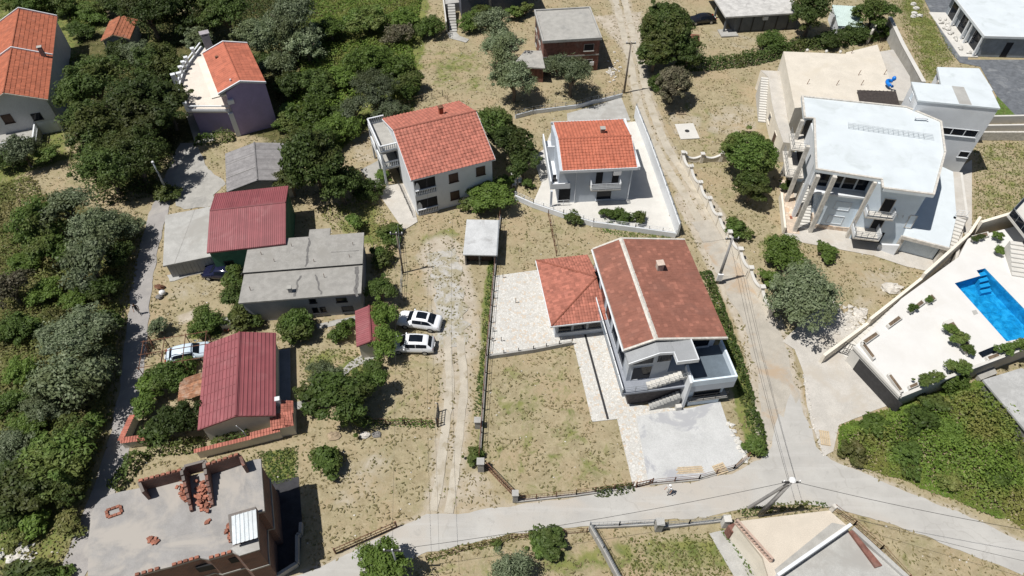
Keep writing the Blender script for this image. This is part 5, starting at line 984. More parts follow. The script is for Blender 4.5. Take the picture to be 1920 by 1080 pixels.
def gate(name, label, a, b, h, m, n=7, z=.1):
    T = Thing(name, label, 'gate', P(*a), 0); p, q = T.px(*a,0), T.px(*b,0); fr_ = MB(); inf = MB()
    for t in (0,1): x, y = p[0]+(q[0]-p[0])*t, p[1]+(q[1]-p[1])*t; fr_.box(x-.05,y-.05,0,x+.05,y+.05,h+.15)
    for zz in (z,h*.5,h): fr_.tube([(p[0],p[1],zz),(q[0],q[1],zz)],.04,5)
    for i in range(1,n): t = i/n; x, y = p[0]+(q[0]-p[0])*t, p[1]+(q[1]-p[1])*t; inf.tube([(x,y,z),(x,y,h)],.02,4)
    T.part('frame', fr_, m); T.part('bars', inf, m); return T
gate('metal_gate','brown metal gate swung open between two concrete posts at the plot entrance',(906,872),(962,930),1.2,rustm,16)
gate('sliding_gate','long brown metal rail gate beside the lower road by the dry field',(630,1038),(744,988),1.0,rustm,12)
gate('small_gate','small rusty gate across the end of the crazy-paved walkway',(1192,914),(1222,907),.9,rustm,5)
gate('track_gate','narrow dark metal gate standing open beside the left dirt track',(820,800),(823,772),1.4,darkmetal,6)
def post(name, label, u, v, wd, h, m, cap=None):
    x, y, _ = P(u,v); T = Thing(name, label, 'post', (x,y,0), 0); T.part('shaft', MB().box(-wd/2,-wd/2,0,wd/2,wd/2,h), m); T.part('cap', MB().box(-wd/2-.06,-wd/2-.06,h,wd/2+.06,wd/2+.06,h+.08), cap or m)
post('gate_post','stout grey concrete post at the upper end of the open brown gate',902,880,.55,1.5,concrete,paleconc)
post('gate_post','grey concrete post by the road at the lower end of the open brown gate',966,938,.45,1.4,concrete,paleconc)
post('gate_post','grey concrete pillar between the two railings on the lower road',1233,992,.55,1.5,concrete,paleconc)
post('gate_post','white pillar with plants at the right end of the road railing',1357,985,.5,1.4,whitepave)
post('track_post','weathered concrete post on the wire fence halfway down the left track',896,800,.5,1.2,concrete)
# scalloped cream wall along the right hand track
def scallop(label, pts, h=1.35):
    T = Thing('scalloped_wall', label, 'wall', P(*pts[0]), 0); w_ = [T.px(*p,0) for p in pts]
    for i, a in enumerate(w_): c_ = T.part('pillar', MB().box(a[0]-.2,a[1]-.2,0,a[0]+.2,a[1]+.2,h+.25), cream); T.part('pillar_cap', MB().box(a[0]-.27,a[1]-.27,h+.25,a[0]+.27,a[1]+.27,h+.35), whitepave, c_)
    for a, b in zip(w_[:-1],w_[1:]):
        n = 10; d = Vector((b[0]-a[0],b[1]-a[1],0)); q_ = Vector((-d.y,d.x,0)).normalized()*.11; mb = MB(); cp = MB(); L = [Vector((a[0],a[1],0))+d*k/n for k in range(n+1)]; H_ = [h-.5*math.sin(math.pi*k/n) for k in range(n+1)]
        mb.add([tuple(p-q_) for p in L]+[tuple(p+q_) for p in L]+[tuple(p-q_+Vector((0,0,z))) for p,z in zip(L,H_)]+[tuple(p+q_+Vector((0,0,z))) for p,z in zip(L,H_)],
               [(k,k+1,2*n+3+k,2*n+2+k) for k in range(n)]+[(n+2+k,n+1+k,3*n+3+k,3*n+4+k) for k in range(n)])
        q2 = q_*1.5; cp.add([tuple(p-q2+Vector((0,0,z-.04))) for p,z in zip(L,H_)]+[tuple(p+q2+Vector((0,0,z-.04))) for p,z in zip(L,H_)]+[tuple(p-q2+Vector((0,0,z+.06))) for p,z in zip(L,H_)]+[tuple(p+q2+Vector((0,0,z+.06))) for p,z in zip(L,H_)],
               [(2*n+2+k,2*n+3+k,3*n+4+k,3*n+3+k) for k in range(n)]+[(k,k+1,2*n+3+k,2*n+2+k) for k in range(n)]+[(n+2+k,n+1+k,3*n+3+k,3*n+4+k) for k in range(n)])
        o_ = T.part('panel', mb, cream); T.part('coping', cp, whitepave, o_)
scallop('cream scalloped garden wall with capped pillars along the right dirt track',[(1277,304),(1292,330),(1309,360),(1326,390),(1344,421),(1363,453),(1383,485),(1402,520),(1423,556),(1441,592)])
scallop('short cream scalloped garden wall running off the track wall towards the round tree',[(1281,303),(1314,304),(1350,302),(1385,300)],1.1)
T = Thing('coped_wall','lane-side wall corner with red tile coping below the red metal house','wall',P(236,838),0); w_ = [P(258,790),P(236,838),P(282,832)]
for a, b in zip(w_[:-1],w_[1:]):
    s = T.part('wall_section', MB().bar(a,b,.3,1.1), cream, world=True); d = Vector(b)-Vector(a); L = d.length; q_ = Vector((-d.y,d.x,0)).normalized(); tl = MB(); tiles(tl, Vector(a)-q_*.28+Vector((0,0,1.12)), d, q_*.56+Vector((0,0,.12)), .25, .3, .05, .02, seed=20); T.part('coping_tiles', tl, tile_or, s, world=True, kind='stuff')
T = Thing('stone_kerb_row','row of rough white stones edging the pale driveway beside the gravel road','stones',P(1515,760),0)
r = random.Random(4)
for k in range(34):
    t = k/33; u = 1508+(1545-1508)*t**1.4+r.uniform(-3,3); v = 705+150*t+r.uniform(-2,2); x, y, _ = T.px(u,v,0); s = r.uniform(.07,.17); T.part('stone', MB().blob((x,y,.03),s,s*.8,s*.6,6,4,.3,k), stone)
# ================================================================ poles and power lines
def pole(name, label, b, h, rad, m, top=None, arms=True, mat2=None):
    x, y, _ = P(*b); t = top or (x,y,h); T = Thing(name, label, 'pole', (x,y,0), 0); t = (t[0]-x,t[1]-y,t[2])
    T.part('shaft', MB().tube([(0,0,0),(t[0]*.5,t[1]*.5,t[2]*.5),t],[rad*1.25,rad,rad*.75],8), m, smooth=True)
    if arms:
        T.part('crossarm', MB().box(t[0]-.7,t[1]-.06,t[2]-.25,t[0]+.7,t[1]+.06,t[2]-.13), darkmetal)
        for s in (-.6,0,.6): T.part('insulator', MB().tube([(t[0]+s,t[1],t[2]-.13),(t[0]+s,t[1],t[2]+.08)],.06,6), plumbing)
    return T, (x+t[0],y+t[1],t[2])
polec = mat('pole_concrete',(.30,.29,.28),.12,3,.85); polewood = mat('pole_wood',(.2,.17,.14),.2,4,.9)
pA = pole('power_pole','grey power pole with white meter box beside the right dirt track',(1345,530),7.0,.16,polec); pA[0].part('meter_box', MB().box(-.28,-.3,.6,.28,-.05,1.6), plumbing)
pB = pole('power_pole','slim power pole at the corner of the blue-grey house yard beside the track',(1170,174),8.0,.13,polewood)
pC = pole('street_lamp_pole','bare pale metal pole leaning over the lane beside the big dark trees',(318,368),5.3,.12,greymetal,arms=False); pC[0].part('lamp_head', MB().blob((0,0,5.35),.16,.16,.14,8,5,.02), plumbing)
top = P(1485,902,7.6); pD = pole('power_pole','double braced power pole at the road junction with many wires',(1424,966),7.6,.17,polec,top); bx = P(1404,952); pD[0].part('brace', MB().tube([(bx[0]-pD[0].loc[0],bx[1]-pD[0].loc[1],0),(top[0]-pD[0].loc[0]-.15,top[1]-pD[0].loc[1],7.2)],[.16,.12],8), polec); pD[0].part('lamp', MB().blob((top[0]-pD[0].loc[0],top[1]-pD[0].loc[1],7.75),.28,.28,.2,8,5,.05), plumbing)
pE = pole('power_pole','short metal pole half hidden by the leafy tree at the bottom road edge',(752,1078),5.5,.1,greymetal)
pF = pole('power_pole','thin dark pole beside the dry plot left of the white house yard',(756,511),6.2,.09,polewood)
def wire(label, a, b, sag=.5, rad=.014, off=(0,0,0)):
    a = Vector(a)+Vector(off); b = Vector(b)+Vector(off); single('power_line', label, 'cable', MB().tube([tuple(a+(b-a)*t-Vector((0,0,sag*4*t*(1-t)))) for t in np.linspace(0,1,16)], rad, 4), darkmetal)
A_, D_, E_, F_, B_ = pA[1], pD[1], pE[1], pF[1], pB[1]
wire('left one of the two cables between the junction pole and the meter-box pole',A_,D_,.6,off=(-.3,0,0)); wire('right one of the two cables between the junction pole and the meter-box pole',A_,D_,.6,off=(.3,0,0))
wire('cable along the lower road from the junction pole to the pole in the leafy tree',D_,E_,.9,.018); wire('upper cable leaving the junction pole over the road to the lower right',D_,P(2050,1015,6.5),.5,.018); wire('lower cable crossing the road verge to the lower right corner',P(1560,960,2.8),P(2050,1080,6),.4)
wire('thin cable from the dark plot pole down to the pole in the leafy tree',F_,E_,.6,.010); wire('thin cable from the white house eave down across the left dirt track',P(800,333,5.8),P(824,1060,3),.8,.010); wire('cable from the meter-box pole to the mottled roof house gable',A_,P(1288,455,6.3),.2,.010); wire('cable strung along the right dirt track between its two poles',A_,B_,.7,.010)
# ================================================================ vehicles
def car(label, loc, ang, paint, style='suv', roofglass=True, group=None, sunroof=(-.75,.35)):
    T = Thing('parked_car', label, 'car', (loc[0],loc[1],0), ang, group)
    if style == 'suv': st = [(-2.2,.62,.62,.5),(-2.12,.95,.95,.66),(-1.98,1.02,1.04,.72),(-1.62,1.05,1.46,.60),(-1.35,1.04,1.57,.60),(-.4,1.02,1.64,.62),(.35,1.0,1.60,.62),(.62,1.0,1.53,.60),(1.2,.99,1.04,.68),(1.75,.93,.97,.70),(2.1,.8,.83,.62),(2.22,.55,.57,.5)]
    elif style == 'coupe': st = [(-2.3,.62,.62,.5),(-2.22,.95,.96,.66),(-2.0,1.0,1.03,.72),(-1.75,1.02,1.1,.66),(-1.0,1.0,1.50,.58),(-.4,.99,1.58,.6),(.3,.97,1.55,.6),(.6,.97,1.48,.58),(1.25,.96,1.0,.68),(1.85,.9,.93,.70),(2.2,.76,.79,.62),(2.32,.55,.57,.5)]
    else: st = [(-2.1,.6,.6,.5),(-2.02,.9,.9,.66),(-1.75,.95,.97,.7),(-1.45,.96,1.25,.58),(-1.1,.96,1.40,.56),(-.3,.95,1.46,.58),(.3,.93,1.42,.58),(.55,.92,1.36,.56),(1.15,.9,.94,.66),(1.7,.84,.88,.68),(2.0,.72,.75,.6),(2.12,.5,.52,.48)]
    hw_ = .9; V = []
    def row(x, sh, rz, rw): 
        taper = 1-.10*max(0,(abs(x)-1.5)/.7)**2; return [(x,s*y*taper,z) for s in (1,) for y, z in ((.78,.22),(hw_,.42),(hw_+.02,.62 if sh>.62 else sh*.98),(hw_-.05,sh),(rw+.04,sh+(rz-sh)*.86 if rz>sh+.1 else rz-.01),(rw*.8,rz),(0,rz+.03))]
    rows = []
    for s_ in st: h = row(*s_); rows.append(h+[(p[0],-p[1],p[2]) for p in h[-2::-1]])
    k = len(rows[0]); mb = MB(); vs = [p for r_ in rows for p in r_]; fs = []
    for i in range(len(rows)-1):
        for j in range(k-1): fs.append((i*k+j,(i+1)*k+j,(i+1)*k+j+1,i*k+j+1))
        fs.append((i*k+k-1,(i+1)*k+k-1,(i+1)*k,i*k))
    fs += [tuple(range(k)), tuple(range((len(rows)-1)*k, len(rows)*k))[::-1]]; mb.add(vs, fs); body = T.part('body', mb, paint, smooth=True)
    def pan(i0, i1, j0, j1, f0, f1, g0, g1, e=.02):    # patch of the hull between stations, following it and lifted off it
        def at(a, c):
            i, j = min(int(a),len(rows)-2), min(int(c),k-2); f, g = a-i, c-j; p = [Vector(rows[ii][jj]) for ii, jj in ((i,j),(i+1,j),(i,j+1),(i+1,j+1))]; return (p[0]*(1-f)+p[1]*f)*(1-g)+(p[2]*(1-f)+p[3]*f)*g
        A = sorted({i0+f0, i1+f1}|{float(q) for q in range(i0,i1+2) if i0+f0 < q < i1+f1}); B = sorted({j0+g0, j1+g1}|{float(q) for q in range(j0,j1+2) if j0+g0 < q < j1+g1}); m = MB(); nb = len(B)
        G = [[at(a,b) for b in B] for a in A]; c0 = Vector((0,0,.6))
        for a in range(len(A)):
            for b in range(nb):
                du = G[min(a+1,len(A)-1)][b]-G[max(a-1,0)][b]; dv = G[a][min(b+1,nb-1)]-G[a][max(b-1,0)]; n_ = du.cross(dv).normalized(); n_ = n_ if n_.dot(G[a][b]-c0-Vector((G[a][b].x*.9,0,0))) > 0 else -n_; m.v.append(tuple(G[a][b]+n_*e))
        m.f = [(a*nb+b,(a+1)*nb+b,(a+1)*nb+b+1,a*nb+b+1) for a in range(len(A)-1) for b in range(nb-1)]; return m
    ri = 2; wi = 7
    T.part('windscreen', pan(wi,wi,4,7,.08,.92,.1,.95), glass, body); T.part('rear_window', pan(ri+(0 if style != 'coupe' else 1),ri+(0 if style != 'coupe' else 1),4,7,.1,.92,.15,.85), glass, body)
    for j in (3, 8):
        g = (.12,.9) if j == 3 else (.1,.88)
        T.part('side_window', pan(3,4,j,j,.3,.95,*g), glass, body); T.part('side_window', pan(5,6,j,j,.0,.9,*g), glass, body)
    if roofglass: T.part('sunroof', pan(4 if style=='suv' else 4,5,5,6,.25,.9,.12,.88), glass, body)
    for s in (1,-1):
        T.part('mirror', MB().blob((.72,s*1.02,1.05),.1,.12,.08,6,4,.05), paint, body); T.part('headlight', MB().blob((2.08,s*.62,.72),.12,.2,.08,6,4,.05), glass, body); T.part('taillight', MB().blob((-2.1,s*.68,.85),.1,.17,.07,6,4,.05), lampred, body)
        for x in (-1.32,1.35):
            o_ = T.part('wheel', MB().tube([(x,s*.70,.33),(x,s*.93,.33)],.33,14), rubber); T.part('rim', MB().tube([(x,s*.92,.33),(x,s*.945,.33)],.21,10), alloy, o_)
    T.part('rear_bumper', MB().box(-2.26,-.72,.3,-2.1,.72,.58), darkmetal, body); T.part('number_plate', MB().box(-2.275,-.26,.62,-2.2,.26,.73), plumbing, body)
    return T
c1 = P(788,608); c2 = P(775,652)
car('white coupe-styled car with big dark roof glass, upper of the two by the shelter', c1, R(170), carwhite, 'coupe'); car('white compact SUV with dark sunroof, lower of the two by the shelter', c2, R(178), carwhite, 'suv')
car('dark blue car half hidden by ivy beside the flat-roofed house', P(420,517), R(175), carblue, 'small', False); car('black car with white bonnet parked under the round tree by the unfinished house', P(1315,42), R(190), carblack, 'small', False)
car('pale blue-white car under the bare pergola beside the red metal house', P(358,668), R(15), carsilver, 'small', False)
T = Thing('bare_pergola','bare rusty pipe pergola frame over the pale car near the lane','pergola',P(340,680),R(12)); mb = MB()
for x in (-3,-1,1,3):
    for y in (-1.6,1.6): T.part('post', MB().tube([(x,y,0),(x,y,2.2)],.05,6), rustm)
    mb.tube([(x,-1.8,2.2),(x,1.8,2.2)],.045,5)
for y in (-1.6,0,1.6): mb.tube([(-3.2,y,2.26),(3.2,y,2.26)],.04,5)
T.part('top_frame', mb, rustm)
# ================================================================ people
def person(label, u, v, face, top_m, leg_m, skin_m, hair_m, hat=None, lean=0.0):
    x, y, _ = P(u,v); T = Thing('person', label, 'person', (x,y,0), face)
    V = [(0,0,.95),(0,0,1.12),(.01+lean*.3,0,1.32),(.02+lean*.5,0,1.46),(.03+lean*.6,0,1.54),(.05+lean*.7,0,1.66),(.06+lean*.7,0,1.74),
         (0,.09,.92),(.10,.10,.5),(.04,.10,.07),(.17,.11,.03),(0,-.09,.92),(-.10,-.10,.5),(-.22,-.10,.10),(-.10,-.11,.03),
         (.02+lean*.5,.19,1.42),(-.06,.24,1.14),(.06,.25,.90),(.09,.245,.82),(.02+lean*.5,-.19,1.42),(.10,-.24,1.14),(.26,-.22,.96),(.31,-.21,.90)]
    E_ = [(0,1),(1,2),(2,3),(3,4),(4,5),(5,6),(0,7),(7,8),(8,9),(9,10),(0,11),(11,12),(12,13),(13,14),(3,15),(15,16),(16,17),(17,18),(3,19),(19,20),(20,21),(21,22)]
    Rr = [.14,.13,.15,.12,.06,.095,.085,.095,.065,.045,.04,.095,.065,.045,.04,.06,.045,.032,.035,.06,.045,.032,.035]
    for hnd, sgn in ((18,1),(22,-1)):
        b = V[hnd]
        for k, (dy, L) in enumerate(((-.03,.075),(-.01,.085),(.01,.08),(.03,.065),(.045*sgn,.05))):
            i = len(V); V.append((b[0]+.02,b[1]+dy,b[2]-.03)); V.append((b[0]+.04,b[1]+dy*1.3,b[2]-.03-L)); E_ += [(hnd,i),(i,i+1)]; Rr += [.011,.009]
    me = bpy.data.meshes.new('body'); me.from_pydata(V,E_,[]); o_ = bpy.data.objects.new('body',me); C.objects.link(o_); sk_ = o_.modifiers.new('s','SKIN'); sb = o_.modifiers.new('u','SUBSURF'); sb.levels = sb.render_levels = 1
    for i, q_ in enumerate(me.skin_vertices[0].data): q_.radius = (Rr[i],Rr[i]); q_.use_root = (i == 0)
    bpy.context.view_layer.update(); dg = bpy.context.evaluated_depsgraph_get(); m2 = bpy.data.meshes.new_from_object(o_.evaluated_get(dg)); bpy.data.objects.remove(o_)
    m2.materials.clear(); [m2.materials.append(q_) for q_ in (skin_m, top_m, leg_m, rubber)]
    for p_ in m2.polygons:
        z = p_.center.z; arm = abs(p_.center.y) > .17 and z < 1.15; p_.material_index = 3 if z < .1 else 2 if z < .98 and not arm else 1 if z < 1.49 and not arm else 0; p_.use_smooth = True
    b_ = link('body', m2, T.o); T.part('hair', MB().blob((.035+lean*.7,0,1.72),.105,.10,.09,8,5,.04), hair_m, b_)
    for s in (.035,-.035): T.part('eye', MB().blob((.145+lean*.7,s,1.69),.012,.014,.01,5,3,0), dark, b_)
    T.part('nose', MB().blob((.155+lean*.7,0,1.66),.02,.015,.025,5,3,0), skin_m, b_); T.part('mouth', MB().box(.14+lean*.7,-.025,1.615,.15+lean*.7,.025,1.622), rustm, b_)
    if hat: T.part('cap', MB().blob((.05+lean*.7,0,1.77),.13,.12,.07,8,5,.02), hat, b_)
skin_ = mat('skin',(.42,.25,.17),.05,5,.6); cl_w = mat('white_cotton',(.8,.8,.8),.04,5,.9); cl_g = mat('grey_cotton',(.3,.3,.3),.1,5,.9); cl_d = mat('dark_cotton',(.03,.03,.035),.1,5,.9); hairm = mat('dark_hair',(.02,.015,.012),.2,9,.6)
person('person in white top and white cap walking along the paved road', 1252, 926, R(-150), cl_w, cl_g, skin_, hairm, cl_w, .05); person('person in dark clothes walking down the lane', 262, 589, R(-75), cl_d, cl_g, skin_, hairm)
# ================================================================ small things
T = Thing('manhole_slab','pale square concrete slab with round manhole on the dry ground by the track','slab',P(1288,247),R(5)); T.part('slab', MB().box(-1.3,-1.7,0,1.3,1.7,.12), whitepave); T.part('cover', MB().tube([(0,0,.12),(0,0,.15)],.32,14), darkmetal)
def pallet(name, label, u, v, ang, lx, ly, m=crate_m, z=0, n=5):
    T = Thing(name, label, 'pallet', P(u,v,z), R(ang))
    for i in range(n): y = -ly/2+(i+.5)*ly/n; T.part('slat', MB().box(-lx/2,y-ly/n*.38,.1,lx/2,y+ly/n*.38,.13), m)
    for x in (-lx/2+.05,0,lx/2-.05): T.part('bearer', MB().box(x-.05,-ly/2,0,x+.05,ly/2,.1), m)
pallet('pallet','pale wooden pallet lying at the driveway corner beside the bramble bank',1546,822,80,1.5,.9); pallet('pallet','wooden pallet lying on the concrete yard by the road',1350,880,20,1.1,1.0); pallet('wooden_crate','small weathered crate lying on the dry ground near the manhole slab',1277,213,0,1.3,.6,wood)
pallet('brick_pallet','stack of red bricks and boards beside the parked black car',1303,72,80,2.2,1.4,brick,0,6)
T = Thing('plank_stack','stack of long pale planks on the concrete yard','planks',P(1292,881),R(4))
for k in range(6): T.part('plank', MB().box(-1.2+.1*(k%3),-.35+k*.11,.0+.04*(k%2),1.3-.12*(k%2),-.27+k*.11,.05+.04*(k%2)), crate_m)
for (lab,u,v,s,m,seed) in (('large pale boulder on the dry bank above the pool stairs',1672,542,1.2,stone,1),('second pale boulder with loose stones lower on the bank by the driveway',1612,588,.8,stone,2),('dark rock beside the pale one in the dry field',706,815,.45,stonedark,3),('pale yellowish rock in the dry field beside the dark one',685,816,.5,stone,4),('brown round tree stump slab in the dry field',626,818,.6,wood,5),('white stone lying in the rubble at the bottom left',30,1040,.7,stone,6)):
    x, y, _ = P(u,v); single('boulder', lab, 'rock', MB().blob((x,y,s*.1),s,s*.75,s*.4,9,6,.25,seed), m, (x,y,0))
T = Thing('rubble_heap','scatter of white broken stones at the lower left by the lane','rubble',P(45,1045),0); r = random.Random(9)
for k in range(70):
    x, y, _ = T.px(45+r.gauss(0,18),1040+r.gauss(0,22),0); s = r.uniform(.1,.35); T.part('stone', MB().blob((x,y,.05),s,s*.8,s*.5,6,4,.35,k), whitepave)
T = Thing('rubble_heap','loose stones along the track below the brick house','rubble',P(1150,130),0)
for k in range(40):
    x, y, _ = T.px(1148+r.gauss(0,5),132+r.gauss(0,13),0); s = r.uniform(.1,.3); T.part('stone', MB().blob((x,y,.05),s,s*.8,s*.5,6,4,.35,k), stone)
T = Thing('rubble_heap','pile of pale broken stones on the bank beside the driveway','rubble',P(1605,600),0)
for k in range(60):
    x, y, _ = T.px(1600+r.gauss(0,16),600+r.gauss(0,16),0); s = r.uniform(.1,.4); T.part('stone', MB().blob((x,y,.05),s,s*.8,s*.5,6,4,.35,k), stone)
T = Thing('stone_cluster','five white rocks on the grass strip beside the modern white house','rocks',P(1715,22),0)
for u, v in ((1712,9),(1717,17),(1714,26),(1724,31),(1712,32)): x, y, _ = T.px(u,v,0); T.part('rock', MB().blob((x,y,.15),.55,.4,.3,7,5,.2,u), whitepave)
T = Thing('garden_furniture','white garden chairs and table beside the blue-grey house path','furniture',P(968,338),0)
for u, v in ((962,330),(972,335),(966,345),(975,345),(964,350)): x, y, _ = T.px(u,v,0); T.part('chair', MB().box(x-.25,y-.25,.4,x+.25,y+.25,.46).box(x-.25,y+.2,.46,x+.25,y+.25,.9).box(x-.25,y-.25,0,x-.2,y-.2,.4).box(x+.2,y-.25,0,x+.25,y-.2,.4).box(x-.25,y+.2,0,x-.2,y+.25,.4).box(x+.2,y+.2,0,x+.25,y+.25,.4), plumbing)
T = Thing('patio_posts','short black metal posts and brackets standing on the crazy-paved patio','posts',P(940,600),0)
for u, v in ((943,521),(967,568),(925,622),(923,640),(940,640),(927,560)): x, y, _ = T.px(u,v,0); T.part('post', MB().tube([(x,y,.03),(x,y,.75)],.035,5).tube([(x,y,.05),(x+.4,y+.05,.05)],.03,5), darkmetal)
T = Thing('junk_heap','white plastic tank and scrap beside the lane on the dry yard','junk',P(306,552),0); T.part('tank', MB().blob((0,0,.3),.35,.32,.32,9,6,.06), plumbing); T.part('scrap', MB().blob((-.2,-.5,.18),.35,.3,.2,7,5,.3), stonedark); T.part('scrap', MB().blob((-.6,.9,.2),.5,.3,.25,7,5,.4), rustm)
T = Thing('junk_heap','white debris along the edge of the concrete yard by the hedge','junk',P(1385,830),0); r = random.Random(2)
for k in range(28): t = r.random(); x, y, _ = T.px(1366+36*t+r.uniform(-4,4),795+70*t+r.uniform(-4,4),0); s = r.uniform(.1,.32); T.part('rubble_piece', MB().blob((x,y,.06),s,s*.7,s*.4,6,4,.35,k), whitepave)
T = Thing('motor_scooter','dark tarpaulin-covered scooter by the steps of the mottled roof house','scooter',P(1220,752),R(20)) if False else None
T = Thing('hutch','small white hutch with terracotta pots beside the ivy at the flat-roofed house','hutch',P(428,612),R(8)); T.part('box', MB().box(-.45,-.5,0,.45,.5,.8), whitepave); T.part('lid', MB().box(-.5,-.55,.8,.5,.55,.86), paleconc)
for x in (-.2,.15): T.part('pot', MB().tube([(x,-.65,0),(x,-.65,.3)],[.1,.15],8), brick)
# ================================================================ vegetation
def leafmesh(name, pos, nrm, size, m, aspect=1.5, seed=0, smoothn=False):
    r = np.random.default_rng(seed); n = len(pos); nrm = nrm/np.linalg.norm(nrm,axis=1)[:,None]
    t = r.normal(size=(n,3)); t -= nrm*np.sum(t*nrm,1)[:,None]; t /= np.linalg.norm(t,axis=1)[:,None]; b = np.cross(nrm,t); s = size[:,None]
    v = np.stack([pos-t*s*.5*aspect, pos-b*s*.42+nrm*s*.08, pos+t*s*.5*aspect, pos+b*s*.42+nrm*s*.08],1).reshape(-1,3).astype('f')
    me = bpy.data.meshes.new(name); me.vertices.add(4*n); me.vertices.foreach_set('co', v.ravel()); me.loops.add(4*n); me.loops.foreach_set('vertex_index', np.arange(4*n,dtype='i'))
    me.polygons.add(n); me.polygons.foreach_set('loop_start', np.arange(0,4*n,4,dtype='i')); me.update(calc_edges=True); me.materials.append(m); return me
def crownmesh(name, m, nclump, per, leaf, flat=.8, seed=0, loose=.0, crad=.3, rnd=False):
    r = np.random.default_rng(seed); d = r.normal(size=(nclump,3)); d /= np.linalg.norm(d,axis=1)[:,None]; d[:,2] = np.where(d[:,2] < -.35, -d[:,2], d[:,2])
    pass
    nl = 5 if crad < .4 else 3; la = r.uniform(0,6.28)+np.arange(nl)*6.283/nl+r.normal(size=nl)*.35; lr = r.uniform(.32,.6,nl); ld = (1-lr)*r.uniform(.7,1.05,nl)
    LC = np.stack([ld*np.cos(la), ld*np.sin(la), r.uniform(-.25,.35,nl)*flat],1); LC = np.vstack([LC,[[0,0,.3*flat]]]); lr = np.append(lr,.55); li = r.choice(nl+1, nclump, p=(lr**2)/np.sum(lr**2))
    if rnd: LC, li, lr = np.zeros((1,3)), np.zeros(nclump,int), np.array([.78])
    c = LC[li]+d*(lr[li]*r.uniform(.3,1,nclump)**.4)[:,None]*np.array([1,1,flat])
    out = r.random(nclump) < (.05 if rnd else .14); c = np.where(out[:,None], c*r.uniform(1.12,1.35,nclump)[:,None], c); cr = crad*r.uniform(.35,1.15,nclump)*np.where(out,.6,1); k = np.repeat(np.arange(nclump),per); e = r.normal(size=(len(k),3)); e /= np.linalg.norm(e,axis=1)[:,None]; e[:,2] = np.where(r.random(len(k)) < .6, np.abs(e[:,2]), e[:,2])
    p = c[k]+e*(cr[k]*r.uniform(.45,1.0+loose,len(k)))[:,None]*np.array([1,1,.75]); nn = e*1.0+np.array([0,0,.35])+r.normal(size=e.shape)*.45
    return leafmesh(name, p, nn, leaf*r.uniform(.45,1.5,len(k)), m, 1.6, seed)
def trunkmesh(seed, h=1.0):
    r = random.Random(seed); mb = MB(); mb.tube([(0,0,-h),(r.uniform(-.05,.05),0,-h*.6),(0,0,-.1)],[.085,.07,.05],7)
    for k in range(5):
        a = k*1.256+r.uniform(-.3,.3); mb.tube([(0,0,-.35*h-.05*k),(.28*math.cos(a),.28*math.sin(a),-.05),(.6*math.cos(a),.6*math.sin(a),.3)],[.06,.04,.018],5)
    return mesh('trunk', mb, bark)
SZ = {'S':(30,80,.14), 'M':(75,110,.068), 'L':(140,120,.047), 'X':(200,130,.038)}
KM = {'dark':L_DARK,'green':L_GREEN,'bright':L_BRIGHT,'olive':L_OLIVE,'grey':L_GREYBR,'weed':L_WEED}
CR = {}
def crown(kind, size, var, rnd=False):
    if rnd:
        k = (kind,size,'round')
        if k not in CR: nc, per, lf = SZ[size]; CR[k] = crownmesh('crown', KM[kind], int(nc*1.5), per, lf, .85, 77, .05, {'S':.36,'M':.26,'L':.2,'X':.18}[size], True)
        return CR[k]
    if (kind,size,var) not in CR:
        nc, per, lf = SZ[size]; crad = {'S':.42,'M':.33,'L':.26,'X':.22}[size]; lo = .25 if kind in ('olive','grey') else .05
        CR[(kind,size,var)] = crownmesh('crown', KM[kind], nc, per if kind != 'grey' else per//2, lf*(.85 if kind == 'olive' else 1), .85, hash((kind,size,var)) % 1000 if False else (ord(kind[0])*7+ord(size)*3+var*11), lo, crad)
    return CR[(kind,size,var)]
TR = [trunkmesh(i) for i in range(3)]
NM = {'dark':'broadleaf_tree','green':'broadleaf_tree','bright':'leafy_tree','olive':'olive_tree','grey':'sparse_tree','weed':'shrub'}
cnt = [0]
def tree(kind, u, v, rpx, label, bush=False, z0=0.0, group=None, hf=None, name=None):
    r = 1.13*rpx/pxm(u,v,2); hf = hf or (.55 if bush else 1.0); zc = z0+r*hf; x, y, _ = P(u,v,zc); cnt[0] += 1; k = cnt[0]
    T = Thing(name or ('shrub' if bush else NM[kind]), label, 'shrub' if bush else 'tree', (x,y,z0), (k*2.399)%6.283, group)
    size = 'S' if r < 1.6 else 'M' if r < 3.3 else 'L' if r < 5 else 'X'; q = random.Random(k)
    o = link('crown', crown(kind,size,k%3,'round' in label), T.o); o.location = (0,0,r*hf); o.scale = (r*q.uniform(.9,1.25), r*q.uniform(.9,1.25), r*(.8 if bush else .9)*q.uniform(.85,1.15)); o.rotation_euler = (q.uniform(-.15,.15), q.uniform(-.15,.15), 0)
    t = link('trunk' if not bush else 'stem', TR[k%3], T.o); t.location = (0,0,r*hf); t.scale = (r,r,r*hf)
    return T
G1, G2, G3, G4, G5, G6 = 'trees on the left slope', 'dark trees around the lilac house', 'thicket above the white house', 'garden trees and shrubs', 'olive trees', 'trees behind the top right houses'
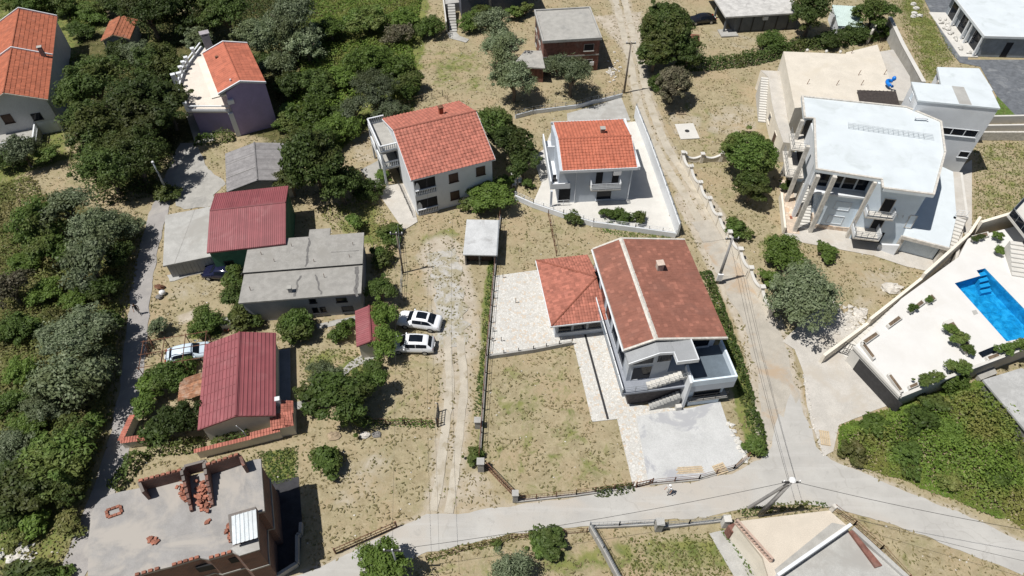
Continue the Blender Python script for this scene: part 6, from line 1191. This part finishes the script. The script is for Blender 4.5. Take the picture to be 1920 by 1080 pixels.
TL = [
 ('dark',175,165,52,'dark tree pressed against the right wall of the twin house',0,G2),('dark',255,205,62,'wide dark tree filling the gap between twin house and lilac terrace',0,G2),('dark',170,245,60,'dark tree overhanging the front corner of the twin house',0,G2),
 ('dark',250,295,54,'dark tree crown just above the bare pale lane pole',0,G2),('dark',300,130,40,'dark narrow tree touching the terrace pillars of the lilac house',0,G2),('green',312,362,18,'green shrub at the foot of the bare pale lane pole',1,G4),('dark',200,320,50,'dark tree below the twin house, left of the lane pole',0,G2),('dark',315,205,40,'dark tree below the lilac terrace corner pillar',0,G2),
 ('olive',262,105,28,'grey-green tree between the tile shed and the lilac terrace',0,G2),('dark',280,30,42,'dark tree at the top edge right of the tile shed',0,G2),('dark',345,22,45,'dark tree at the top edge behind the lilac chimney',0,G2),('olive',375,75,26,'round dark olive right behind the lilac chimney',0,G2),
 ('dark',425,30,42,'dark tree behind the orange roof of the lilac house',0,G2),('olive',485,75,42,'olive tree behind the right verge of the lilac house',0,G5),('olive',545,40,48,'big olive tree at the top edge right of the lilac house',0,G5),('olive',575,85,34,'olive tree at the left edge of the bramble thicket',0,G5),('olive',520,130,30,'low olive right of the lilac house shadow',0,G5),('dark',485,125,28,'dark tree in the shade just right of the lilac roof',0,G2),('dark',540,160,24,'small dark tree at the upper end of the lilac house shadow',0,G2),
 ('green',55,14,34,'green bush above the left roof of the twin house',1,G1),('green',120,10,28,'green bush at the top edge above the twin house right roof',1,G1),('green',170,22,26,'green bush at the top edge left of the tile shed',1,G1),('dark',215,12,24,'dark bush behind the tile shed ridge',1,G1),('green',150,60,20,'bush between twin house and tile shed',1,G1),('dark',225,100,24,'dark bush in front of the tile shed',1,G1),
 ('bright',620,60,32,'green bush in the thicket near the top edge, left one',1,G3),('green',690,45,34,'green bush in the thicket near the top edge, middle one',1,G3),('bright',755,40,30,'green bush in the thicket near the top edge, right one',1,G3),('bright',690,120,40,'bright green bramble mound in the middle of the thicket',1,G3),('bright',740,130,34,'green mound at the right side of the thicket by the dry field',1,G3),('bright',640,150,32,'bright mound left of the thicket footpath',1,G3),('dark',595,160,36,'dark green bush below the olive right of the lilac house',1,G3),('bright',590,215,34,'green bush right of the lilac house shadow, lower one',1,G3),('bright',640,245,32,'green bush left of the big grey olive',1,G3),('green',760,165,30,'green mound above the fence behind the white house',1,G3),('grey',745,70,24,'brownish dry bush in the thicket',1,G3),('green',810,50,26,'green bush left of the pale outside stairs',1,G3),('green',545,225,26,'bright bush at the lower right of the lilac house shadow',1,G3),
 ('olive',700,175,40,'big grey olive tree behind the white house balcony',0,G5),('olive',735,205,26,'smaller grey olive tree close to the white house roof',0,G5),('olive',665,205,28,'grey olive left of the white house terrace',0,G5),('dark',640,215,24,'dark bush behind the grey olives',1,G3),
 ('green',880,40,24,'green bush beside the pale outside stairs',1,G4),('olive',925,50,32,'olive tree right of the outside stairs at the top',0,G5),('olive',938,92,34,'olive tree left of the brick house porch',0,G5),('dark',905,22,18,'dark bush under the dark-walled house',1,G4),('olive',963,150,40,'dense olive tree at the corner of the dry field below the brick house porch',0,G5),('olive',1072,140,40,'olive tree in front of the brick house wall',0,G5),('olive',1030,120,20,'small olive under the brick house porch',0,G5),('green',1000,60,0,'',1,G4),('green',985,20,16,'green bush behind the brick house left corner',1,G4),('green',965,25,16,'green bush between dark-walled house and brick house',1,G4),
 ('green',935,235,34,'green tree right of the white house roof',0,G4),('dark',960,270,34,'dark green tree between the white and blue-grey houses',0,G4),('dark',980,310,26,'dark tree beside the white path of the blue-grey house',0,G4),('green',990,345,12,'small shrub by the garden chairs',1,G4),('bright',918,370,36,'bright green bush at the right corner of the white house',1,G4),('green',890,382,22,'green shrub against the white house front wall',1,G4),('green',945,345,20,'green shrub above the bright corner bush',1,G4),
 ('dark',1247,55,48,'big round dark tree beside the upper end of the track',0,G6),('dark',1228,100,34,'dark tree on the track edge below the big round one',0,G6),('dark',1290,100,28,'dark tree right of the track by the brick pallet',0,G6),('grey',1262,160,34,'sparse twiggy tree on the dry ground right of the track',0,G4),('green',1232,158,16,'green shrub at the foot of the sparse twiggy tree',1,G4),
 ('green',1403,288,50,'big round green tree beside the scalloped wall',0,G4),('green',1410,350,34,'low green tree directly below the big round one',0,G4),('green',1382,432,22,'green bush behind the scalloped wall by the meter-box pole',1,G4),('bright',1465,475,36,'bright leafy bush left of the big white house steps',1,G4),('olive',1505,555,54,'large grey-green tree standing over the driveway entrance',0,G5),('bright',1445,525,22,'bright green shrub left of the large driveway tree',1,G4),('bright',1545,475,20,'spiky green shrub on the lawn before the stone columns',1,G4),('green',1478,350,14,'shrub at the left path of the big white house',1,G4),
 ('dark',1525,22,42,'dark tree left of the pale green shed',0,G6),('green',1640,25,34,'dark green tree right of the pale green shed',0,G6),('dark',1600,60,22,'dark bush below the pale green shed',1,G6),('dark',1560,75,22,'dark bush behind the rear terrace posts',1,G6),('green',1450,75,24,'green bush behind the upper hedge by the unfinished house',1,G6),('green',1660,60,16,'bush at the top of the retaining wall',1,G6),
 ('dark',590,300,62,'big dark tree between the fibre-cement shed and the white house',0,G4),('dark',545,340,32,'dark conifer-like tree over the barn roof corner',0,G4),('dark',640,350,38,'dark tree at the right of the big tree behind the barn',0,G4),('green',600,265,28,'lighter green top of the tree above the fibre-cement shed',0,G4),('green',690,355,28,'green bush left of the white house side yard',1,G4),('green',715,330,14,'small bush by the white house steps',1,G4),('green',730,440,20,'bush on the slope left of the dry plot',1,G4),('green',715,480,22,'bush right of the flat-roofed house corner',1,G4),('green',665,420,20,'low bush behind the flat-roofed house',1,G4),
 ('green',555,612,38,'round green bush in front of the flat-roofed house',1,G4),('bright',633,622,22,'small bright bush left of the red shelter',1,G4),('green',655,610,14,'yellowish shrub beside the red shelter',1,G4),('bright',716,598,33,'leafy tree over the red shelter, nearest the upper white car',0,G4),('bright',718,643,32,'leafy tree between the red shelter and the lower white car',0,G4),('green',714,545,26,'green tree above the red shelter',0,G4),('green',640,745,46,'big green tree in the yard right of the red metal house',0,G4),('olive',605,705,28,'grey-green tree at the left of the yard path',0,G5),('green',690,725,30,'green tree at the fence corner of the yard',0,G4),('green',585,745,26,'green shrub at the left of the big yard tree',1,G4),('green',665,785,26,'green shrub at the lower end of the yard hedge',1,G4),('green',700,690,18,'small bush at the yard path end',1,G4),
 ('dark',448,560,30,'ivy-dark tree growing over the left corner of the flat-roofed house',0,G4),('dark',455,600,26,'dark bush below the ivy tree at the flat-roofed house',1,G4),('green',390,605,30,'green grassy bush in the yard above the red metal house',1,G4),('olive',297,612,18,'small olive bush at the lane edge',0,G5),('green',440,516,22,'ivy bush beside the dark blue car',1,G4),
 ('bright',285,722,24,'bright leafy tree at the lane above the coped wall',0,G4),('green',315,710,28,'green tree beside the bare pergola',0,G4),('green',268,760,20,'green tree at the lane edge',0,G4),('dark',335,790,36,'dark tree at the front corner of the red metal house',0,G4),('dark',295,810,28,'dark bush above the coped wall',1,G4),('green',345,685,20,'vine shrub on the pergola',1,G4),('dark',350,735,20,'dark bush by the rusty lean-to',1,G4),
 ('green',613,865,28,'lone round green bush in the dry field',1,G4),('green',888,855,16,'small green bush beside the concrete gate post',1,G4),('bright',722,1060,46,'bright leafy tree at the bottom road edge',0,G4),('olive',960,1072,38,'grey olive bush at the bottom edge below the road',0,G5),('dark',1033,1012,28,'dense dark bush beside the lower road railing',1,G4),('green',1010,1020,18,'green bush left of the dense dark one',1,G4),('green',930,1020,10,'small weed bush on the lower road verge',1,G4),
 ('olive',143,640,58,'large silvery olive tree left of the lane, upper part of the crown pair',0,G1),('olive',128,725,58,'large silvery olive tree left of the lane, below the other big one',0,G1),('olive',185,690,34,'darker olive tree at the lane side of the big silvery pair',0,G1),('olive',95,760,36,'smaller silvery olive at the lower left of the big pair',0,G1),
 ('olive',125,395,44,'silvery olive tree below the golden grass patch',0,G1),('olive',185,430,46,'broad silvery olive tree left of the lane bend',0,G1),('olive',238,422,28,'olive tree closest to the lane opposite the concrete garage',0,G1),('olive',170,495,46,'silvery olive tree below the broad one',0,G1),('dark',222,478,26,'dark tree shading the lane opposite the concrete garage',0,G1),('green',60,420,44,'green tree at the left edge below the golden grass',0,G1),('green',95,470,34,'green tree in the middle of the left thicket',0,G1),('bright',45,495,28,'green bush near the left edge halfway down',1,G1),('bright',85,550,30,'bright green bush left of the walker',1,G1),('bright',150,560,28,'green bush left of the lane where the person walks',1,G1),('green',196,545,28,'green tree on the lane edge beside the walker',0,G1),('dark',200,608,26,'dark tree on the lane edge below the walker',0,G1),('olive',40,285,30,'olive tree below the twin house entrance terrace',0,G1),('green',90,290,24,'green bush below the twin house garage door',1,G1),('green',20,300,26,'green bush at the left edge below the twin house',1,G1),('grey',20,545,36,'bare grey tree at the left edge',0,G1),('green',25,620,34,'green bush at the left edge beside the big olives',1,G1),('bright',40,700,28,'green bush at the left edge, left of the lower big olive',1,G1),('green',55,610,24,'bush left of the upper big olive',1,G1),('weed',100,600,24,'dull green shrub above the upper big olive',1,G1),
 ('green',105,860,56,'large green tree left of the lane near the bottom',0,G1),('dark',55,900,48,'dark tree at the left edge near the bottom',0,G1),('dark',142,820,36,'dark tree on the slope opposite the coped wall',0,G1),('bright',60,805,30,'green bush below the smaller silvery olive',1,G1),('dark',128,915,34,'dark tree beside the lane next to the rounded concrete roof',0,G1),('dark',20,960,36,'dark olive bush at the bottom left edge',1,G1),('bright',65,975,26,'bright green bush above the white rubble',1,G1),('green',178,790,22,'green bush on the lane edge below the big olives',1,G1),('olive',15,850,34,'olive tree cut by the left edge near the bottom',0,G1),('weed',130,985,22,'dry shrub between the rubble and the lane',1,G1),('dark',50,1085,34,'dark bush cut by the bottom edge at the left',1,G1),('green',120,1075,16,'small bush at the bottom end of the lane',1,G1),('green',15,760,30,'green bush at the left edge between the olives',1,G1),('weed',35,1010,20,'dull shrub left of the white rubble',1,G1),
 ('dark',1075,410,15,'narrow dark green shrub in front of the white railing wall',1,G4),('green',1140,402,15,'shrub in the blue-grey house garden bed, left one',1,G4),('green',1165,406,15,'shrub in the blue-grey house garden bed, middle one',1,G4),('green',1195,408,14,'shrub in the blue-grey house garden bed, right one',1,G4),('green',1415,835,22,'round hedge bush at the road junction corner',1,G4),
 ('bright',1640,800,26,'rounded bramble mound near the driveway edge of the bank',1,G4),('green',1720,790,28,'green bramble mound in the upper middle of the bank',1,G4),('bright',1790,820,30,'bright bramble mound in the centre of the bank',1,G4),('weed',1600,845,24,'brownish dry shrub at the road end of the bramble bank',1,G4),('green',1700,860,26,'green mound near the road below the bank centre',1,G4),('green',1830,780,28,'dark green mound near the rough grey roof',1,G4),('bright',1860,900,30,'bright mound low on the bank near the right edge',1,G4),('weed',1780,900,22,'dull olive mound on the lower edge of the bank',1,G4),('dark',1900,850,24,'dark ivy mound at the right end of the bank',1,G4),('green',1750,760,22,'small mound directly under the pool terrace wall',1,G4),
 ('bright',1775,715,30,'shrub on the bank below the pool terrace wall',1,G4),('green',1880,800,30,'dark shrub beside the rough grey roof',1,G4),
]
for kind,u,v,rp_,lab,bu,g in TL:
    if rp_: tree(kind,u,v,rp_,lab,bool(bu),group=g)
for kind,u,v,rp_,lab in (('green',1800,637,15,'green shrub in the middle planter of the pool terrace'),('bright',1781,617,11,'yellow-green shrub at the upper end of the middle pool planter'),('bright',1815,658,12,'yellow-green shrub at the lower end of the middle pool planter'),('green',1736,714,14,'clipped shrub at the lower edge of the pool terrace, left one'),('green',1757,706,10,'clipped shrub at the lower edge of the pool terrace, next to the left one'),('green',1792,691,14,'clipped shrub at the lower edge of the pool terrace, right one'),('green',1810,685,10,'small clipped shrub right of the others on the terrace edge'),('green',1882,656,12,'clipped shrub beside the dark skylight panel'),('green',1900,650,12,'small shrub right of the dark skylight panel'),('green',1918,645,14,'shrub at the pool terrace right edge'),('green',1711,577,8,'small shrub in the third stair planter'),('green',1743,561,7,'small shrub in the square stair planter'),('dark',1828,447,6,'small dark shrub in the rear pool planter, left one'),('dark',1840,444,6,'small dark shrub in the rear pool planter, right one'),('bright',1871,440,10,'yucca by the rear wall of the pool terrace'),('bright',1872,470,8,'small yucca on the pool deck corner')): tree(kind,u,v,rp_,lab,True,2.5,'shrubs on the pool terrace',name='planter_shrub')
# ---- leafy masses
def carpet(name, label, poly, dens, hmax, leaf, m, seed, f=.8, taper=.8, kind='stuff', cat=None, z0=0, hmin=.35, world=False):
    p = poly if world else PP(poly); a = np.array(p); x0, y0 = a.min(0); x1, y1 = a.max(0); r = np.random.default_rng(seed); n = int((x1-x0)*(y1-y0)*dens)
    x, y = r.uniform(x0,x1,n), r.uniform(y0,y1,n); k = inpoly(x,y,p); x, y = x[k], y[k]; d = segdist(x,y,list(p)+[p[0]])
    hf = lambda x, y: hmax*np.clip(hmin+(1-hmin)*(.5+.5*snoise(x,y,f,seed)+.18*snoise(x,y,f*3.1,seed+1)),.12,1.2)
    d = d-.45*min(1,taper)*np.clip(snoise(x,y,1.4,seed+7),0,1); kk = d > 0; x, y, d = x[kk], y[kk], d[kk]; h = hf(x,y)*np.clip(d/taper,.15,1); e = .15; gx, gy = (hf(x+e,y)-h)/e, (hf(x,y+e)-h)/e; gx, gy = np.clip(gx,-2,2), np.clip(gy,-2,2)
    z = z0+h*(1-.75*r.random(len(x))**1.8); nn = np.stack([-gx*.6,-gy*.6,np.ones_like(x)],1)+r.normal(size=(len(x),3))*.5
    me = leafmesh(name, np.stack([x,y,z],1), nn, leaf*r.uniform(.6,1.35,len(x)), m, 1.5, seed); o = link(name, me); tag(o, label, cat, None, kind); return o
carpet('bramble', 'dense green bramble bank below the pool terrace', [(1572,800),(1640,775),(1690,755),(1760,735),(1830,715),(1850,720),(1935,815),(1960,900),(1960,1010),(1900,985),(1800,945),(1700,905),(1620,880),(1565,850)], 115, 2.6, .17, L_BRAMBLE, 1, .5, 1.6, hmin=.15)
carpet('undergrowth', 'tangled green undergrowth between the trees on the left slope', [(-120,380),(60,330),(110,390),(270,430),(255,520),(238,600),(225,700),(215,780),(185,860),(150,930),(60,960),(-120,960)], 36, 1.3, .2, L_WEED, 2, .7)
carpet('undergrowth', 'dense bramble thicket above the white house', [(540,-40),(800,-40),(775,90),(790,170),(770,190),(680,180),(650,240),(640,300),(560,280),(520,230),(560,130)], 36, 1.5, .22, L_BRAMBLE, 3, .6)
carpet('undergrowth', 'dark undergrowth around the lilac house and the lane trees', [(130,110),(330,100),(330,300),(280,370),(180,390),(130,300)], 24, 1.6, .25, L_DARK, 4, .6)
carpet('undergrowth', 'weeds behind the flat-roofed house', [(590,390),(700,360),(745,430),(750,500),(700,520),(690,440),(620,430)], 14, .6, .2, L_WEED, 5, .9)
carpet('undergrowth', 'green scrub along the top left edge', [(-150,-40),(210,-40),(190,40),(150,90),(120,20),(-60,20)], 24, 1.2, .25, L_BRAMBLE, 6, .6)
carpet('undergrowth', 'scrub between the rubble and the lane at the bottom left', [(0,960),(110,940),(160,960),(140,1040),(120,1090),(-60,1090)], 10, .6, .2, L_WEED, 7, .9)
carpet('undergrowth', 'dark scrub along the top edge behind the lilac house', [(240,-40),(560,-40),(600,60),(520,190),(500,80),(420,50),(330,90),(260,70)], 24, 1.6, .25, L_DARK, 8, .6)
def strip(name, label, pl, wd, h, dens, leaf, m, seed, cat='hedge'):
    w_ = np.array(PP(pl)); t = np.gradient(w_,axis=0); t /= np.linalg.norm(t,axis=1)[:,None]; n = np.stack([-t[:,1],t[:,0]],1); poly = [tuple(q) for q in w_+n*wd/2]+[tuple(q) for q in (w_-n*wd/2)[::-1]]
    return carpet(name, label, poly, dens, h, leaf, m, seed, 1.2, .5, 'thing', cat, 0, .55, True)
strip('hedge','long dark green hedge below the unfinished grey house',[(1268,128),(1330,125),(1400,118),(1450,105),(1500,90),(1570,82),(1640,70)],2.4,2.0,60,.24,L_DARK,11)
strip('hedge','green hedge strip along the right side of the mottled roof house',[(1322,510),(1340,560),(1362,620),(1385,690),(1405,760),(1420,810),(1424,850)],1.5,.9,55,.2,L_GREEN,12)
strip('hedge','dark hedge below the orange-tiled wall of the red metal house',[(395,830),(440,826),(480,820)],1.6,1.4,60,.2,L_DARK,13)
strip('hedge','dark hedge along the lane above the rounded concrete roof',[(270,850),(245,880),(225,905),(212,920)],1.8,1.5,60,.22,L_DARK,14); strip('hedge','dark hedge between the coped wall and the red metal house garden',[(275,840),(330,842),(385,832)],1.6,1.3,60,.2,L_DARK,15)
strip('hedge','green weed strip along the foot of the long wire fence',[(930,420),(918,540),(906,670),(896,780)],.8,.5,50,.14,L_GREEN,16); strip('hedge','overgrown weeds on the front fence by the small gate',[(1110,925),(1150,920),(1190,914)],1.0,.8,60,.16,L_DARK,17)
strip('hedge','clipped green hedge down the yard side of the parked cars',[(712,668),(705,690),(694,720),(690,735)],1.2,1.2,60,.18,L_GREEN,18); strip('hedge','overgrown fence line above the dry field',[(690,795),(740,792),(815,795)],1.0,.6,50,.15,L_GREEN,19)
strip('hedge','scruffy hedge in front of the lilac house yard',[(366,266),(400,264),(440,258)],1.8,1.9,60,.22,L_GREEN,20); strip('hedge','weedy strip on the verge beside the lower road junction pole',[(1380,962),(1430,955),(1500,948),(1555,945)],.9,.5,50,.14,L_DARK,21)
strip('hedge','green weeds along the lower verge of the paved road',[(800,1048),(880,1025),(960,1008),(1000,1003)],.8,.4,50,.14,L_WEED,22); strip('hedge','weeds growing along the concrete yard edge beside the beige terrace house',[(1352,990),(1375,1020),(1400,1060),(1412,1090)],.5,.35,60,.13,L_GREEN,23); strip('hedge','weeds below the white railing wall of the blue-grey house',[(1130,432),(1190,442),(1260,448)],.9,.4,50,.14,L_GREEN,24)
# ---- grass and weeds on the dry ground
gx0, gx1, gy0, gy1, gs = -95., 95., 14., 128., .25; NX, NY = int((gx1-gx0)/gs), int((gy1-gy0)/gs); MASK = np.zeros((NY,NX),bool); cxg = gx0+(np.arange(NX)+.5)*gs; cyg = gy0+(np.arange(NY)+.5)*gs
for p in EXCL:
    a = np.array(p); i0, i1 = np.clip(((a[:,0].min()-gx0)/gs,(a[:,0].max()-gx0)/gs+1),0,NX).astype(int); j0, j1 = np.clip(((a[:,1].min()-gy0)/gs,(a[:,1].max()-gy0)/gs+1),0,NY).astype(int)
    if i1 > i0 and j1 > j0: X_, Y_ = np.meshgrid(cxg[i0:i1],cyg[j0:j1]); MASK[j0:j1,i0:i1] |= inpoly(X_,Y_,p)
def scatter(n, seed, clump=None):
    r = np.random.default_rng(seed); y = r.uniform(16,120,n); x = r.uniform(-1,1,n)*(.46*y+36); ok = np.abs(x) < 94
    x, y = x[ok], y[ok]; m = MASK[((y-gy0)/gs).astype(int).clip(0,NY-1), ((x-gx0)/gs).astype(int).clip(0,NX-1)]; x, y = x[~m], y[~m]
    if clump is not None: k = r.random(len(x)) < clump(x,y); x, y = x[k], y[k]
    return x, y, r
x, y, r = scatter(150000, 31, lambda x,y: np.clip(.45+.6*snoise(x,y,1.6,40),.05,1)); s = r.uniform(.07,.2,len(x))
tag(link('dry_grass', leafmesh('dry_grass', np.stack([x,y,s*.25],1), np.stack([r.normal(size=len(x))*.5,r.normal(size=len(x))*.5,np.ones(len(x))],1), s, L_DRY, 2.2, 31)), 'dry straw-coloured grass tufts over the open plots', None, None, 'stuff')
x, y, r = scatter(32000, 32, lambda x,y: np.clip(-.3+.9*snoise(x,y,.28,41)+.6*snoise(x,y,1.1,42),.015,1)); s = r.uniform(.05,.14,len(x))
tag(link('green_weeds', leafmesh('green_weeds', np.stack([x,y,s*.2],1), np.stack([r.normal(size=len(x))*.35,r.normal(size=len(x))*.35,np.ones(len(x))],1), s, L_GRASS, 1.8, 32)), 'patches of green grass and low weeds on the plots', None, None, 'stuff')
x, y, r = scatter(3200, 33, lambda x,y: np.clip(-.25+.8*snoise(x,y,.3,43)+.5*snoise(x,y,1.3,44),.01,1)); k = np.repeat(np.arange(len(x)),9); q = r.normal(size=(len(k),3))*.09; q[:,2] = np.abs(q[:,2])
tag(link('weed_plants', leafmesh('weed_plants', np.stack([x[k],y[k],np.zeros(len(k))],1)+q, q*.5+np.array([0,0,.12]), r.uniform(.04,.11,len(k)), L_GRASS, 1.5, 33)), 'small dark weed plants dotted over the dry ground', None, None, 'stuff')
x, y, r = scatter(3000, 34); mb_ = MB()
for i in range(0,len(x),2):
    s = r.uniform(.03,.11); mb_.blob((x[i],y[i],0),s,s*.8,s*.5,5,3,.3,i)
tag(link('scattered_stones', mesh('scattered_stones', mb_, stone)), 'small pale stones scattered over the dry ground', None, None, 'stuff')
# bright green grass patches, grass strip by the retaining wall
for i, (poly, d_, m_) in enumerate((([(482,848),(558,835),(560,900),(502,912)],60,L_GREEN),([(1672,0),(1728,0),(1795,108),(1760,150),(1732,150)],26,L_GRASS),([(1825,272),(1925,265),(1925,425),(1826,440)],14,L_GRASS),([(1170,1005),(1330,1000),(1380,1080),(1180,1090)],22,L_GRASS),([(350,605),(385,588),(420,600),(415,630),(352,635)],50,L_GREEN),([(560,650),(685,655),(690,700),(640,730),(560,750)],18,L_GRASS))):
    carpet('grass_patch', ['short bright green grass patch by the unfinished brick building','grass on the strip beside the retaining wall','dry-green lawn right of the huge white house','dry-green grass behind the lower road railing','bright green grass patch in the yard above the red metal house','grass in the yard between the red metal house and the shelter'][i], poly, d_, .16, .14, m_, 50+i, 1.5, .4)
